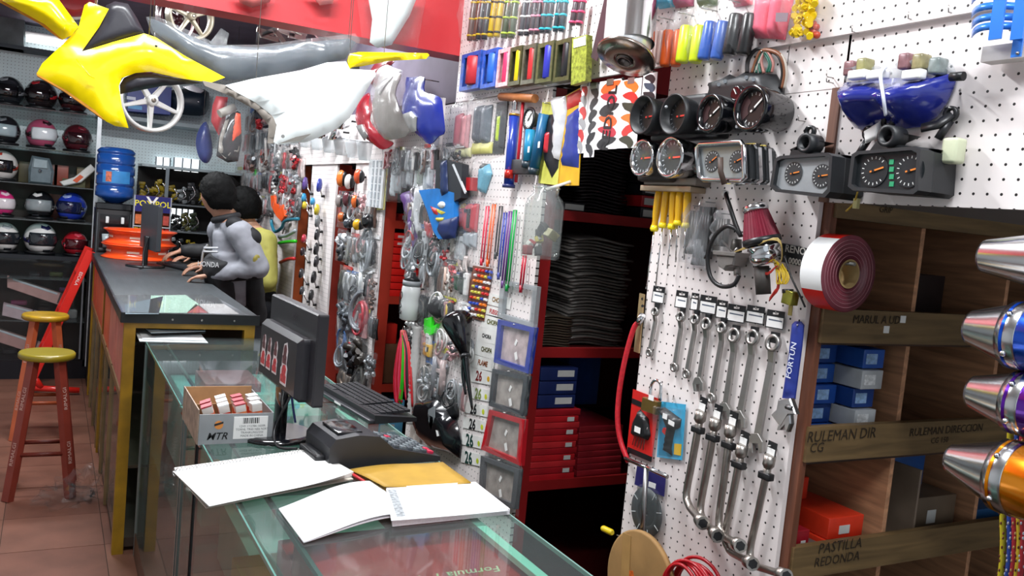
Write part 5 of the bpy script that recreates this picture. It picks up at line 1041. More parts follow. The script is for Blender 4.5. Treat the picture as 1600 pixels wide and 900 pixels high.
# adjustable wrench
it = Item('adjustable_wrench', 'adjustable wrench with blue handle marked FORTUN', 'wrench', 'W', (1240, 560))
shell(it, 'grip', M('#26368a', .4, 0, .06), [(1237, 507), (1242, 502), (1250, 502), (1255, 508), (1252, 540), (1241, 624), (1222, 622), (1232, 556)], .012, .010, .008)
it.poly('jaw_body', M('#c9c9cb', .25, 1, .08), [(1222, 624), (1241, 622), (1250, 647), (1239, 648), (1226, 668), (1211, 648), (1219, 640)], .012, .014, .003); it.poly('moving_jaw', M('#b5b5b8', .28, 1, .08), [(1226, 650), (1240, 648), (1241, 662), (1236, 675), (1231, 674), (1232, 664), (1226, 672), (1219, 672)], .013, .012, .003)
c = it.l(1233, 637, .027); it.add('knurl_screw', MB().cyl(c-Vector((.008, 0, 0)), c+Vector((.008, 0, 0)), .005, None, 12), M('#6f6f70', .4, 1)); a = it.l(1237, 563, .0235)
dv = (it.l(1231, 600, 0)-it.l(1244, 525, 0)).normalized(); it.add('lettering', MB().text('FORTUN', .020, a, -dv, Vector((dv.y, -dv.x, 0))*-1 if False else Vector((-(-dv).y, (-dv).x, 0)), .0012, 'CENTER', 0, .01), M('#d5dae6', .5)); it.add('hook', MB().tube([it.l(1246, 508, 0), it.l(1246, 508, .03)], .002, 6), STEEL()); it.done()
# yellow screwdrivers
for k, (t, b, e) in enumerate((((1030, 298), (1022, 361), (1010, 448)), ((1042, 298), (1035, 356), (1025, 444)), ((1053, 298), (1049, 358), (1043, 416)), ((1063, 299), (1058, 352), (1056, 406)), ((1075, 300), (1071, 356), (1069, 402)))):
    it = Item('screwdriver', ['yellow screwdriver at the left end, with the longest blade', 'yellow screwdriver second from the left', 'yellow screwdriver in the middle of the five', 'yellow screwdriver second from the right', 'yellow screwdriver at the right end, with a short flat blade'][k], 'screwdriver', 'W', t, group='yellow screwdrivers above the wrenches'); o = .03
    T_ = it.l(*t, o); B_ = it.l(*b, o); E_ = it.l(*e, o-.006); r = 6.2*it.sc; L_ = (B_-T_).length
    it.add('handle', MB().lathe([(-.004, r*.5), (0, r*.85), (L_*.15, r), (L_*.55, r*.95), (L_*.75, r*.75), (L_*.88, r*.85), (L_*.95, r*1.05), (L_, r*.8)], T_, B_-T_, 12), M('#e0ac0c', .3, 0, .06, coat=.3)); it.add('collar', MB().lathe([(L_*.86, r*.9), (L_*.95, r*1.1), (L_*1.01, r*.85)], T_, B_-T_, 12), M('#f2dc1e', .3)); it.add('blade', MB().cyl(B_, E_, 1.2*it.sc, None, 8), CHROME()); it.add('tip', MB().box(E_, (2.6*it.sc, .012, .0015)), STEEL()); it.done()
it = Item('tool_rack', 'steel rail carrying the yellow screwdrivers', 'tool rack', 'W', (1052, 296)); it.add('rail', MB().span(it.l(1024, 292, .0), it.l(1078, 300, .05), .002), M('#b8a58c', .4, .5)); it.add('backplate', MB().span(it.l(1034, 286, 0), it.l(1078, 300, .004)), M('#d8cfc8', .5)); it.done()
# padlock, allen keys, glue gun
it = Item('hex_key_set', 'red carded hex key set at the left edge of the tool panel', 'tool set', 'W', (1005, 660))
it.poly('card', M('#c8201c', .4, 0, .05), [(990, 608), (1032, 624), (1018, 722), (980, 706)], .006, .002); it.poly('black_band', BLK(), [(988, 622), (1030, 640), (1029, 648), (987, 630)], .0085, .0006); it.poly('black_band', BLK(), [(981, 698), (1019, 714), (1018, 722), (980, 706)], .0085, .0006)
shell(it, 'holder', BLK(), [(991, 661), (1000, 640), (1013, 655), (1016, 680), (1012, 688), (988, 680)], .01, .012, .006)
for q in range(5): it.add('hex_key', MB().tube([it.l(1003+q*2.2, 648+q*5, .016), it.l(995+q*3.2, 668+q*3, .014), it.l(988+q*4.3, 695+q*2, .012)], .0014, 6), STEEL())
it.poly('price_sticker', WHITE(), [(992, 665), (1001, 669), (1000, 678), (991, 674)], .024, .0005); it.done()
it = Item('padlock', 'brass padlock hung at the corner of the red card', 'padlock', 'W', (1020, 625)); it.add('shackle', MB().tube(smooth_path([it.l(1016, 622, .02), it.l(1018, 602, .02), it.l(1025, 594, .02), it.l(1033, 602, .02), it.l(1031, 626, .02)], 4), .0045, 10), CHROME()); it.poly('body', M('#a8844a', .3, .9, .1), [(1011, 620), (1034, 628), (1030, 648), (1008, 640)], .012, .016, .002); it.poly('sticker', WHITE(), [(1014, 616), (1022, 619), (1021, 627), (1013, 624)], .029, .0006); it.done()
it = Item('glue_gun_pack', 'blue carded glue gun hung beside the red hex key set', 'glue gun', 'W', (1048, 670)); it.poly('card', M('#3fa3cc', .4, 0, .15, 20), [(1033, 627), (1072, 632), (1066, 719), (1027, 714)], .006, .002); it.poly('yellow_panel', M('#d8b02a', .4), [(1054, 693), (1065, 694), (1064, 712), (1053, 710)], .0085, .0006)
shell(it, 'gun_body', BLK(), [(1030, 640), (1038, 636), (1064, 655), (1062, 668), (1054, 672), (1048, 700), (1050, 712), (1040, 705), (1046, 668), (1040, 652)], .01, .018, .008); it.poly('trigger', M('#b8201c', .4), [(1040, 668), (1046, 672), (1043, 680), (1038, 674)], .012, .008); it.poly('sticker', WHITE(), [(1036, 645), (1043, 648), (1042, 656), (1035, 653)], .029, .0006); it.poly('sticker', WHITE(), [(1045, 655), (1054, 660), (1053, 667), (1044, 662)], .029, .0006)
it.add('blister', MB().prism(it.l2([(1031, 634), (1068, 640), (1062, 716), (1029, 711)], .008), .008, .034, .006), CLEAR()); it.add('hook', MB().tube([it.l(1052, 620, 0), it.l(1051, 628, .03)], .0018, 6), STEEL()); it.done()
# cutting disc pack and T-handle
it = Item('cutting_disc_pack', 'grey segmented cutting disc in a clear pack with navy header', 'cutting disc', 'W', (1012, 800)); it.poly('header_card', M('#2a2360', .4, 0, .05), [(996, 727), (1041, 742), (1038, 776), (992, 757)], .006, .0015)
c = it.l(1010, 800, .012); R_ = 38*it.sc; dm = M('#4d5456', .45, .4, .15, 40); it.add('disc', MB().lathe([(-.001, .008), (-.001, R_), (.0015, R_), (.0015, .008), (-.001, .008)], c, (0, 0, 1), 36, False), dm); it.add('disc_hub', MB().lathe([(.0015, R_*.55), (.0022, R_*.52), (.0022, .009)], c, (0, 0, 1), 28, False), M('#3c4244', .5, .4))
for q in range(8): a = q*PI/4+.3; it.add('slot', MB().box(c+Vector((math.cos(a)*R_*.85, math.sin(a)*R_*.85, .002)), (R_*.3, .0022, .0008), Matrix.Rotation(a, 3, 'Z')), M('#c9cfd0', .5))
it.poly('sticker', WHITE(), [(1014, 752), (1025, 756), (1024, 764), (1013, 760)], .0078, .0005); it.add('blister', MB().prism([(c.x+math.cos(a)*R_*1.12, c.y+math.sin(a)*R_*1.12) for a in [2*PI*i/28 for i in range(28)]], .003, .02, .005), CLEAR()); it.done()
it = Item('t_handle', 'steel T-handle bar hung in front of the cutting disc', 'T-handle', 'W', (1010, 730)); it.add('cross_bar', MB().cyl(it.l(977, 716, .05), it.l(1043, 745, .05), .0055, None, 12), CHROME()); it.add('shaft', MB().cyl(it.l(1010, 731, .05), it.l(1001, 872, .055), .0065, None, 12), M('#8d8c8c', .35, 1, .15)); it.add('socket', MB().lathe([(0, .008), (.02, .0095), (.09, .0095)], it.l(1001, 866, .055), it.l(996, 920, .055)-it.l(1001, 866, .055), 14), M('#9a9696', .3, 1)); it.add('hook', MB().tube([it.l(1010, 738, 0), it.l(1010, 734, .05)], .002, 6), STEEL()); it.done()
it = Item('cardboard_disc', 'round brown cardboard disc with orange print below the cutting disc', 'cardboard disc', 'W', (998, 908)); c = it.l(998, 915, .075); R_ = 80*it.sc; it.add('disc', MB().lathe([(-.012, R_), (.0, R_), (.001, R_*.96), (.001, .02)], c, (0, 0, 1), 44), M('#9c7848', .75, 0, .15, 12)); it.add('tape', MB().box(c+Vector((-R_*.45, R_*.35, .002)), (.035, R_*.9, .0008), Matrix.Rotation(.1, 3, 'Z')), M('#b08a56', .3)); it.add('print', MB().prism([(c.x+x*R_, c.y+y*R_) for x, y in ((-.6, -.3), (-.5, .1), (-.2, .2), (-.1, 0), (-.3, -.1), (-.35, -.4))], .0762, .077), M('#d0621e', .6, 0, .4, 60)); it.add('backing_block', MB().box(c+Vector((0, 0, -.04)), (.05, .05, .06)), M('#8a6a40', .8)); it.done()
it = Item('cable_coil', 'coil of red cable at the foot of the tool panel', 'cable coil', 'W', (1080, 910)); cb_ = M('#a8101c', .35, 0, .15); random.seed(5)
for q in range(9): it.add('turn', MB().torus(it.l(1080, 925, .06)+Vector((random.uniform(-.006, .006), random.uniform(-.008, .008), .006*q-.02)), 46*it.sc*random.uniform(.93, 1.05), .0045, (random.uniform(-.15, .15), random.uniform(-.1, .1), 1), 36, 8), cb_)
it.done()
it = Item('yellow_handled_rod', 'thin rod with yellow handle poking out below the red boxes', 'rod', 'W', (952, 830)); it.add('handle', MB().lathe([(0, .006), (.006, .009), (.045, .009), (.05, .006)], it.l(941, 825, .02), it.l(964, 836, .02)-it.l(941, 825, .02), 12), M('#dcc01c', .4)); it.add('rod', MB().cyl(it.l(964, 836, .02), it.l(990, 846, .01), .002, None, 8), STEEL()); it.done()
it = Item('red_hose', 'red hose with steel fitting hung on a slotted bracket', 'hose', 'W', (985, 560)); it.add('hose', MB().tube(smooth_path([it.l(999, 503, .02), it.l(990, 514, .025), it.l(977, 560, .03), it.l(968, 610, .03), it.l(965, 655, .03), it.l(970, 690, .025), it.l(982, 722, .02)], 6), .0072, 12), M('#c01c2a', .45, 0, .15, 120, .3)); it.add('fitting', MB().cyl(it.l(1004, 492, .02), it.l(997, 506, .02), .009, None, 12), CHROME()); b_ = it.poly('bracket', M('#b39a72', .35, .6, .15), [(1001, 458), (1008, 460), (1000, 552), (992, 549)], .006, .004)
for y in (467, 478, 495): it.add('bracket_hole', MB().cyl(it.l(1004, y, .0102), it.l(1004, y, .0108), .004), BLK(), b_)
it.done()
# bagged pipes behind the filter
for k, (px, py, w_, h, c, lb) in enumerate(((1098, 318, .075, .15, '#77746f', 'clear bag of grey levers left of the cone filter'), (1118, 312, .05, .17, '#3b3a3a', 'clear bag with a black rubber pipe left of the cone filter'), (1105, 375, .08, .075, '#5d5c5b', 'small clear bag of grey rubber parts under the levers'), (1143, 330, .06, .10, '#6f6c68', 'clear bag of small brackets behind the hose loop'))):
    it = Item('parts_bag', lb, 'parts bag', 'W', (px, py)); mb = MB()
    for q in range(4): mb.tube([(-.012+q*.008, -.02, .02), (-.02+q*.012, -h*.85, .02)], .006 if k != 1 else .012, 8)
    it.add('content', mb, M(c, .4, .3)); it.add('bag', pillow(MB(), 0, 0, w_, h, .045, .002, k+20, .3), glassy('grey_bag_film', '#f4f4f6', 1.4, .1, .14, .6)); it.add('hook', MB().tube([(0, -.008, 0), (0, -.008, .03)], .0015, 6), STEEL()); it.done()
# cone air filter, carburettor, wires
it = Item('cone_air_filter', 'dark red pleated cone air filter with chrome cap', 'air filter', 'W', (1190, 350), out=.05)
T_ = it.l(1181, 328, .07); B_ = it.l(1190, 374, .06); d = (B_-T_); L_ = d.length; n = 60; mb = MB(); vs = []; dn = d.normalized(); u = dn.orthogonal().normalized(); w2 = dn.cross(u); r0, r1 = 18*it.sc, 29*it.sc
for t in (0, 1):
    for i in range(n): a = 2*PI*i/n; r = (r0 if t == 0 else r1)*(1 if i % 2 else .90); vs.append(T_+d*t+u*math.cos(a)*r+w2*math.sin(a)*r)
mb.add(vs, [(i, (i+1) % n, n+(i+1) % n, n+i) for i in range(n)]); it.add('pleats', mb, M('#7c1830', .6, 0, .1, 60)); it.add('cap', MB().lathe([(-.012, r0*.9), (-.010, r0*1.05), (-.001, r0*1.12), (.003, r0*1.05)], T_, d, 30), CHROME()); it.add('rubber_base', MB().lathe([(L_-.003, r1*1.02), (L_+.008, r1*1.03), (L_+.012, r1*.9)], T_, d, 30), BLK()); it.add('cap_sticker', MB().box(T_-dn*.0125, (.02, .001, .012), Matrix.Rotation(.3, 3, 'Z')), WHITE())
it.add('chrome_throat', MB().lathe([(L_+.012, r1*.8), (L_+.02, r1*.86), (L_+.026, r1*.7), (L_+.034, r1*.84), (L_+.045, r1*.8), (L_+.056, r1*.62)], T_, d, 26), CHROME()); it.add('rubber_tube', MB().cyl(it.l(1190, 416, .055), it.l(1193, 460, .05), .0165, None, 18), M('#35312e', .6, 0, .15)); it.add('hook', MB().tube([it.l(1196, 330, -.05), T_], .002, 6), STEEL()); it.done()
it = Item('carburettor', 'grey carburettor with a looped black fuel hose', 'carburettor', 'W', (1150, 410)); gm_ = M('#8a8683', .4, .6, .15); it.add('bowl', MB().prism(it.l2([(1133, 400), (1163, 402), (1160, 416), (1150, 418), (1146, 424), (1136, 417)], .02), .01, .05, .004), gm_); it.add('body', MB().prism(it.l2([(1130, 392), (1168, 396), (1166, 403), (1131, 400)], .02), .004, .055, .003), gm_); it.add('drain', MB().cyl(it.l(1151, 418, .03), it.l(1152, 430, .03), .008, None, 12), gm_); it.add('slide_cap', MB().cyl(it.l(1150, 394, .03), it.l(1151, 374, .03), .014, .012, 14), M('#56534f', .4, .5)); it.add('lever', MB().tube([it.l(1128, 376, .03), it.l(1146, 395, .045), it.l(1152, 388, .05)], .003, 6), STEEL())
it.add('fuel_hose', MB().tube(smooth_path([it.l(1133, 300, .05), it.l(1140, 322, .06), it.l(1150, 352, .055), it.l(1158, 370, .05), it.l(1150, 358, .055), it.l(1134, 354, .06), it.l(1116, 370, .06), it.l(1106, 400, .055), it.l(1110, 432, .05), it.l(1126, 447, .045), it.l(1146, 445, .04), it.l(1155, 430, .035)], 5), .0052, 10), M('#1b1a1c', .4)); it.add('cable_tie', MB().cyl(it.l(1131, 302, .05), it.l(1135, 303, .05), .008, None, 10), WHITE()); it.add('hook', MB().tube([it.l(1151, 372, 0), it.l(1151, 380, .03)], .002, 6), STEEL()); it.done()
it = Item('wire_bundle', 'tangle of yellow and red wires with a brass relay', 'wiring', 'W', (1218, 430)); random.seed(9)
for q in range(7): x = 1213+q*2; it.add('yellow_wire', MB().tube(smooth_path([it.l(1210+random.uniform(-4, 4), 405, .04), it.l(x, 425, .05), it.l(x+random.uniform(-3, 8), 444, .05), it.l(x+8, 432, .045), it.l(1222, 412, .04)], 4), .0013, 6), M('#c8a81c', .4))
for q in range(4): it.add('red_wire', MB().tube(smooth_path([it.l(1180+q, 424, .05), it.l(1200, 426+q, .06), it.l(1216, 416, .05), it.l(1214+q, 450, .045), it.l(1202, 470-q, .05), it.l(1212, 452, .05)], 4), .0014, 6), M('#a8261e', .4))
for q in range(3): it.add('tan_wire', MB().tube(smooth_path([it.l(1148, 394, .05), it.l(1180, 384-q*2, .085), it.l(1215, 372+q*2, .08), it.l(1222, 400, .06), it.l(1215, 420, .05)], 4), .0014, 6), M('#b39a5a', .4))
it.add('relay', MB().box(it.l(1235, 465, .03), (.028, .03, .022), Matrix.Rotation(-.1, 3, 'Z'), .002), M('#8d8a3a', .25, .7, .2)); it.add('relay_tab', MB().box(it.l(1235, 485, .03), (.01, .022, .002)), M('#9a8a52', .3, .8)); it.add('relay_cap', MB().cyl(it.l(1231, 452, .03), it.l(1231, 458, .03), .012, None, 12), BLK()); it.add('black_lead', MB().tube(smooth_path([it.l(1226, 400, .04), it.l(1236, 432, .04), it.l(1250, 462, .035), it.l(1258, 480, .03)], 4), .0022, 6), BLK()); it.done()
it = Item('number_plate_frame', 'black plate frame with white lettering behind the wires', 'plate frame', 'W', (1243, 400)); it.poly('plate', BLK(), [(1224, 380), (1262, 388), (1260, 418), (1222, 409)], .004, .004); it.add('lettering', MB().text('RENO', .022, it.l(1243, 391, .009), (1, -.06, 0), (0, 1, 0), .0006, 'CENTER', 0, .02), M('#d8d4cc', .5)); it.add('lettering', MB().text('0000', .018, it.l(1242, 409, .009), (1, -.06, 0), (0, 1, 0), .0006, 'CENTER', 0, .03), M('#d8d4cc', .5)); it.done()
# reflective tape roll hung at the corner of the tool panel
o = on_y(1326, 428, 1.205); it = Item('reflective_tape_roll', 'big roll of red and white reflective tape hung at the shelf corner', 'tape roll', 'B', origin=o); R_ = .079; W2 = .055; rr = .030
segs = 8
for q in range(segs):
    a0 = 2*PI*q/segs+.5; a1 = a0+2*PI/segs; it.add('tape_segment', MB().grid(lambda u, v: (math.cos(a0+(a1-a0)*u)*R_, math.sin(a0+(a1-a0)*u)*R_, -W2*v), 8, 1), M('#e6e8e8', .35, 0, .03) if q in (2, 3, 6) else M('#d81a14', .35, 0, .04))
mb = MB().lathe([(0, R_), (.001, R_*.99), (.001, rr), (-W2, rr), (-W2, R_)], (0, 0, 0), (0, 0, 1), 48, False); it.add('wound_side', mb, M('#6a2c38', .4, 0, .15, 30, coat=.3))
for q in range(5): it.add('winding_ring', MB().torus((0, 0, .0012), rr+(R_-rr)*(q+1)/6.2, .0006, (0, 0, 1), 48, 5), M('#9c6a72', .3))
it.add('core', MB().lathe([(.002, rr), (.002, rr*.86), (-W2, rr*.86), (-W2, rr)], (0, 0, 0), (0, 0, 1), 32, False), M('#a98c5c', .8)); it.add('hanging_peg', MB().cyl((0, rr*.86-.005, -W2-.04), (0, rr*.86-.005, .012), .004, None, 8), STEEL()); it.done()
# ================================================================== instrument clusters on the header boards
def dial(it, c, r, face, needle, ang, ticks='#d8d8d4', par=None, extra=None):
    """dial face at local point c (looking out), needle and ticks"""
    f = it.add('dial_face', MB().lathe([(0, r), (.001, r)], c, (0, 0, 1), 28), M(face, .35, 0, .15, 60)); tk = MB()
    for q in range(14): a = -PI*.25-PI*1.5*q/13+PI*0; tk.box(c+Vector((math.cos(a)*r*.82, math.sin(a)*r*.82, .0013)), (r*.16, r*.05, .0006), Matrix.Rotation(a, 3, 'Z'))
    it.add('tick_marks', tk, M(ticks, .5), f); d = Vector((math.cos(ang), math.sin(ang), 0)); it.add('needle', MB().box(c+d*r*.25+Vector((0, 0, .003)), (r*1.0, r*.10, .001), Matrix.Rotation(ang, 3, 'Z')), M(needle, .5), f); it.add('needle_cap', MB().cyl(c+Vector((0, 0, .001)), c+Vector((0, 0, .004)), r*.1, None, 10), BLK(), f); return f
def hook(it, px, py, out): it.add('hook', MB().tube([it.l(px, py, 0), it.l(px, py, out)], .002, 6), STEEL())
bl2 = M('#191b1e', .45, 0, .12, 20)
# 1 hooded pair
it = Item('hooded_gauge_pair', 'black pair of deep hooded gauges with red needles', 'gauge cluster', 'W', (1045, 180)); D = .12
for px, py in ((1017, 182), (1066, 181)):
    c = it.l(px, py, D-.03); r = 27*it.sc*.97; it.add('hood', MB().lathe([(-(D-.03), r*.75), (-.02, r*.95), (.012, r*1.06), (.030, r*1.12), (.030, r*1.02), (.002, r*.86), (0, r*.8)], c, (0, 0, 1), 30, False), bl2); dial(it, c+Vector((0, -.002, .006)), r*.9, '#15171a', '#d8352a', .05, '#5a5c60')
it.add('bridge', MB().span(it.l(1030, 160, .02), it.l(1098, 205, .07), .012), bl2); it.add('indicator', MB().ball(it.l(1041, 167, D), .004, 8, 5), M('#b8bcc0', .3)); it.add('rear_body', MB().span(it.l(1040, 165, 0), it.l(1120, 215, .04), .008), BLK()); hook(it, 1090, 170, .06); it.done()
# 2 round pair with console
it = Item('round_gauge_pair', 'black pair of round gauges with white needles and a wiring loop', 'gauge cluster', 'W', (1150, 170)); D = .10
shell(it, 'console', bl2, [(1114, 140), (1118, 130), (1140, 116), (1152, 122), (1160, 118), (1165, 112), (1185, 114), (1212, 116), (1222, 135), (1226, 165), (1200, 190), (1150, 195), (1125, 190), (1118, 165)], .015, .035, .012)
for px, py, R0, ang in ((1114, 178, 29, .62), (1178, 170, 33, .70)):
    c = it.l(px, py, D-.012); r = R0*it.sc; it.add('bezel', MB().lathe([(-(D-.02), r*.8), (-.02, r), (.008, r*1.02), (.014, r*.97), (.012, r*.8), (0, r*.78)], c, (0, 0, 1), 32, False), BLKG()); dial(it, c+Vector((0, 0, -.001)), r*.80, '#1c1a1c', '#e8e6e2', ang, '#cfcfcf'); it.add('red_zone', MB().prism([(c.x+math.cos(a)*r*q, c.y+math.sin(a)*r*q) for q, aa in ((.78, (2.2, 2.6, 3.0, 3.4, 3.8)), (.35, (3.8, 3.4, 3.0, 2.6, 2.2))) for a in aa], c.z+.0005, c.z+.001), M('#3a2022', .5)); it.add('reset_knob', MB().cyl(c+Vector((-r*.7, -r*.75, 0)), c+Vector((-r*.7, -r*.75, .012)), .004, None, 8), M('#8a8f94', .3))
c = it.l(1150, 146, .07); it.add('fuel_gauge', MB().lathe([(-.03, .018), (0, .018), (.002, .015)], c, (0, 0, 1), 20), BLKG()); it.add('fuel_needle', MB().box(c+Vector((0, .004, .004)), (.016, .002, .001), Matrix.Rotation(-.9, 3, 'Z')), M('#e4e2de', .5))
for px, py in ((1123, 132), (1133, 127), (1166, 121), (1177, 124)): it.add('indicator', MB().cyl(it.l(px, py, .05), it.l(px, py, .053), .0045, None, 12), M('#8d9298', .3))
for k, c_ in enumerate(('#1b1a1c', '#1b1a1c', '#1f5a4a', '#1f5a4a', '#a06a62', '#7a4a2e', '#1b1a1c', '#b8b0a6')): it.add('wire', MB().tube(smooth_path([it.l(1166+k*2, 114, .03), it.l(1168+k*3, 92, .03), it.l(1184+k*2, 76+k*.5, .03), it.l(1214+k, 86, .03), it.l(1222+k, 112, .025), it.l(1218+k, 138, .02)] if k not in (2, 3, 4) else [it.l(1170+k*6, 114, .03), it.l(1174+k*4, 95, .03), it.l(1182+k*4, 80, .03), it.l(1196+k*3, 98, .03), it.l(1190+k*4, 113, .03)], 5), .0032 if k != 5 else .005, 7), M(c_, .45))
hook(it, 1190, 80, .04); it.done()
# 3 chrome pair
it = Item('chrome_gauge_pair', 'chrome pair of round gauges with red needles', 'gauge cluster', 'W', (1035, 250)); D = .10
for px, py, R0 in ((1004, 247, 28), (1048, 246, 30)):
    c = it.l(px, py, D); r = R0*it.sc; it.add('chrome_case', MB().lathe([(-D+.01, r*.55), (-.06, r*.85), (-.02, r*.95), (.0, r), (.006, r*.98), (.006, r*.86), (-.004, r*.84)], c, (0, 0, 1), 30, False), CHROME()); dial(it, c+Vector((0, 0, -.006)), r*.85, '#262a2a', '#e0452a', .05, '#b8bcc0'); it.add('lens', MB().lathe([(.003, r*.85), (.006, r*.5), (.007, .002)], c, (0, 0, 1), 24, False), CLEAR())
it.add('rubber_mount', MB().span(it.l(1020, 262, .02), it.l(1046, 284, .07), .01), M('#2a2523', .6)); it.add('lower_bracket', MB().span(it.l(1030, 280, 0), it.l(1086, 290, .05), .004), M('#8a8078', .4, .5)); it.add('tail', MB().span(it.l(1058, 232, 0), it.l(1096, 272, .05), .014), CHROME()); hook(it, 1070, 240, .05); it.done()
# 4 chrome rectangle
it = Item('chrome_square_cluster', 'chrome rectangular instrument cluster with clear hood', 'gauge cluster', 'W', (1140, 255)); D = .10
F4 = [(1088, 231), (1094, 226), (1158, 222), (1162, 228), (1164, 278), (1158, 282), (1100, 281), (1093, 275)]; it.poly('face', M('#8b9092', .3, .3, .1), F4, D-.01, .003)
o4 = it.l2(F4, D); i4 = [(it.l2([(1124, 252)], D)[0][0]*.14+p[0]*.86, it.l2([(1124, 252)], D)[0][1]*.14+p[1]*.86) for p in o4]; it.add('bezel', MB().tube([Vector((p[0], p[1], D)) for p in o4], .006, 8, True), CHROME()); it.add('case', MB().prism([(p[0]*.97, p[1]*.97) for p in o4], .0, D-.02, 0), M('#2a2c2e', .3)); 
for px, a in ((1113, .55), (1152, .35)): dial(it, it.l(px, 252, D-.006), 16*it.sc, '#3a3d40', '#d8742a', a, '#c8ccd0')
for q in (.03, .06): it.add('chrome_band', frame_ring(MB(), [(p[0]*1.06, p[1]*1.06) for p in o4], [(p[0]*1.0, p[1]*1.0) for p in o4], q-.004, q+.006), CHROME())
it.add('strap', MB().tube([it.l(1126, 246, D+.02), it.l(1126, 268, D+.02), it.l(1132, 288, D+.01)], .007, 6, sx=.5), M('#4a3a32', .6)); hook(it, 1180, 235, .05); it.add('lower_bracket', MB().tube([it.l(1150, 288, .06), it.l(1172, 286, .05), it.l(1196, 268, .02)], .004, 6), CHROME()); it.done()
# 5, 6 dark rectangular clusters
def rect_cluster(label, o, F, dials, facecol, D, ring, green, txt):
    it = Item('dash_cluster', label, 'gauge cluster', 'W', o); cx = sum(p[0] for p in F)/len(F); cy = sum(p[1] for p in F)/len(F); ol = it.l2(F, D); c = it.l2([(cx, cy)], D)[0]
    il = [(c[0]+(p[0]-c[0])*.90, c[1]+(p[1]-c[1])*.84) for p in ol]; it.add('bezel', frame_ring(MB(), ol, il, D-.03, D+.006), M('#26282b', .45, 0, .1, 30)); it.add('face', MB().prism(il, D-.016, D-.004), M(facecol, .35, 0, .1, 30)); it.add('case', MB().prism([(c[0]+(p[0]-c[0])*.98, c[1]+(p[1]-c[1])*.98) for p in ol], .005, D-.03, .004), M('#1d1f22', .5, 0, .1))
    for px, py, r, ang, fc in dials: dial(it, it.l(px, py, D-.003), r*it.sc, fc, '#e8832a', ang, '#d8dad8')
    if green:
        for q in range(4): it.add('tell_tale', MB().box(it.l(1393, 253+q*11.5, D-.003), (.009, .009, .001)), M('#2f9a6a', .4))
    a = it.l(ring[0], ring[1], D-.03); it.add('mount_ring', MB().lathe([(-.025, .013), (-.025, .02), (.012, .02), (.012, .013), (-.025, .013)], a, (0, 0, 1), 20, False), M('#222427', .45)); it.add('hood', MB().prism([(ol[0][0]*.5, a.y-.012), (a.x-.03, a.y+.002), (a.x+.02, a.y+.006), (ol[0][0]*-.5, a.y-.01), (max(p[0] for p in ol)*.95, max(p[1] for p in ol)), (min(p[0] for p in ol)*.95, max(p[1] for p in ol)-.002)], .01, D-.036, .004), M('#222427', .45))
    for s_ in txt: b = it.l(s_[0], s_[1], .02); it.add('mount_tab', MB().lathe([(-.004, .007), (-.004, .014), (.004, .014), (.004, .007), (-.004, .007)], b, (0, 0, 1), 16, False), BLK()); it.add('tab_arm', MB().tube([b+Vector((0, -.012, 0)), b+Vector((.012*s_[2], -.045, .01))], .008, 6), BLK()); it.add('hook', MB().tube([b+Vector((0, .01, -.02)), b+Vector((0, .01, .01))], .0018, 6), STEEL())
    return it
it = rect_cluster('dark instrument cluster with grey face and two dials', (1262, 275), [(1206, 292), (1213, 249), (1222, 244), (1296, 239), (1304, 244), (1300, 300), (1292, 309), (1215, 300)], [(1240, 271, 17, .18, '#34373a'), (1284, 275, 17, .12, '#34373a')], '#8d9194', .095, (1263, 224), False, [(1266, 206, 1)]); it.done()
it = rect_cluster('larger dark instrument cluster with green tell-tales', (1400, 268), [(1328, 292), (1334, 242), (1342, 237), (1432, 229), (1442, 234), (1438, 298), (1430, 304), (1336, 298)], [(1366, 267, 24, .28, '#202427'), (1422, 267, 24, .25, '#202427')], '#202427', .10, (1391, 213), True, [(1358, 208, -1), (1388, 190, 1), (1486, 178, -1)])
shell(it, 'white_bracket_plate', WHITE(), [(1350, 205), (1374, 190), (1372, 214), (1352, 224)], .03, .004, .003); it.add('plug', MB().box(it.l(1490, 236, .03), (.03, .045, .03), None, .006), M('#c9cfb0', .5)); it.add('wire', MB().tube(smooth_path([it.l(1340, 300, .05), it.l(1334, 318, .04), it.l(1322, 330, .035)], 4), .002, 6), M('#b0902a', .5)); it.add('plug', MB().box(it.l(1338, 318, .04), (.01, .02, .008)), M('#b8b07a', .5)); it.done()
# blue headlight cowl
it = Item('headlight_cowl', 'glossy dark blue headlight cowl strapped with a white tie', 'headlight', 'W', (1400, 150))
shell(it, 'cowl', M('#1f2a86', .2, 0, .06, 8, coat=.7), [(1320, 129), (1345, 126), (1365, 124), (1410, 121), (1450, 118), (1494, 114), (1490, 132), (1478, 160), (1462, 182), (1440, 198), (1410, 202), (1388, 192), (1370, 192), (1348, 204), (1336, 200), (1326, 176), (1321, 150)], .012, .085, .055, fn=lambda x, y, d: -.018*math.exp(-((x-.008)/.022)**2)*min(1, d/.02), cuts=4)
shell(it, 'clear_shield', glassy('tinted_acrylic', '#e8ecec', 1.5, .05, .3), [(1321, 128), (1322, 103), (1338, 95), (1360, 95), (1378, 106), (1400, 106), (1408, 90), (1440, 86), (1485, 92), (1494, 113), (1450, 118), (1365, 124)], .012, .06, .05)
for px, py, c_ in ((1332, 108, '#8a6468'), (1352, 104, '#8f8c5e'), (1418, 97, '#8a6468'), (1440, 98, '#8d8560'), (1466, 104, '#7f8a88')): it.add('inner_fitting', MB().box(it.l(px, py, .03), (.022, .03, .03), None, .005), M(c_, .3, 0, .3, 60))
for px in (1342, 1372, 1428): it.add('socket_plate', MB().box(it.l(px, 117, .06), (.04, .018, .02), None, .004), WHITE())
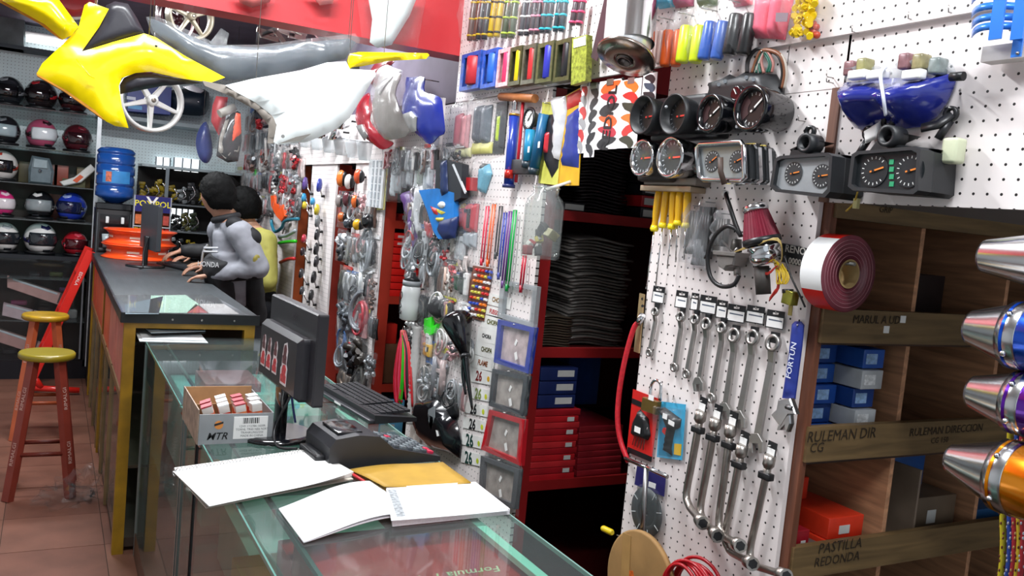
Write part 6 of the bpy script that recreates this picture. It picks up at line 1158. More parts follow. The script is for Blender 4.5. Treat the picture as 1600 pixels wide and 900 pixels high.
it.add('tie_strap', MB().tube(smooth_path([it.l(1384, 104, .07), it.l(1376, 116, .102), it.l(1380, 150, .115), it.l(1384, 180, .095)], 5), .004, 6, sx=.5), M('#dfe6f2', .4)); it.add('side_stud', MB().cyl(it.l(1486, 120, .05), it.l(1506, 119, .05), .008, None, 12), BLK())
it.add('lower_bracket', MB().tube([it.l(1440, 200, .04), it.l(1465, 195, .03), it.l(1488, 178, .02)], .012, 8, sx=.5), BLK()); hook(it, 1500, 140, .04); it.done()
# ================================================================== goods on the upper header board
HX = WX-.012
def roll_pair(label, px, py0, py1, w_, c1, c2, lean, extra=None, group='rolled grips in clear bags', nb=5):
    it = Item('grip_pair', label, 'handlebar grips', 'W', (px, py0), HX, group=group); r = w_*it.sc*.25
    for s_ in (-1, 1):
        a = it.l(px+s_*w_*.25+lean*.5, py0+4, .03); b = it.l(px+s_*w_*.25-lean*.5, py1, .035); g = it.add('grip', MB().lathe([(0, r*.85), (.004, r), ((b-a).length-.006, r), ((b-a).length, r*.85)], a, b-a, 16), M(c1, .35, 0, .08, coat=.2))
        if extra:
            for q in range(nb): it.add('grip_band', MB().torus(a.lerp(b, .12+.18*q) if nb > 3 else a.lerp(b, .1+.78*q/(nb-1)), r*1.01 if nb > 3 else r*.9, .0012 if nb > 3 else .004, b-a, 16, 6), M(extra, .4), g)
    it.add('bag', pillow(MB(), it.l((px+lean*.2), py0-12, 0).x, it.l(px, py0-14, 0).y, w_*it.sc*1.25, abs(it.l(px, py1+4, 0).y-it.l(px, py0-14, 0).y), .06, .004, int(px), .15), PLASTIC()); p = it.l(px+lean*.5, py0-12, 0); it.add('hook', MB().tube([p, p+Vector((0, 0, .05))], .0018, 6), STEEL()); it.done()
roll_pair('pinkish white grips in a bag beside the orange pair', 1027, 44, 100, 16, '#d8b8b0', None, 5); roll_pair('bright orange pair of grips in a bag', 1050, 44, 103, 34, '#e8601c', None, 6); roll_pair('lime yellow pair of grips in a bag', 1080, 37, 98, 42, '#cfe01c', None, 9); roll_pair('blue pair of grips in a bag', 1115, 30, 93, 40, '#3f66b8', None, 12); roll_pair('black pair of grips with white bands in a bag', 1156, 18, 86, 44, '#1c1c1e', '#d8d8d6', 13)
it = Item('pink_cloth_pack', 'folded pink cloths in clear film at the top of the header board', 'cloth pack', 'W', (1208, 20), HX); shell(it, 'cloth', M('#e8607a', .6, 0, .06, 20, .2), [(1188, -10), (1212, -10), (1207, 60), (1180, 60)], .005, .03, .02); shell(it, 'cloth', M('#e35a74', .6, 0, .06, 20, .2), [(1212, -10), (1240, -10), (1225, 62), (1202, 60)], .008, .03, .02); it.poly('label_band', M('#7d6a74', .5), [(1213, 20), (1232, 20), (1230, 34), (1212, 34)], .045, .001); shell(it, 'wrapping', PLASTIC(), [(1180, -12), (1244, -12), (1228, 66), (1176, 64)], .008, .04, .03); it.done()
it = Item('yellow_cap_bag', 'clear bag full of yellow valve caps', 'parts bag', 'W', (1250, 20), HX); random.seed(4)
for q in range(110):
    px = 1228+random.uniform(0, 52); py = random.uniform(-10, 56)
    if px < 1232+(10-py*.12) or px > 1276-py*.18: continue
    it.add('valve_cap', MB().cyl(it.l(px, py, .012+random.uniform(0, .02)), it.l(px+random.uniform(-3, 3), py+random.uniform(-4, 4), .026+random.uniform(0, .01)), .0075, None, 6), M('#e0bd12', .35, 0, .06))
shell(it, 'bag', PLASTIC(), [(1236, -14), (1286, -14), (1268, 58), (1224, 60)], .004, .04, .02); it.done()
it = Item('red_cap_bag', 'small bag of reddish caps behind the yellow ones', 'parts bag', 'W', (1275, 45), HX); random.seed(6)
for q in range(9): it.add('valve_cap', MB().ball(it.l(1262+random.uniform(0, 18), 30+random.uniform(0, 30), .012), .008, 8, 6), M('#b8452e', .4))
shell(it, 'bag', PLASTIC(), [(1262, 18), (1290, 24), (1284, 58), (1252, 66)], .003, .025, .015); it.done()
for k, (px, c, lb) in enumerate(((1042, '#2fb2dc', 'turquoise pack at the top of the header board'), (1068, '#b0406a', 'plum pack at the top of the header board'), (1105, '#5a6a4a', 'dark bagged part at the top of the header board'), (1160, '#d8586a', 'pink and white card at the top of the header board'))):
    it = Item('film_pack', lb, 'pack', 'W', (px, 0), HX); shell(it, 'content', M(c, .4, 0, .2, 40), [(px-12, -20), (px+16, -20), (px+14, 10-k), (px-13, 14-k)], .004, .02, .015); shell(it, 'bag', PLASTIC(), [(px-16, -22), (px+20, -22), (px+16, 18-k), (px-15, 22-k)], .004, .028, .02); it.done()
# exhaust muffler with flared end
it = Item('chrome_muffler', 'white and chrome muffler with a flared steel end disc hung over the aisle', 'muffler', 'W', (982, 60), HX); T_ = it.l(992, -70, .09); B_ = it.l(979, 86, .13); d = B_-T_
it.add('body', MB().lathe([(0, .062), (d.length*.9, .062), (d.length, .056)], T_, d, 32), M('#e6e8ea', .28, .35, .02, coat=.5)); it.add('side_strip', MB().lathe([(0, .054), (d.length*.9, .054)], T_+Vector((.02, 0, -.004)), d, 32, False), CHROME())
dn = (d.normalized()+Vector((-.05, 0, .30))).normalized(); it.add('end_disc', MB().lathe([(-.012, .045), (.0, .076), (.006, .079), (.010, .076), (.018, .03), (.016, .02), (-.02, .018)], B_, dn, 40, False), M('#a5988e', .22, 1, .08)); it.add('outlet_pipe', MB().lathe([(-.01, .021), (.022, .021), (.022, .017), (-.02, .017)], B_, dn, 24, False), M('#6d6460', .25, 1)); it.add('bolt', MB().ball(B_+dn*.012+Vector((0, -.05, .0)), .004, 8, 5), BLK()); it.add('hanging_strap', MB().tube([T_.lerp(B_, .3), it.l(992, 0, 0)], .004, 6), BLK()); it.add('shield_plate', MB().prism(it.l2([(925, 90), (934, 96), (966, -20), (950, -20)], .03), .03, .034), M('#4a3a40', .4)); it.done()
# blue lattice guard
it = Item('radiator_guard', 'bright blue curved metal lattice guard at the top right', 'guard', 'W', (1570, 40), HX); bm2 = M('#2f7fe0', .3, .3, .06, coat=.3)
for q, y in enumerate((6, 27, 44, 58)): it.add('curved_slat', MB().grid(lambda u, v: (lambda p: (p.x, p.y+.012*v, .03+.05*math.sin(PI*(.15+.85*u))))(it.l(1530+90*u, y-14*u*(1-.4*u)+5*(1-u), .03)), 10, 1, .002), bm2)
for q, x in enumerate((1556, 1590)): it.add('upright', MB().span(it.l(x, -10, .075), it.l(x+7, 60, .079)), bm2)
it.add('mount_strip', MB().span(it.l(1586, 55, .06), it.l(1594, 88, .064)), bm2); it.add('mount_screw', MB().ball(it.l(1590, 83, .065), .003, 8, 5), STEEL()); it.add('hanger_block', MB().span(it.l(1552, 78, 0), it.l(1610, 88, .03)), M('#c8c4c0', .5)); it.add('hanger', MB().tube([it.l(1590, 60, .07), it.l(1590, 50, 0)], .003, 6), bm2); it.done()
# nails and pegs on the boards
for px, py in ((1258, 190), (1302, 130), (1430, 32), (1493, 22), (1342, 52), (1302, 122)):
    it = Item('peg_hook', 'small bent steel hook on the white board, at %s' % {1258: 'the left of the grey dash cluster', 1302: 'the seam above the brown batten', 1430: 'the middle of the top board', 1493: 'the right part of the top board', 1342: 'the seam left of the blue cowl'}[px] if py != 122 else 'small bent steel hook just above the other at the seam', 'hook', 'W', (px, py)); it.add('wire', MB().tube([(0, 0, -.002), (0, 0, .02), (0, .012, .022)], .0014, 6), STEEL()); it.done()
# ================================================================== exhaust tips and cords at the right edge
def exhaust(label, tip, rt, rb, ln, col, x, zt):
    p = on_x(tip[0], tip[1], x); it = Item('exhaust_silencer', label, 'exhaust', 'W', origin=p); it.plane = x
    # axis runs along the wall towards the camera (local +x)
    c = Vector((0, 0, 0)); ax_ = (1, 0, 0); sl = M('#cfd0d2', .2, 1, .03)
    it.add('cone_tip', MB().lathe([(.004, rt*.8), (0, rt*.96), (.004, rt), (ln, rb*.96)], c, ax_, 36, False), sl); it.add('inner_pipe', MB().lathe([(.004, rt*.8), (.07, rt*.75)], c, ax_, 28, False), M('#2a2a2c', .5, .6))
    it.add('clamp_ring', MB().lathe([(ln, rb*.96), (ln+.002, rb*1.04), (ln+.03, rb*1.05), (ln+.032, rb)], c, ax_, 36, False), sl)
    for a in (.9, 2.1, 3.4): it.add('rivet', MB().ball(Vector((ln+.016, math.cos(a)*rb*1.05, math.sin(a)*rb*1.05)), .005, 10, 6), CHROME())
    it.add('sleeve', MB().lathe([(ln+.030, rb*1.0), (ln+.032, rb*1.02), (ln+.40, rb*1.02), (ln+.40, rb*.6)], c, ax_, 36, False), M(col, .2, .75, .04, coat=.5) if col else sl); it.add('sleeve_band', MB().lathe([(ln+.010, rb*1.052), (ln+.015, rb*1.052)], c, ax_, 36, False), M(col or '#cfd0d2', .2, .7))
    it.add('mount_bracket', MB().span((ln+.2, -.012, -(1.42-x)), (ln+.23, .012, -rb*.9)), STEEL()); it.done()
exhaust('plain polished exhaust silencer, topmost at the right edge', (1540, 400), .027, .047, .105, None, 1.30, 0); exhaust('polished exhaust silencer with a blue sleeve', (1519, 512), .029, .050, .066, '#1450c8', 1.30, 0); exhaust('polished exhaust silencer with a purple sleeve', (1521, 612), .027, .047, .066, '#5a1c98', 1.30, 0); exhaust('polished exhaust silencer with an orange-gold sleeve, lowest of the four', (1487, 716), .024, .054, .082, '#e08a0c', 1.28, 0)
it = Item('exhaust_post', 'dark upright carrying the exhaust silencers at the right edge', 'post', 'W', (1640, 500)); it.add('upright', MB().span((-.02, -1.5, -.02), (.02, .2, 0)), M('#3a2c24', .6)); it.done()
for k, (px, c1, c2, lb) in enumerate(((1572, '#c8b81c', '#7a3a2a', 'yellow and red elastic cord hanging at the right edge'), (1584, '#1c3f98', '#c8ccd8', 'blue elastic cord with pale flecks hanging at the right edge'), (1592, '#a8202a', '#c8a06a', 'red elastic cord hanging at the right edge'), (1600, '#c2a820', '#5a2a22', 'yellow flecked cord cut by the right frame edge'), (1606, '#a8202a', '#c8ccd8', 'second red cord cut by the right frame edge'))):
    it = Item('elastic_cord', lb, 'cord', 'W', (px, 650), 1.40); a = it.l(px+6, 640, .02); b = it.l(px-12-k, 930, .03); it.add('cord', MB().tube([a.lerp(b, t/10)+Vector((.003*math.sin(t), 0, 0)) for t in range(11)], .0045, 8), M(c1, .6)); fl = MB()
    for q in range(40): p = a.lerp(b, (q+.5)/40)+Vector((.0042*math.cos(q*1.9)+.003*math.sin((q+.5)/4), 0, .0042*abs(math.sin(q*1.9)))); fl.ball(p, (.0016, .003, .0016), 6, 4)
    it.add('woven_flecks', fl, M(c2, .6), kind='stuff'); it.done()
# ================================================================== carded and bagged goods
def pk(name, label, cat, quad, col, shapes=(), film=None, plane=WX, out=.004, th=.002, group=None, hk=True):
    """hang pack: card outline (px), raised shapes [(part, outline px, colour, height)], optional film outline"""
    cx = sum(p[0] for p in quad)/len(quad); cy = min(p[1] for p in quad); it = Item(name, label, cat, 'W', (cx, cy), plane, group=group)
    if col: it.poly('card', M(col, .45, 0, .12, 25), quad, out, th)
    for sh_ in shapes:
        pn, pts, c, H = sh_[:4]; rg = sh_[4] if len(sh_) > 4 else .35; shell(it, pn, M(c, rg, 0, .15, 30), pts, out+th+.001, H, max(.004, H*.8), cuts=2)
    if film: shell(it, 'film', PLASTIC(), quad if film is True else film, out+th+.002, max([.012]+[q[3]+.006 for q in shapes]), .02, cuts=2, fn=lambda x, y, d: .003*noise.noise(Vector((x*40, y*40, cx))))
    if hk: p = it.l(cx, cy+3, 0); it.add('hook', MB().tube([p+Vector((0, -.004, -.002)), p+Vector((0, -.004, .03))], .0014, 6), STEEL())
    it.done(); return it
def Q(x0, y0, x1, y1, sl=None, lean=None):
    """px quad on the wall: follows the wall perspective"""
    sl = (y0-269.6)/(x0-82.3) if sl is None else sl; sb = (y1-269.6)/(x0-82.3); lean = -.09*(y1-y0) if lean is None else lean
    return [(x0, y0), (x1, y0+(x1-x0)*sl), (x1+lean, y1+(x1-x0)*sb), (x0+lean, y1)]

def bag(label, x0, y0, x1, y1, c1, c2, plane=WX, seed=None):
    """crinkled clear bag with loose metal or plastic parts inside, hung on a hook"""
    rs = random.Random(seed if seed is not None else int(x0*7+y0*3)); it = Item('parts_bag', label, 'parts bag', 'W', ((x0+x1)/2, y0), plane); a = it.l(x0, y0); b = it.l(x1, y0); W_ = max(.02, (b-a).length); H_ = abs(it.l((x0+x1)/2-.09*(y1-y0), y1).y); lx = it.l((x0+x1)/2-.09*(y1-y0), y1).x; kind = rs.randrange(5)
    for n_, c in ((0, c1), (1, c2)):
        mb = MB(); met = M(c, .3, .35 if kind in (0, 1) else 0, .25, 40)
        if kind == 0:
            for q in range(3): x = W_*(-.36+.5*n_+.12*q); mb.tube(smooth_path([(x, -H_*.12, .014), (x+W_*rs.uniform(-.15, .15), -H_*.5, .02), (x+lx+W_*rs.uniform(-.2, .2), -H_*.92, .014)], 3), W_*.05, 6)
        elif kind == 1:
            for q in range(9): p = Vector((W_*rs.uniform(-.36, .36), -H_*rs.uniform(.15+.35*n_, .55+.4*n_), .012+.008*rs.random())); p.x += lx*(-p.y/H_); mb.cyl(p, p+Vector((rs.uniform(-1, 1), rs.uniform(-1, 1), .3)).normalized()*W_*.22, W_*.07, None, 7)
        elif kind == 2:
            mb.box((W_*(-.2+.4*n_)+lx*.5, -H_*.52, .016), (W_*.34, H_*.72, .016), Matrix.Rotation(rs.uniform(-.12, .12), 3, 'Z'), .005); mb.box((W_*(-.2+.4*n_)+lx*.3, -H_*.25, .026), (W_*.2, H_*.12, .006))
        elif kind == 3:
            for q in range(3): mb.torus((lx*.5+W_*rs.uniform(-.08, .08), -H_*(.35+.3*n_)+rs.uniform(-.01, .01), .012+.005*q), W_*rs.uniform(.22, .34), W_*.035, (rs.uniform(-.3, .3), rs.uniform(-.2, .2), 1), 16, 6, 1.3)
        else:
            for q in range(4): mb.box((W_*rs.uniform(-.25, .25)+lx*.5, -H_*(.2+.2*q+.06*n_), .012+.006*n_), (W_*rs.uniform(.25, .6), H_*.09, .01), Matrix.Rotation(rs.uniform(-.9, .9), 3, 'Z'), .003)
            mb.cyl((W_*(-.2+.4*n_), -H_*.2, .02), (W_*(-.2+.4*n_)+lx, -H_*.9, .02), W_*.07, None, 8)
        it.add('part', mb, met)
    fb = pillow(MB(), 0, .006, W_*1.12, H_*1.06, .034, .003, rs.random()*9, .25, 6, 8); fb.v = [(v[0]+lx*(-v[1]/H_), v[1], v[2]) for v in fb.v]; it.add('bag', fb, PLASTIC())
    if kind in (2, 4) or rs.random() < .3: it.add('header_card', MB().box((0, -H_*.03, .006), (W_*.95, H_*.12, .002)), M(rs.choice(('#d8d4d0', '#c8c43a', '#3a6ab0', '#c03a34', '#d8d8d8', '#2a2c30')), .5))
    it.add('hook', MB().tube([(0, -.006, -.002), (0, -.006, .03)], .0014, 6), STEEL()); it.done()
# bottles and bagged grips at the top left of the header board
for k, (px, y1, w_, c, ex, lb) in enumerate(((742, 64, 18, '#5a3a30', '#c8a41c', 'brown bottle grips with yellow bands'), (756, 62, 18, '#2a2a2e', '#c8a41c', 'black bottle grips with yellow bands'), (775, 58, 20, '#b89a1c', '#2a2a2a', 'yellow and black grips'), (797, 60, 22, '#4a5240', '#a8c04a', 'olive green grips'), (822, 56, 18, '#35343a', '#d8d8d8', 'black and white grips'), (838, 54, 16, '#3a3238', '#d88aa0', 'black and pink grips'), (855, 52, 18, '#35343a', '#2ab8cc', 'black and turquoise grips'), (876, 50, 18, '#2a3a42', '#2ab8cc', 'dark turquoise grips'), (903, 40, 20, '#4a3c42', '#e0507a', 'grey and pink grips'))):
    roll_pair(lb+' bagged in the top row beside the red beam', px, -6, y1, w_, c, ex, 8, ex, group='bagged grips in the top row', nb=3)
# window cartons with grips
for k, (x0, y0, x1, y1, c, g, lb) in enumerate(((722, 86, 752, 143, '#2f55b0', '#c0303a', 'blue window carton with a red grip'), (755, 80, 778, 139, '#2f5cc0', '#2a6ad0', 'blue window carton with a blue grip'), (779, 78, 797, 137, '#e8b8bc', '#e83a6a', 'pale pink carton with a bright pink grip'), (798, 75, 816, 135, '#4a4a2a', '#e8cc14', 'olive carton with a yellow grip'), (818, 72, 838, 133, '#5a5a4a', '#d03034', 'grey carton with a red and white grip'), (841, 69, 866, 131, '#565a3a', '#2c34a8', 'olive carton with a blue grip'), (869, 64, 894, 129, '#4a4e30', '#202024', 'olive carton with a black grip'))):
    it = Item('grip_carton', lb+' on the header board', 'carton', 'W', ((x0+x1)/2, y0), HX, group='window cartons in a row'); q = Q(x0, y0, x1, y1); ol = it.l2(q, .05); cx = sum(p[0] for p in ol)/4; cy = sum(p[1] for p in ol)/4; il = [(cx+(p[0]-cx)*.72, cy+(p[1]-cy)*.78) for p in ol]
    it.add('front_frame', frame_ring(MB(), ol, il, .045, .05), M(c, .4, 0, .3, 60)); it.add('carton_body', MB().prism(ol, .004, .02), M('#c9cdd0', .6)); it.add('side_wall', frame_ring(MB(), ol, [(cx+(p[0]-cx)*.97, cy+(p[1]-cy)*.98) for p in ol], .02, .045), M(c, .4, 0, .3, 60)); r = abs(il[1][0]-il[0][0])*.3
    it.add('grip', MB().lathe([(0, r*.9), (.004, r), (.10, r), (.104, r*.8)], (cx+r*.5, cy+.052, .034), (0, -1, 0), 14), M(g, .4, 0, .1))
    if k == 6: sd = it.l2([(894, 60), (917, 54), (915, 126), (892, 133)], .05); it.add('side_print', MB().prism(sd, .03, .05), M('#8f9a3a', .45, 0, .6, 90)); it.add('side_label', MB().prism(it.l2([(896, 62), (915, 56), (915, 70), (896, 75)], .052), .0505, .052), WHITE())
    it.done()
# second row of the header board
pk('grip_bag', 'clear bag of pink grips with a yellow tag left of the big grip bag', 'parts bag', Q(713, 164, 738, 250), None, [('grip', Q(716, 178, 724, 232), '#a8606a', .02), ('grip', Q(726, 180, 735, 232), '#c88a90', .02), ('tag', Q(712, 232, 736, 246), '#c9c89a', .006)], Q(710, 160, 740, 252))
pk('grip_bag', 'large clear bag of dark grips with a yellow-edged tag', 'parts bag', Q(742, 155, 774, 245), None, [('grip', Q(746, 166, 756, 224), '#4a5058', .022), ('grip', Q(758, 165, 769, 224), '#5a626a', .022), ('tag', Q(738, 224, 770, 241), '#c8c46a', .006)], Q(738, 152, 776, 246))
pk('tool_pack', 'black and lime carded tool beside the large grip bag', 'tool pack', Q(777, 160, 794, 240), '#2a2c2e', [('lime_strip', Q(777, 182, 782, 220), '#a8c02a', .004), ('tool', Q(785, 172, 792, 232), '#3a3c40', .012)], True)
it = Item('blue_pump', 'tall blue air pump hung in the middle of the header row', 'air pump', 'W', (803, 160)); a = it.l(804, 178, .03); b = it.l(795, 288, .03); it.add('barrel', MB().cyl(a, b, 8*it.sc, None, 18), M('#1c3a9c', .3, 0, .06, coat=.4)); it.add('spring', MB().lathe([(q*.004, 4*it.sc if q % 2 else 5.5*it.sc) for q in range(9)], it.l(806, 158, .03), a-it.l(806, 158, .03), 12), CHROME()); it.add('brass_cap', MB().cyl(a, a+(b-a)*.03, 8.6*it.sc, None, 18), M('#c8a04a', .3, .8)); it.add('foot', MB().cyl(b, b+(b-a)*.05, 10*it.sc, None, 18), M('#20285c', .4)); it.add('red_ring', MB().cyl(a.lerp(b, .8)+Vector((.014, 0, .01)), a.lerp(b, .92)+Vector((.014, 0, .01)), 7*it.sc, None, 16), M('#b8261c', .3, .3)); it.add('hook', MB().tube([it.l(806, 158, 0), it.l(806, 158, .03)], .002, 6), STEEL()); it.done()
it = Item('red_tool', 'slim red and steel tyre tool behind the blue pump', 'tool', 'W', (816, 155)); it.add('bar', MB().tube([it.l(818, 150, .02), it.l(813, 215, .02), it.l(806, 285, .02)], .006, 8), M('#b81c2c', .35)); it.add('clamp', MB().span(it.l(806, 250, .015), it.l(824, 272, .035), .003), M('#2c2a2c', .5)); it.add('hook', MB().tube([it.l(818, 150, 0), it.l(818, 150, .03)], .002, 6), STEEL()); it.done()
it = Item('tyre_gauge', 'round white tyre pressure gauge in a black guard', 'pressure gauge', 'W', (830, 184)); c = it.l(827, 186, .03); it.add('guard', MB().torus(c, 16*it.sc, .006, (0, 0, 1), 24, 8), BLK()); dial(it, c, 15*it.sc, '#d8dad6', '#202020', .8, '#202020'); it.add('back', MB().lathe([(-.03, .02), (-.002, 15*it.sc)], c, (0, 0, 1), 20), BLK()); it.done()
for k, (px, y0, y1, c, lb) in enumerate(((829, 203, 252, '#1f86b0', 'light teal pump under the tyre gauge'), (845, 178, 262, '#1c5f88', 'dark teal pump leaning beside the tyre gauge'))):
    it = Item('teal_pump', lb, 'air pump', 'W', (px, y0)); it.add('barrel', MB().cyl(it.l(px+5*k, y0, .028), it.l(px-4-6*k, y1, .028), 8*it.sc, None, 16), M(c, .35, 0, .1)); it.add('cap', MB().cyl(it.l(px-4-6*k, y1, .028), it.l(px-6-6*k, y1+10, .028), 9*it.sc, None, 16), M('#20303a', .4)); it.add('sticker', MB().box(it.l(px-3, (y0+y1)/2+6, .028+9*it.sc), (.012, .02, .001)), WHITE()); it.add('hook', MB().tube([it.l(px+5*k, y0+3, 0), it.l(px+5*k, y0+3, .028)], .002, 6), STEEL()); it.done()
it = Item('rolled_leather', 'brown rolled leather piece lying above the blue pump', 'leather roll', 'W', (810, 150)); it.add('roll', MB().cyl(it.l(783, 151, .03), it.l(836, 154, .03), 6.5*it.sc, None, 14), M('#a8683a', .5, 0, .2)); it.add('hook', MB().tube([it.l(810, 152, 0), it.l(810, 152, .03)], .002, 6), STEEL()); it.done()
pk('sponge_pack', 'yellow-green carded brush pack with a silver bag', 'carded pack', [(848, 160), (886, 158), (874, 290), (842, 286)], '#c8c85a', [('black_oval', [(852, 180), (868, 178), (876, 215), (872, 262), (862, 278), (850, 250), (848, 212)], '#202024', .01), ('silver_bag', [(862, 152), (884, 150), (886, 172), (874, 250), (866, 250), (868, 190)], '#d0d0d2', .02, .15), ('red_part', Q(856, 205, 864, 242), '#b82a34', .02)], None)
pk('cloth_pack', 'blue and yellow carded cloth pack with a red header', 'carded pack', [(884, 150), (913, 134), (905, 290), (872, 290)], '#d8a818', [('blue_cloth', [(886, 182), (908, 165), (904, 262), (878, 258)], '#2c3a8c', .012), ('red_header', [(886, 150), (912, 136), (911, 160), (885, 172)], '#c8302a', .004)], None)
pk('tube_bag', 'teal brush in a clear bag hung above the cables', 'parts bag', Q(748, 252, 775, 308), None, [('brush', [(752, 262), (764, 256), (768, 272), (758, 302), (750, 300)], '#5a9ab0', .02), ('bristles', Q(754, 256, 764, 268), '#2a2c30', .02)], Q(744, 246, 785, 312))
# decal sheets over the aisle
for k, (x0, y0, x1, y1, cs, lb) in enumerate(((908, 130, 922, 240, ('#c23a3a', '#9a9a9c'), 'narrow white decal sheet with grey and red marks'), (922, 134, 938, 246, ('#2a2a2e', '#3a3a3e'), 'white decal sheet with black arrow shapes'), (938, 128, 973, 234, ('#e0602a', '#b8283a', '#26262a'), 'white decal sheet with an orange and black racing motif'), (973, 126, 1004, 232, ('#e8742a', '#c8302a', '#3a3a2a'), 'white decal sheet with orange flames'), (1006, 116, 1028, 200, ('#26262a', '#3a4a5a'), 'white decal sheet with black block shapes'))):
    it = Item('decal_sheet', lb, 'decal sheet', 'W', ((x0+x1)/2, y0), WX-.005); q = Q(x0, y0, x1, y1); it.poly('sheet', M('#f2f0f0', .35), q, .004+.002*k, .001); random.seed(k+40); P = [Vector(p) for p in q]
    for n_ in range(6):
        v0 = .02+n_*.16; fl = random.random() < .5; w0 = random.uniform(.06, .2); pts = [P[0].lerp(P[1], u if not fl else 1-u).lerp(P[3].lerp(P[2], u if not fl else 1-u), v) for u, v in ((w0, v0+.10), (w0+.2, v0+.02), (.62, v0), (.94, v0+random.uniform(-.01, .05)), (.78, v0+.09), (.52, v0+.13), (.40, v0+.19), (w0+.08, v0+.16))]
        it.poly('printed_shape', M(cs[n_ % len(cs)], .35), spline2([tuple(p) for p in pts], 2), .0052+.002*k+.0003*(n_ % 3), .0003)
    if k == 2: c_ = it.l((x0+x1)/2-4, (y0+y1)/2+4, .0105); it.add('lettering', MB().text('REDIOL', .055, c_, (.08, 1, 0), (-1, .08, 0), .0006, 'CENTER', 0, .02), M('#17171a', .4))
    it.add('clip', MB().span(it.l((x0+x1)/2-2, y0-3, 0), it.l((x0+x1)/2+2, y0+4, .012)), STEEL()); it.done()
# ================================================================== the sticker panel
def sticker(label, quad, txt, col, tcol, size, extra=None):
    it = Item('sticker', label, 'sticker', 'W', quad[0]); it.poly('sheet', M('#e6e6e2', .35), quad, .002, .001); c = [sum(p[i] for p in quad)/4 for i in (0, 1)]; dx = it.l(*quad[1], 0)-it.l(*quad[0], 0)
    it.add('lettering', MB().text(txt, size*(1.5 if txt == '26' else 1.05), it.l(c[0]-(5 if extra else 0), c[1], .0034), dx, Vector((-dx.y, dx.x, 0)), .0004, 'CENTER', .15 if txt != '26' or tcol != '#123a34' else 0, .03), M(tcol, .4))
    if extra: it.add('emblem', MB().lathe([(0, .010), (.0006, .010)], it.l(quad[1][0]-9, c[1]+4, .0032), (0, 0, 1), 10), M(extra, .4, 0, .3, 200))
    it.done()
sticker('lowest white 26 sticker with dark green digits', [(722, 703), (755, 711), (751, 729), (720, 722)], '26', 0, '#123a34', .042, '#b0c02a'); sticker('white 26 sticker with dark green digits, second from the bottom', [(723, 676), (757, 684), (754, 702), (721, 694)], '26', 0, '#123a34', .042, '#b0c02a'); sticker('white 26 sticker with slanted black digits, third from the bottom', [(725, 651), (762, 659), (760, 676), (723, 668)], '26', 0, '#16161a', .036, '#c0cc2a'); sticker('white 26 sticker with black digits, fourth from the bottom', [(726, 628), (764, 634), (762, 652), (725, 644)], '26', 0, '#16161a', .036, '#c0cc2a')
sticker('white 26 sticker with pale digits half behind the funnel', [(737, 604), (768, 610), (765, 628), (736, 622)], '26', 0, '#7a8a4a', .036, '#c8d02a'); sticker('white 26 sticker with red and black print', [(736, 574), (772, 581), (768, 602), (735, 596)], '26', 0, '#7a1c1c', .034, '#d8a81c'); sticker('white CHOPA sticker below the CHORA one', [(744, 532), (780, 540), (774, 563), (741, 553)], 'CHOPA', 0, '#4a4a14', .024); sticker('white CHORA FD sticker', [(748, 510), (786, 520), (781, 541), (745, 532)], 'CHORA', 0, '#26262a', .020, '#c83a44'); sticker('white CHOPA sticker at the top of the column', [(756, 490), (786, 497), (783, 519), (751, 511)], 'CHOPA', 0, '#5a5a14', .024)
sticker('brown flame sticker between the white ones', [(737, 553), (774, 563), (770, 582), (735, 573)], 'FLAME', 0, '#8a4a22', .026); sticker('brown lettered strip sticker near the key rings', [(760, 456), (800, 466), (797, 484), (757, 474)], 'CHOPER', 0, '#8a6a3a', .024); sticker('red lettered strip sticker under the brown one', [(757, 476), (790, 486), (787, 500), (754, 490)], 'FUEGO', 0, '#b8303a', .022)
def plate_frame(label, quad, col, film, fill=None):
    it = Item('plate_frame', label, 'plate frame', 'W', quad[0]); o = it.l2(quad, .02); c = (sum(p[0] for p in o)/4, sum(p[1] for p in o)/4); i_ = [(c[0]+(p[0]-c[0])*.78, c[1]+(p[1]-c[1])*.78) for p in o]; it.add('frame', frame_ring(MB(), o, i_, .006, .022), M(col, .3, 0, .08) if col else glassy('frame_acrylic', '#d0d4d6', 1.45, .06, .25))
    if fill: it.add('insert', MB().prism(i_, .008, .010), M(fill, .4, 0, .35, 25)); it.add('price_sticker', MB().box(Vector((c[0], c[1]+.01, .0115)), (.012, .022, .001), Matrix.Rotation(-.5, 3, 'Z')), WHITE()); it.add('barcode_tag', MB().box(Vector((c[0]+.03, c[1]-.03, .0235)), (.016, .026, .001), Matrix.Rotation(.5, 3, 'Z')), WHITE())
    if film: it.add('bag', pillow(MB(), c[0], max(p[1] for p in o)+.012, abs(o[1][0]-o[0][0])*1.12, abs(o[0][1]-o[3][1])*1.2, .035, .002, quad[0][0], .12), PLASTIC())
    it.add('hook', MB().tube([Vector((c[0], max(p[1] for p in o)-.01, 0)), Vector((c[0], max(p[1] for p in o)-.01, .03))], .0018, 6), STEEL()); it.done()
plate_frame('clear acrylic plate frame at the top right of the sticker panel', [(783, 437), (840, 448), (834, 512), (778, 495)], None, False); plate_frame('blue plate frame holding clear sleeves', [(779, 499), (836, 512), (826, 584), (772, 566)], '#2c3c98', True, '#b8a8a8'); plate_frame('dark grey plate frame above the red one', [(770, 576), (826, 588), (818, 650), (764, 634)], '#3a3d42', True, '#a29a94'); plate_frame('red plate frame in a clear bag', [(765, 640), (820, 656), (814, 728), (752, 702)], '#b81c26', True, '#a29a94'); plate_frame('smoke grey plate frame at the bottom of the panel', [(752, 712), (812, 734), (805, 796), (748, 772)], '#4f5256', True, '#9a928c')
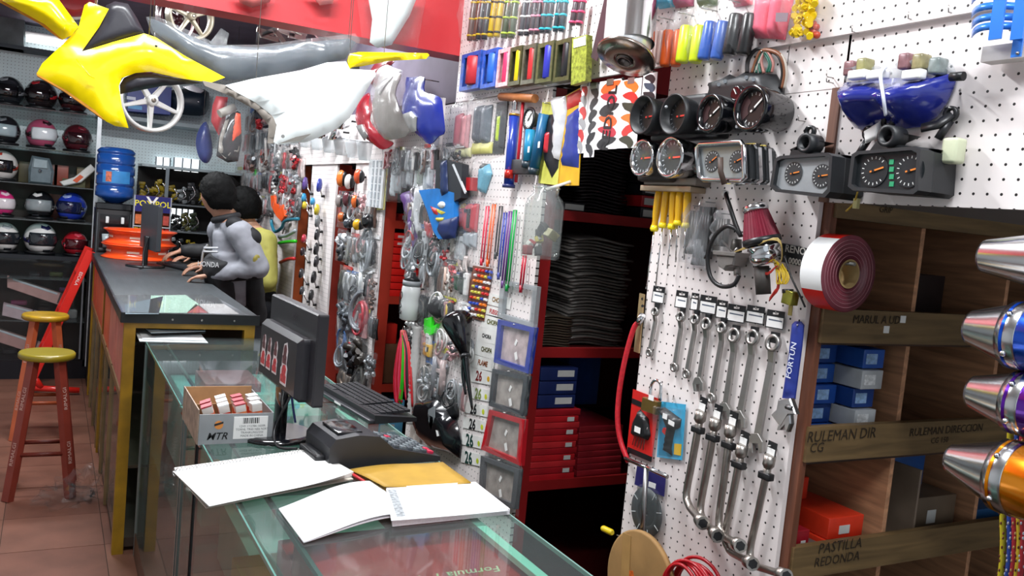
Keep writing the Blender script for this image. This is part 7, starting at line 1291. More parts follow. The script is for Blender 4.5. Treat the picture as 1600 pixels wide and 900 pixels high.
# glass jar
it = Item('glass_jar', 'large clear jar of small parts hung at the panel edge', 'jar', 'W', (845, 400), out=.09); b = it.l(843, 405, .09); r = 31*it.sc; h_ = it.l(845, 290, .09).y-b.y; gj = glassy('jar_glass', '#f0f2f0', 1.5, .03, .10)
it.add('glass', MB().lathe([(0, r*.8), (.006, r*.97), (.02, r), (h_*.72, r), (h_*.82, r*.88), (h_*.88, r*.66), (h_, r*.66), (h_, r*.62), (h_*.88, r*.62), (h_*.72, r*.95), (.02, r*.95), (.01, r*.8)], b, (0, 1, 0), 32, False), gj); it.add('rim', MB().torus(b+Vector((0, h_*.97, 0)), r*.68, .003, (0, 1, 0), 28, 6), gj); random.seed(8)
for q, (c, s_) in enumerate((('#a8262c', .022), ('#a8262c', .018), ('#d8cc6a', .018), ('#c8c2a2', .026), ('#33302e', .02), ('#2c2a2a', .02), ('#d4d4d0', .015), ('#c8c8c4', .014), ('#3a3634', .018))): it.add('loose_part', MB().box(b+Vector((random.uniform(-.6, .6)*r, .025+.018*(q % 5), random.uniform(-.4, .6)*r)), (s_*1.3, s_*1.3, s_), Matrix.Rotation(q, 3, 'Z') @ Matrix.Rotation(q*.7, 3, 'X'), .002), M(c, .5, 0, .1))
it.add('tape_hanger', MB().tube([b+Vector((0, h_*.95, -.0)), b+Vector((0, h_*1.05, -.06)), b+Vector((0, h_*1.1, -.088))], .006, 6, sx=.4), M('#c8c4c0', .4)); it.done()
# bundles of cables
for k, (px, y0, y1, c, lb) in enumerate(((762, 318, 410, '#d83a52', 'red brake cable in a clear sleeve'), (772, 315, 412, '#e8601c', 'orange brake cable in a clear sleeve'), (783, 318, 400, '#1c1c20', 'black brake cable in a clear sleeve'), (790, 328, 432, '#2c3ca0', 'blue brake cable in a clear sleeve'), (798, 326, 445, '#6a3a88', 'purple brake cable in a clear sleeve'), (805, 324, 450, '#149a48', 'green brake cable in a clear sleeve'), (820, 395, 452, '#c0203a', 'short red cable ending in a knot'))):
    it = Item('brake_cable', lb, 'cable', 'W', (px, y0), group='coloured brake cables'); dx_ = -.10*(y1-y0)
    for s_ in (-2, 2): it.add('cable', MB().tube([it.l(px+s_, y0+4, .02), it.l(px+s_+dx_*.5, (y0+y1)/2, .024), it.l(px+s_+dx_, y1, .02)], .0036, 8), M(c, .35, 0, .08))
    it.add('end_fitting', MB().cyl(it.l(px+dx_, y1-6, .02), it.l(px+dx_-1, y1+5, .02), .006, None, 8), M(c, .4)); it.add('sleeve', pillow(MB(), it.l(px+dx_*.5, y0, 0).x, it.l(px, y0-4, 0).y, .035, abs(it.l(px, y1+4, 0).y-it.l(px, y0-4, 0).y), .03, .004, k+60, .1, 4, 8), PLASTIC()); it.add('hook', MB().tube([it.l(px, y0+4, 0), it.l(px, y0+4, .03)], .0016, 6), STEEL()); it.done()
# keyring board
it = Item('keyring_card', 'card of coloured bead key rings', 'key rings', 'W', (755, 415)); it.poly('card', M('#7a4a3a', .6), [(740, 415), (770, 420), (757, 502), (728, 494)], .003, .003); random.seed(2)
for r_ in range(9):
    for q in range(5): c = ['#c82a2a', '#2a4ab0', '#e0741c', '#d8d8d8', '#c8c04a'][(r_*3+q*2) % 5 if r_ % 2 else (r_+q//3) % 5]; it.add('bead', MB().cyl(it.l(743+q*5.4-r_*1.6, 421+r_*8.6+q, .01), it.l(746.5+q*5.4-r_*1.6, 421.6+r_*8.6+q, .01), .0055, None, 8), M(c, .3))
it.done()
# kids' shield plate, visor box, tail lamps, rods
pk('blue_shield', 'bright blue wedge-shaped plastic shield printed with a ball', 'number plate', [(661, 298), (690, 295), (717, 302), (716, 345), (710, 372), (692, 374), (684, 362), (674, 330)], '#1878c8', [('dark_lower', [(688, 345), (716, 338), (710, 372), (692, 374), (684, 362)], '#1c2a5c', .012), ('ball_print', circ(690, 320, 5.5, 10), '#e4e4e0', .006), ('red_print', [(672, 322), (682, 326), (684, 336), (678, 334)], '#c02a2a', .005), ('yellow_print', [(680, 325), (696, 332), (690, 335), (684, 332)], '#d8c84a', .005), ('yellow_print', [(681, 340), (694, 340), (690, 347), (683, 346)], '#d8c84a', .014)], None, out=.03, th=.02)
pk('visor_box', 'black box with a white diagonal line on the sticker panel', 'box', [(692, 252), (706, 250), (733, 258), (731, 310), (716, 318), (690, 306)], '#20242a', [('white_line', [(706, 257), (709, 256), (728, 300), (726, 303)], '#d0d4d8', .004), ('navy_side', [(690, 252), (698, 250), (700, 300), (690, 306)], '#24345c', .012)], None, out=.02, th=.03)
pk('tail_lamp_bag', 'clear bag with two red tail lamps', 'parts bag', Q(728, 312, 750, 398), None, [('lamp', Q(731, 318, 739, 362), '#a83a44', .02), ('lamp', Q(741, 318, 748, 362), '#a83a44', .02), ('lamp_base', Q(728, 362, 736, 385), '#9aa2a8', .018), ('lamp_base', Q(738, 363, 745, 386), '#9aa2a8', .018)], Q(724, 306, 753, 404))
pk('fork_guard', 'purple fork guard hanging at the far edge of the sticker panel', 'fork guard', [(627, 302), (640, 298), (646, 310), (652, 360), (655, 396), (650, 398), (640, 350)], None, [('guard', [(627, 302), (640, 298), (646, 310), (652, 360), (655, 396), (650, 398), (640, 350)], '#5a3a78', .02)])
pk('lever_bag', 'clear bag with white and red levers beside the blue shield', 'parts bag', [(648, 290), (668, 290), (676, 372), (652, 370)], None, [('white_lever', [(652, 292), (662, 290), (656, 330), (660, 368), (654, 368), (648, 330)], '#c8ccd0', .02), ('red_lever', [(664, 340), (676, 348), (678, 374), (668, 372)], '#b02a34', .015)], [(645, 286), (670, 288), (682, 378), (650, 376)])
pk('red_case', 'small red plastic case by the black box', 'case', Q(733, 278, 747, 298), '#b01c24', [], None, out=.01, th=.02)
pk('yellow_hook', 'curved yellow plastic lever on the sticker panel', 'lever', [(715, 326), (728, 318), (731, 324), (722, 330)], '#d8b41c', [], None, out=.01, th=.01)
for k, (x0, y0, x1, y1, cs, lb) in enumerate(((613, 248, 630, 312, ('#b8c0c4', '#8a9094'), 'grey levers in a clear bag, first of the hanging row'), (632, 236, 648, 300, ('#6a6e72', '#9aa0a4'), 'dark grey levers in a clear bag, second of the hanging row'), (650, 250, 662, 300, ('#b8bcbe', '#8f9a90'), 'white plastic part in a clear bag, third of the hanging row'), (664, 250, 678, 302, ('#aab2b6', '#c8ccd0'), 'silver parts in a clear bag, fourth of the hanging row'), (680, 246, 690, 300, ('#b0848c', '#c8ccd0'), 'pinkish part in a clear bag, fifth of the hanging row'))):
    pk('lever_bag', lb, 'parts bag', Q(x0, y0, x1, y1), None, [('part', Q(x0+2, y0+8, (x0+x1)/2-1, y1-6), cs[0], .014), ('part', Q((x0+x1)/2, y0+10, x1-1, y1-10), cs[1], .014)], Q(x0-2, y0-4, x1+3, y1+3))
# water bottle, straps, funnel, hoses
it = Item('sports_bottle', 'white sports bottle with black scribble and black cap', 'bottle', 'W', (640, 500), out=.05); b = it.l(638, 500, .06); r = 15*it.sc; h_ = it.l(641, 445, .06).y-b.y; it.add('body', MB().lathe([(0, r*.7), (.006, r*.95), (h_*.45, r), (h_*.6, r*.92), (h_*.75, r), (h_*.95, r*.95), (h_, r*.8)], b, (.03, 1, 0), 24), M('#dde0e0', .3, 0, .04, coat=.3)); it.add('collar', MB().lathe([(h_, r*.95), (h_+.02, r*.95)], b, (.03, 1, 0), 24), M('#9a9ea2', .4)); it.add('cap', MB().lathe([(h_+.02, r*.9), (h_+.035, r*.6), (h_+.04, r*.35), (h_+.055, r*.35)], b, (.03, 1, 0), 20), BLK())
it.add('scribble', MB().tube(smooth_path([b+Vector((x, y, r*1.01)) for x, y in ((-.012, .03), (-.012, .11), (.004, .12), (.012, .10), (-.004, .08), (.01, .06), (-.008, .05), (.014, .035), (-.01, .03), (.014, .028))], 5), .0016, 5), BLK()); it.add('holder', MB().tube([b+Vector((0, h_*.9, -r)), b+Vector((0, h_*.9, -.06))], .004, 6), BLK()); it.done()
it = Item('strap_bunch', 'bunch of red, pink and green straps hanging on a ring', 'straps', 'W', (630, 515)); random.seed(12)
for q in range(12): c = ('#d8203a', '#e83a5a', '#c8182c', '#e84a6a', '#d8203a', '#38c82a', '#2ab81c', '#e83a5a', '#2a2226', '#3a3034', '#d83048', '#c0282c')[q]; x = 616+q*2.4; it.add('strap', MB().tube(smooth_path([it.l(630+random.uniform(-3, 3), 516, .03), it.l(626+q*1.6-4, 545, .045), it.l(x, 590, .05), it.l(x-4 if q in (5, 6) else x+2, 636-random.uniform(0, 12), .04)], 4), .0055, 6, sx=.45), M(c, .5, 0, .12))
it.add('ring', MB().torus(it.l(631, 514, .03), .012, .002, (0, 0, 1), 16, 6), CHROME()); it.add('hook', MB().tube([it.l(631, 511, 0), it.l(631, 511, .035)], .002, 6), STEEL()); it.done()
it = Item('black_funnel', 'big black funnel hanging mouth up on the sticker panel', 'funnel', 'W', (715, 500), out=.06); a = it.l(714, 500, .07); b = it.l(727, 555, .07); e = it.l(738, 640, .05); r = 24*it.sc; it.add('cone', MB().lathe([(-.012, r*.9), (0, r), (.012, r), (.02, r*.95), ((b-a).length, r*.28)], a, b-a, 28), BLKG()); it.add('collar', MB().cyl(b, b+(b-a).normalized()*.012, r*.34, None, 18), BLK()); it.add('spout', MB().tube(smooth_path([b, b.lerp(e, .4)+Vector((-.004, 0, 0)), e], 5), [r*.27-(r*.2)*q/10 for q in range(11)], 14), BLKG()); it.add('spout', MB().tube(smooth_path([b, b.lerp(e, .35)+Vector((-.018, 0, .01)), b.lerp(e, .75)+Vector((-.02, 0, .01))], 5), [r*.2-(r*.012)*q for q in range(11)], 12), BLKG()); it.add('hook', MB().tube([a+Vector((0, 0, -.07)), a], .002, 6), STEEL()); it.done()
it = Item('front_mask', 'glossy black front fairing mask at the foot of the sticker panel', 'fairing', 'W', (690, 660)); shell(it, 'shell', BLKG(), [(656, 624), (688, 620), (695, 634), (712, 655), (720, 688), (718, 716), (704, 708), (680, 702), (664, 690), (655, 655)], .01, .05, .035); it.poly('grille', M('#aab2b6', .3, .5), [(670, 640), (680, 634), (680, 652), (674, 672), (668, 655)], .058, .002); it.poly('white_tag', WHITE(), [(681, 672), (684, 673), (686, 681), (683, 682)], .062, .001); shell(it, 'rear_fin', BLK(), [(700, 640), (716, 628), (716, 650), (712, 655)], .005, .02, .01); it.done()
it = Item('corrugated_tube', 'pale corrugated plastic tube hung beside the straps', 'tube', 'W', (650, 540)); a = it.l(652, 510, .03); b = it.l(642, 662, .03); L_ = (b-a).length; it.add('tube', MB().lathe([(L_*q/40, .018 if q % 2 else .022) for q in range(41)], a, b-a, 14), M('#b8b6b4', .4, 0, .1)); it.add('backing_card', MB().prism(it.l2([(655, 520), (668, 522), (655, 700), (640, 690)], .008), .004, .01), M('#d0c4bc', .5, 0, .15)); it.add('hook', MB().tube([a+Vector((0, 0, -.03)), a], .002, 6), STEEL()); it.done()
pk('green_lever', 'bright green plastic lever below the bottle', 'lever', [(668, 498), (680, 495), (678, 512), (688, 506), (684, 520), (672, 526), (667, 518)], '#3ad82a', [], None, out=.01, th=.015)
pk('glove_pair', 'black gloves hanging behind the funnel', 'gloves', [(672, 470), (690, 460), (702, 470), (700, 500), (684, 500), (676, 492)], None, [('glove', [(672, 470), (690, 460), (702, 470), (700, 500), (684, 500), (676, 492)], '#16161a', .03, .7)])
for k, (x0, y0, x1, y1, c, c2, lb) in enumerate(((636, 375, 655, 420, '#c8ccd0', '#9aa0a6', 'crumpled silver bag by the red drawers'), (655, 375, 675, 410, '#3a3c40', '#8a9094', 'bag of dark chrome bolts'), (676, 378, 700, 430, '#2a2c30', '#9aa0a6', 'bag of black clamps'), (702, 340, 725, 400, '#9aa0a4', '#b8b0a8', 'bag of silver rods'), (700, 408, 716, 460, '#d8b8a8', '#e0d8d0', 'pale pink card with a bulb'), (716, 428, 736, 458, '#244a34', '#2a3a30', 'dark green pack'), (650, 432, 668, 480, '#b83a44', '#c8c4c0', 'red and white screwdriver pack'), (655, 466, 672, 505, '#6a6660', '#3a3836', 'chain links on a hook'), (696, 468, 712, 502, '#7a7e82', '#c8a82a', 'bag of chrome and gold bolts'), (668, 532, 682, 560, '#d8941c', '#e0b02a', 'orange plastic clips'), (680, 545, 712, 620, '#8f8f96', '#b8a4a2', 'large clear bag with grey fittings'), (662, 560, 682, 640, '#8f8c88', '#a8a8a8', 'long clear bag with grey tubes'), (722, 396, 738, 428, '#c8b4ae', '#d8ccc8', 'small pale bag above the key rings'))):
    bag(lb+' on the sticker panel', x0, y0, x1, y1, c, c2)
# ================================================================== goods along the far panels
FX = WX-.012
# mirrors
for k, (px, py, r, c, lb) in enumerate(((488, 288, 10, '#5a3f8a', 'purple round mirror'), (511, 291, 11, '#2c3c9c', 'blue round mirror'), (487, 322, 6, '#c8b024', 'small yellow mirror'), (507, 329, 9, '#c0ae1c', 'yellow round mirror'), (508, 347, 10, '#6a6e70', 'grey oval mirror'), (507, 368, 9, '#26262a', 'black mirror just below the grey one'), (486, 374, 7, '#b02a3c', 'red mirror'), (506, 390, 10, '#1e1e22', 'black mirror with a red tip beside it'), (484, 394, 7, '#2a1c22', 'black and plum mirror'), (506, 410, 9, '#26262a', 'black mirror in the fourth row'), (482, 428, 8, '#2c2c30', 'black mirror at the left of the fifth row'), (502, 434, 10, '#1c1c20', 'black mirror at the right of the fifth row'), (483, 455, 7, '#3a3c40', 'dark grey mirror at the left of the bottom row'), (498, 462, 9, '#2a2c2e', 'dark mirror at the bottom right'), (486, 310, 7, '#2f8fc0', 'light blue mirror'), (500, 316, 6, '#3a9ad0', 'small sky blue mirror'))):
    it = Item('rear_mirror', lb+' on the mirror panel', 'mirror', 'W', (px, py)); s_ = it.sc; it.add('housing', MB().lathe([(0, .3*r*s_), (.008, r*s_*.9), (.018, r*s_), (.024, r*s_*.9)], (0, 0, .03), (-.5, .1, 1), 20), M(c, .3, 0, .1, coat=.3)); it.add('stem', MB().tube(smooth_path([(0, 0, .03), (.02 if px < 495 else -.02, -.03, .03), (.035 if px < 495 else -.035, -.06, .012)], 4), .0045, 7), CHROME()); it.add('mount', MB().cyl((.035 if px < 495 else -.035, -.06, 0), (.035 if px < 495 else -.035, -.06, .02), .008, None, 10), BLK()); it.done()
# indicator lamps, organiser and bags on the bag panel
for k, (px, py, r, c, lb) in enumerate(((544, 280, 9, '#d8702a', 'orange indicator lamp'), (556, 285, 8, '#d8d4d0', 'white indicator lamp'), (571, 277, 8, '#c8502a', 'dark orange indicator lamp'), (541, 315, 7, '#8a8280', 'grey indicator lamp'), (553, 312, 8, '#5a2c34', 'maroon indicator lamp'), (566, 316, 7, '#d8682a', 'small orange indicator lamp'), (545, 340, 8, '#c0622c', 'amber round lamp'), (554, 350, 8, '#3a4048', 'dark round lamp'), (570, 352, 9, '#d8a414', 'bright yellow lamp'), (586, 346, 12, '#17181b', 'large black lamp'))):
    it = Item('indicator_lamp', lb+' on the bag panel', 'lamp', 'W', (px, py)); s_ = it.sc; it.add('lens', MB().ball((0, 0, .04), (r*s_, r*s_*1.5 if k < 6 else r*s_, r*s_*.8), 14, 8), M(c, .25, 0, .1, coat=.4)); it.add('housing', MB().ball((.008, 0, .028), (r*s_*.9, r*s_*1.3 if k < 6 else r*s_*.9, r*s_*.8), 12, 8), BLK()); it.add('stalk', MB().cyl((.01, 0, 0), (.01, 0, .03), .006, None, 8), BLK()); it.done()
it = Item('bulb_organiser', 'white gridded bulb organiser card hung above the lamps', 'organiser', 'W', (590, 250)); q = [(580, 250), (605, 250), (598, 326), (575, 322)]; it.poly('yellow_card', M('#d8d08a', .5), [(604, 246), (608, 250), (601, 328), (580, 328), (578, 322)], .01, .004); it.poly('tray', M('#dfe2e4', .35), q, .016, .01); P = [it.l(a, b, .027) for a, b in q]
for i in range(3):
    for j in range(6): c = P[0].lerp(P[1], (i+.5)/3*.72+.06).lerp(P[3].lerp(P[2], (i+.5)/3*.72+.06), (j+.5)/6); it.add('pocket', MB().box(c, (.02, .032, .004)), M('#b9c0c4', .2, 0, .25, 90, coat=.5))
it.add('hook', MB().tube([it.l(593, 252, 0), it.l(593, 252, .03)], .002, 6), STEEL()); it.done()
random.seed(21)
def row(zone, spec, y_off=0, plane=WX):
    for lb, x0, y0, x1, y1, c1, c2 in spec: bag(lb+' '+zone, x0, y0, x1, y1, c1, c2, plane)
row('on the bag panel', [('clear bag of silver levers', 547, 366, 566, 412, '#b8bcbe', '#8a9094'), ('clear bag of grey cables', 568, 364, 592, 416, '#6a7074', '#9aa0a6'), ('bag of white spark parts', 543, 424, 562, 460, '#c8ccd0', '#a8acb0'), ('bag of black-tipped levers with a blue tag', 565, 418, 589, 466, '#d8dcde', '#2a2c30'), ('bag of dark rubber parts', 537, 472, 556, 510, '#4a5056', '#6a7078'), ('bag of grey hoses on a red card', 558, 468, 585, 512, '#7a7e84', '#a83a44'), ('blue-headed bag', 535, 512, 550, 575, '#3a6aa8', '#8a9098'), ('bag of black bearings', 552, 528, 580, 575, '#3a3632', '#26262a'), ('bag of brown gaskets low down', 535, 580, 556, 612, '#6a5a4c', '#8a8078'), ('bag of grey washers low down', 557, 580, 578, 616, '#7a7a76', '#4a4a4c')])
row('on the far wall, upper row', [('grey pack', 392, 168, 398, 260, '#9a8f94', '#b8a8ac'), ('pinkish bag', 399, 175, 406, 212, '#c08a90', '#d8ccd0'), ('white bag', 407, 170, 415, 215, '#d8d8dc', '#b8acb0'), ('pale blue bag', 396, 230, 402, 248, '#7aa8c8', '#c8ccd0'), ('red-headed bag', 413, 226, 428, 252, '#d8482a', '#d8d4d0'), ('silver bag', 430, 228, 440, 255, '#c0c4c6', '#8a8e90'), ('white-tipped bag', 441, 226, 452, 262, '#d0c8c4', '#9a9ea0'), ('olive bag', 455, 240, 470, 268, '#8a9078', '#a8ac98'), ('rose bag', 472, 244, 482, 282, '#c89a96', '#e0d0cc')])
row('on the far wall, middle row', [('clear grey bag', 372, 262, 380, 300, '#8a8684', '#a8a4a0'), ('clear pale bag', 382, 262, 391, 302, '#b8b4b0', '#d8d8d8'), ('clear white bag', 392, 264, 400, 304, '#d0d0d2', '#a8a8aa'), ('bright green sleeve', 401, 263, 407, 298, '#2ad02a', '#38e038'), ('blue sleeve', 408, 264, 413, 300, '#3a4a98', '#6a7ab0'), ('grey lever bag', 422, 268, 432, 300, '#7a7876', '#5a5858'), ('brown strap bag', 434, 262, 442, 300, '#8a6a62', '#a88a82'), ('chrome hook bag', 444, 266, 456, 305, '#b0b2b4', '#6a6c6e'), ('red cable bag', 446, 286, 456, 318, '#b02c34', '#c8a8a4'), ('black lever bag', 458, 266, 470, 312, '#3a3838', '#8a8c8e'), ('white lever bag', 470, 278, 478, 320, '#c8c4c2', '#8a8684')])
row('on the far wall, lower row', [('black clip bag', 418, 305, 430, 340, '#2a2a2c', '#4a4648'), ('maroon clip bag', 432, 302, 444, 325, '#8a2a34', '#5a2a30'), ('dark bag', 408, 302, 418, 345, '#4a4c54', '#3a3c40'), ('red knob bag', 452, 312, 464, 330, '#a8202c', '#5a2228'), ('grey pouch', 446, 330, 458, 362, '#c0b8b4', '#a8a09c')])
pk('orange_guard', 'bright orange hand guard on the far wall', 'hand guard', [(427, 306), (432, 306), (434, 318), (440, 322), (446, 320), (449, 338), (444, 346), (436, 338), (428, 322)], '#f0581c', [], None, out=.03, th=.02)
def bar(label, pts, c, r=.011, name='handlebar'):
    it = Item(name, label, 'handlebar', 'W', pts[0]); it.add('tube', MB().tube(smooth_path([it.l(a, b, .06) for a, b in pts], 4), r, 10), M(c, .35, 0, .08)); it.add('mount', MB().cyl(it.l(*pts[-1], 0), it.l(*pts[-1], .06), .01, None, 8), BLK()); it.done()
bar('teal curved handlebar brace by the yellow shirt', [(466, 342), (446, 345), (440, 356), (430, 362), (425, 352), (424, 344)], '#1f6f86'); bar('green handlebar grip by the yellow shirt', [(462, 377), (448, 378), (436, 380)], '#28b81c'); bar('red handlebar grip by the yellow shirt', [(460, 404), (450, 405), (438, 410)], '#b81c22'); bar('grey curved bar between the teal and green ones', [(462, 360), (448, 368), (436, 370)], '#9aa4a8')
# clear visors along the far header and hanging blue and red cowls
for k in range(7):
    x = 470+k*19; y = 206+k*3; it = Item('helmet_visor', '%s clear visor from the left in the row along the far header' % ORD[k], 'visor', 'W', (x, y), FX, group='clear visors along the far header'); w_ = 15*it.sc; it.add('visor', MB().grid(lambda u, v: ((u-.5)*w_*2.2*(1-.5*v), -v*.09, .02+.07*math.sin(PI*u)*(1-.3*v)), 8, 4, .002), glassy('visor_acrylic', '#f4f6f6', 1.45, .05, .35)); it.add('top_edge', MB().tube([((u/8-.5)*w_*2.2, 0, .02+.07*math.sin(PI*u/8)) for u in range(9)], .003, 6), M('#b8bcc0', .3)); it.add('hook', MB().tube([(0, 0, 0), (0, 0, .09)], .002, 6), STEEL()); it.done()
def cowl(label, pts, c, lamp, film, pl=1.36):
    it = Item('tail_cowl', label, 'fairing', 'W', pts[0], pl); lo = it.l2(pts, .02); mx_ = sum(p[0] for p in lo)/len(lo); my_ = sum(p[1] for p in lo)/len(lo); wx_ = max(abs(p[0]-mx_) for p in lo)*1.15; wy_ = max(abs(p[1]-my_) for p in lo)*1.15; bul = lambda x, y, d: .04*max(0, 1-((x-mx_)/wx_)**2-((y-my_)/wy_)**2)
    shell(it, 'cowl', M(c, .25, 0, .08, coat=.5), pts, .015, .012, .010, sp=3, fn=bul, cuts=4)
    if lamp: shell(it, 'lamp_cutout', M('#a8a8a6', .25, .3, .2), lamp, .032, .006, .006, fn=bul)
    if film: shell(it, 'wrapping', PLASTIC(), film, .035, .02, .02, fn=bul)
    p = it.l(sum(q[0] for q in pts)/len(pts), min(q[1] for q in pts)+4, 0); it.add('hook', MB().tube([p+Vector((0, 0, pl-FX)), p+Vector((0, 0, .03))], .0025, 6), STEEL()); it.done()
cowl('royal blue tail cowl with a grey lamp cut-out', [(634, 126), (642, 121), (668, 122), (674, 145), (695, 152), (700, 166), (699, 205), (690, 214), (676, 226), (664, 214), (655, 205), (636, 180)], '#24349c', [(638, 180), (656, 176), (664, 185), (660, 206), (652, 208)], None); cowl('red tail cowl beside the blue one', [(562, 158), (574, 146), (582, 150), (592, 172), (590, 190), (604, 214), (614, 224), (600, 234), (590, 226), (578, 214), (568, 200), (561, 175)], '#a81c2c', [(566, 198), (578, 196), (584, 212), (578, 221)], None); cowl('silver and amber cowl in film between the red and blue ones', [(592, 160), (600, 108), (612, 106), (632, 118), (628, 150), (640, 205), (612, 219), (600, 212), (592, 190)], '#9a9690', [(594, 140), (612, 124), (622, 120), (604, 150)], [(590, 160), (598, 98), (636, 112), (642, 208), (610, 222), (592, 196)]); cowl('dark red cowl high beside the yellow fin', [(586, 130), (592, 98), (616, 96), (604, 118), (592, 140)], '#8a1c28', None, None)
for k, (px, py) in enumerate(((553, 190), (540, 207), (522, 205))): it = Item('reflector_bowl', '%s silver reflector bowl below the white fairing' % ('right', 'middle', 'left')[k], 'reflector', 'W', (px, py), 1.38); it.add('bowl', MB().lathe([(0, .05), (.03, .047), (.06, .025), (.065, .004)], (0, 0, .08), (.2, -.2, -1), 20), CHROME()); it.add('rim', MB().torus((0, 0, .08), .05, .004, (.2, -.2, -1), 24, 6), M('#d8dcde', .3)); it.add('bracket', MB().tube([(0, 0, .03), (0, 0, -.02)], .006, 6), BLK()); it.done()
struct('trim_6', MB().span((WX-.02, 3.34, 1.80), (WX-.0125, 3.40, 2.06)), M('#c8c6d0', .3))

# further small bags filling the panels
PAL = [('silver', '#b4b8bc'), ('black', '#1c1c20'), ('pinkish', '#b88a8c'), ('charcoal', '#3a3c42'), ('white', '#d4d4d2'), ('brown', '#6a5046'), ('red', '#a8282e'), ('grey', '#7c8084')]
def fill(zone, rows, px0, px1, step, w_, h, seed, plane=WX):
    rs = random.Random(seed)
    for ri, y in enumerate(rows):
        x = px0+rs.uniform(0, 4); ci = 0; nn = {}
        while x < px1:
            n1, c1 = rs.choice(PAL); n2, c2 = rs.choice(PAL); bag('%s and %s parts bag, %s in the %s row %s' % (n1, n2, ORD[ci % 12], ORD[ri], zone), x, y+(x-px0)*(y-269.6)/(x-82.3)+rs.uniform(-3, 3), x+w_*rs.uniform(.8, 1.15), y+(x-px0)*(y-269.6)/(x-82.3)+h*rs.uniform(.85, 1.2), c1, c2, plane, rs.randrange(9999)); x += step*rs.uniform(.9, 1.15); ci += 1
fill('behind the far wall goods', (178, 208, 238, 270, 302), 386, 470, 9, 9, 30, 5, FX); fill('by the blue cowl', (232,), 606, 720, 15, 13, 40, 8, FX)
fill('of the sticker panel', (312, 352, 400, 448, 500, 560), 640, 730, 20, 17, 44, 9); fill('of the bag panel', (300, 362, 418, 470, 525), 534, 590, 15, 14, 48, 10)
# ================================================================== shelf contents
def boxes(items, group=None):
    for lb, a, b, c, tg in items:
        r = carton(lb, a, b, c, 'carton', 'box', None, group)
        if tg: gp(r, 'paper_label', MB().span((a[0]+tg[0]*(b[0]-a[0]), a[1]-.0012, a[2]+tg[2]*(b[2]-a[2])), (a[0]+tg[1]*(b[0]-a[0]), a[1]-.0002, a[2]+tg[3]*(b[2]-a[2]))), M('#c9c9c6', .5))
# middle red bay: drawer cabinet
y = 4.0; it = Item('drawer_cabinet', 'bright red drawer cabinet on the middle shelf of the red bay', 'cabinet', 'B', (625, 460), y); w0, w1 = on_y(603, 455, y).x, on_y(652, 455, y).x; z1 = on_y(625, 364, y).z; z0 = 1.147; it.o = Vector((w0, y, z0)); dr = M('#d01c16', .38, 0, .05); it.add('body', MB().span((0, 0, -.3), (w1-w0+.15, z1-z0, 0)), dr)
for q in range(9): hq = (z1-z0)/9; d_ = it.add('drawer', MB().span((.004, hq*q+.002, 0), ((w1-w0)*.62, hq*(q+1)-.002, .012), .002), dr); it.add('drawer', MB().span(((w1-w0)*.66, hq*q+.002, 0), (w1-w0+.14, hq*(q+1)-.002, .012), .002), dr); 
for q in (7, 8): it.add('drawer_label', MB().box(((w1-w0)*.36, hq*(q+.5), .0128), ((w1-w0)*.3, hq*.35, .001)), M('#d8c0bc', .5))
it.add('latch', MB().box(((w1-w0)*.64, hq*5, .016), (.012, .03, .012)), BLK()); it.done()
boxes([('red carton with a white label on the top shelf of the red bay', (1.47, 4.02, 1.521), (1.66, 4.3, 1.56), '#b01c1c', (.35, .7, .25, .8)), ('black carton stack on the top shelf of the red bay', (1.50, 4.05, 1.561), (1.75, 4.3, 1.70), '#16161a', (.2, .5, .4, .6)), ('red square carton on the lower shelf of the red bay', (1.48, 4.05, .90), (1.57, 4.2, 1.0), '#b8241c', None), ('brown parcel filling the lower shelf of the red bay', (1.48, 4.03, .701), (1.75, 4.3, .8995), '#6a4a34', None), ('sky blue carton, upper of two at the bottom of the red bay', (1.47, 3.99, .526), (1.62, 4.2, .62), '#5aa8d0', (.2, .7, .3, .7)), ('sky blue carton, lower of two at the bottom of the red bay', (1.47, 3.99, .43), (1.62, 4.2, .525), '#5aa8d0', (.2, .7, .3, .7))])
for k in range(6): boxes([('%s dark carton from the top in the labelled stack behind the bagged parts' % ORD[k], (1.505, 4.84, 1.285-k*.053), (1.70, 5.1, 1.336-k*.053), '#2a1c22' if k != 1 else '#b08a1c', (.12, .42, .25, .75))], 'labelled cartons in the narrow bay')
boxes([('tall orange board leaning in the narrow bay', (1.455, 4.83, .622), (1.50, 5.2, .93), '#c05a20', None), ('brown parcel in the narrow bay', (1.51, 4.86, .622), (1.7, 5.2, .84), '#5a3c2c', None), ('small red carton at the foot of the narrow bay', (1.48, 4.83, .50), (1.62, 5.1, .598), '#c0281c', None)])
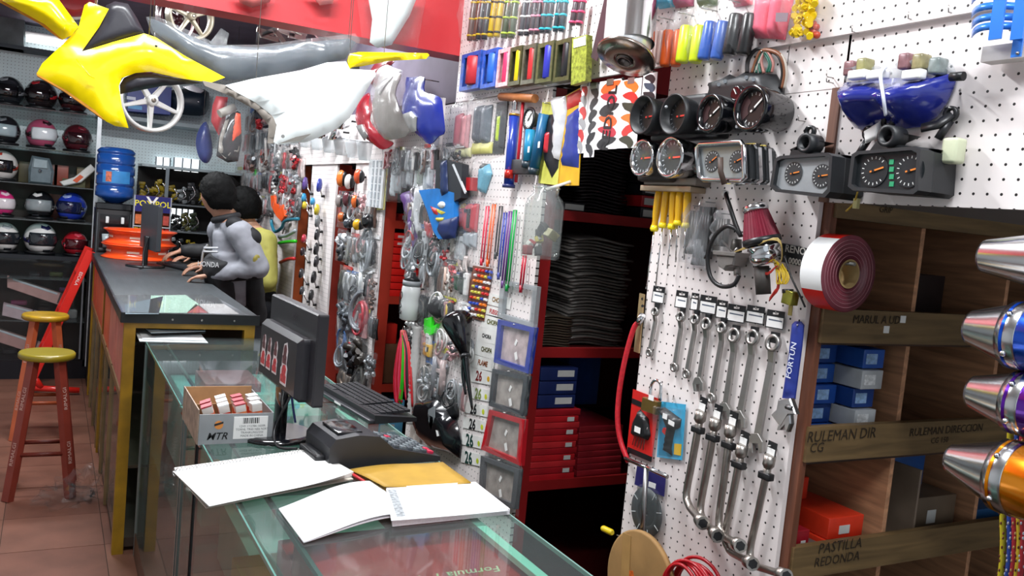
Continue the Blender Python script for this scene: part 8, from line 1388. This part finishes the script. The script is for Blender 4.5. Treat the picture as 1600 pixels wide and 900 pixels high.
# near red bay: plates, gaskets, packs
def stack(name, label_fn, cat, x, yy, z, n_, w_, d_, h, col, gr, curve, jit=.01, seed=0):
    random.seed(seed); me = MB().grid(lambda u, v: ((u-.5)*w_, (v-.5)*d_, curve*math.sin(PI*v)*(.4+.6*math.sin(PI*u))+.5*curve*math.sin(5*u)), 7, 5, h*.55).mesh(name, M(col, .35, .0, .2, 20))
    for k in range(n_): o = bpy.data.objects.new(name, me); COL.objects.link(o); o.location = (x+random.uniform(-jit, jit), yy+random.uniform(-jit, jit), z+h*k+h*.6); o.rotation_euler = (0, 0, random.uniform(-.06, .06)); tag(o, label_fn % ('%d%s' % (k+1, 'th' if 3 < k+1 < 21 else {1: 'st', 2: 'nd', 3: 'rd'}.get((k+1) % 10, 'th'))), cat, gr)
stack('seat_cover', 'black seat cover, %s from the bottom of the top shelf pile', 'seat cover', 1.70, 2.66, 1.634, 24, .20, .28, .0115, '#241c20', 'seat covers in the top pile', .012, .006, 1); stack('gasket_sheet', 'grey film-wrapped gasket sheet, %s from the bottom of the middle shelf pile', 'gasket', 1.72, 2.66, 1.167, 34, .24, .30, .0112, '#6f6a66', 'gasket sheets in the middle pile', .014, .012, 2); stack('sprocket_plate', 'thin dark plate, %s from the bottom of the low left pile', 'plate', 1.545, 2.60, 1.167, 12, .13, .22, .009, '#4a4036', 'plates in the low pile', .006, .004, 3); stack('black_gasket', 'black gasket sheet, %s from the bottom behind the low plates', 'gasket', 1.60, 2.92, 1.167, 22, .2, .26, .012, '#17171c', 'black gaskets at the back', .012, .01, 4)
boxes([('%s carton from the bottom with a grey label at the right of the top shelf' % ORD[k], (1.835, 2.47, 1.634+k*.042), (2.05, 2.8, 1.674+k*.042), '#b01c24' if k == 1 else '#1c1a20', (.05, .5, .2, .8)) for k in range(5)]); boxes([('flat black carton with a grey label at the left of the top shelf', (1.50, 2.47, 1.634), (1.60, 2.8, 1.665), '#1c1c20', (.2, .95, .2, .8))])
boxes([('%s navy carton from the bottom on the lower shelf of the dark red bay' % ORD[k], (1.49, 2.47, .955+k*.048), (1.64, 2.75, 1.0+k*.048), '#1c2a5c', (.45, .9, .3, .8)) for k in range(3)])
for k in range(11): boxes([('%s red film pack from the bottom in the left pile of the dark red bay' % ORD[k], (1.47+.004*(k % 3), 2.458, .702+k*.0228), (1.66-.006*(k % 2), 2.72, .7235+k*.0228), ('#b81c24', '#a01822', '#c02a30')[k % 3], (.55+.2*(k % 2), .7+.2*(k % 2), .1, .8) if k % 2 else None)], 'red film packs, left pile')
for k in range(8): boxes([('%s red film pack from the bottom in the right pile of the dark red bay' % ORD[k], (1.68, 2.47+.002*k, .702+k*.0225), (1.87, 2.75, .7235+k*.0225), ('#98202a', '#8a1c26')[k % 2], None)], 'red film packs, right pile')
boxes([('bright blue carton pile behind the red hose', (1.80, 2.78, .885), (1.95, 3.0, 1.08), '#1c4ca0', None), ('grey crate on the floor under the dark red bay', (1.46, 2.2, .0), (1.80, 2.44, .22), '#4a4a48', None)])
# ================================================================== wooden pigeonholes
random.seed(31); n = 0
for (px, py, rows, cols, x0, dy) in ((1.56, 1.143, 5, 2, 1.56, .0), (1.47, 1.143, 5, 1, 1.475, .10)):
    for c_ in range(cols):
        for r_ in range(rows):
            n += 1; x = x0+c_*.075+random.uniform(-.004, .004); z = 1.142+r_*.047; yy = 1.30+dy+random.uniform(0, .02)+(.06 if c_ == 0 and cols == 2 else 0); wt = (r_ in (1, 3) and c_ == 1)
            r = carton('%s box from the bottom in the %s pile of blue bearing boxes' % (ORD[r_], 'dim left' if cols == 1 else ('middle', 'right')[c_]), (x, yy, z), (x+.07, yy+.16, z+.044), '#b8bcc0' if wt else ('#1c4a9c', '#2456ac', '#1a3f86')[n % 3], 'bearing_box', 'box', None, 'blue bearing boxes')
            gp(r, 'label_print', MB().span((x+.008, yy-.001, z+.01), (x+.045, yy-.0002, z+.034)), M('#8fb0d8' if not wt else '#d8dadc', .4, 0, .3, 120))
boxes([('open orange-red carton, upper of the pair in the lowest pigeonhole', (1.585, 1.30, .935), (1.70, 1.62, .985), '#d8361c', (.3, .6, .2, .6)), ('orange-red carton, lower of the pair in the lowest pigeonhole', (1.58, 1.295, .886), (1.695, 1.62, .934), '#d8361c', (.4, .6, .35, .6)), ('taller orange-red carton behind the pair', (1.53, 1.42, .986), (1.64, 1.66, 1.04), '#c8301a', None), ('dark red carton at the left of the lowest pigeonhole', (1.47, 1.30, .886), (1.525, 1.5, .965), '#8a1420', (.55, .8, .4, .7)), ('black carton stack behind the dark red one', (1.455, 1.52, .886), (1.52, 1.7, 1.05), '#1c1416', None), ('grey parts bag carton beside the dark red one', (1.53, 1.30, .886), (1.575, 1.36, .925), '#5a5a56', None), ('open grey-brown cardboard tray in the second low pigeonhole', (1.90, 1.32, .886), (2.07, 1.7, 1.0), '#6a5a4a', (.35, .55, .4, .7)), ('pale cardboard side flap in the second low pigeonhole', (1.885, 1.3, .886), (1.892, 1.7, 1.08), '#8a7868', None), ('blue plastic packet above the cardboard tray', (1.92, 1.4, 1.0005), (2.04, 1.6, 1.09), '#1c4c8c', None), ('blue packet in the third low pigeonhole', (2.12, 1.32, .886), (2.3, 1.6, .95), '#2a5c90', None), ('brown carton in the first upper pigeonhole', (1.65, 1.45, 1.406), (1.735, 1.7, 1.5), '#5a4632', None), ('dark coil box in the second upper pigeonhole', (1.80, 1.42, 1.406), (2.05, 1.75, 1.55), '#20181a', None), ('dark carton in the second middle pigeonhole', (1.80, 1.55, 1.142), (2.0, 1.8, 1.34), '#2a2220', None), ('white slip box at the front of the second middle pigeonhole', (1.765, 1.30, 1.142), (1.82, 1.4, 1.156), '#b8b4ac', None)])
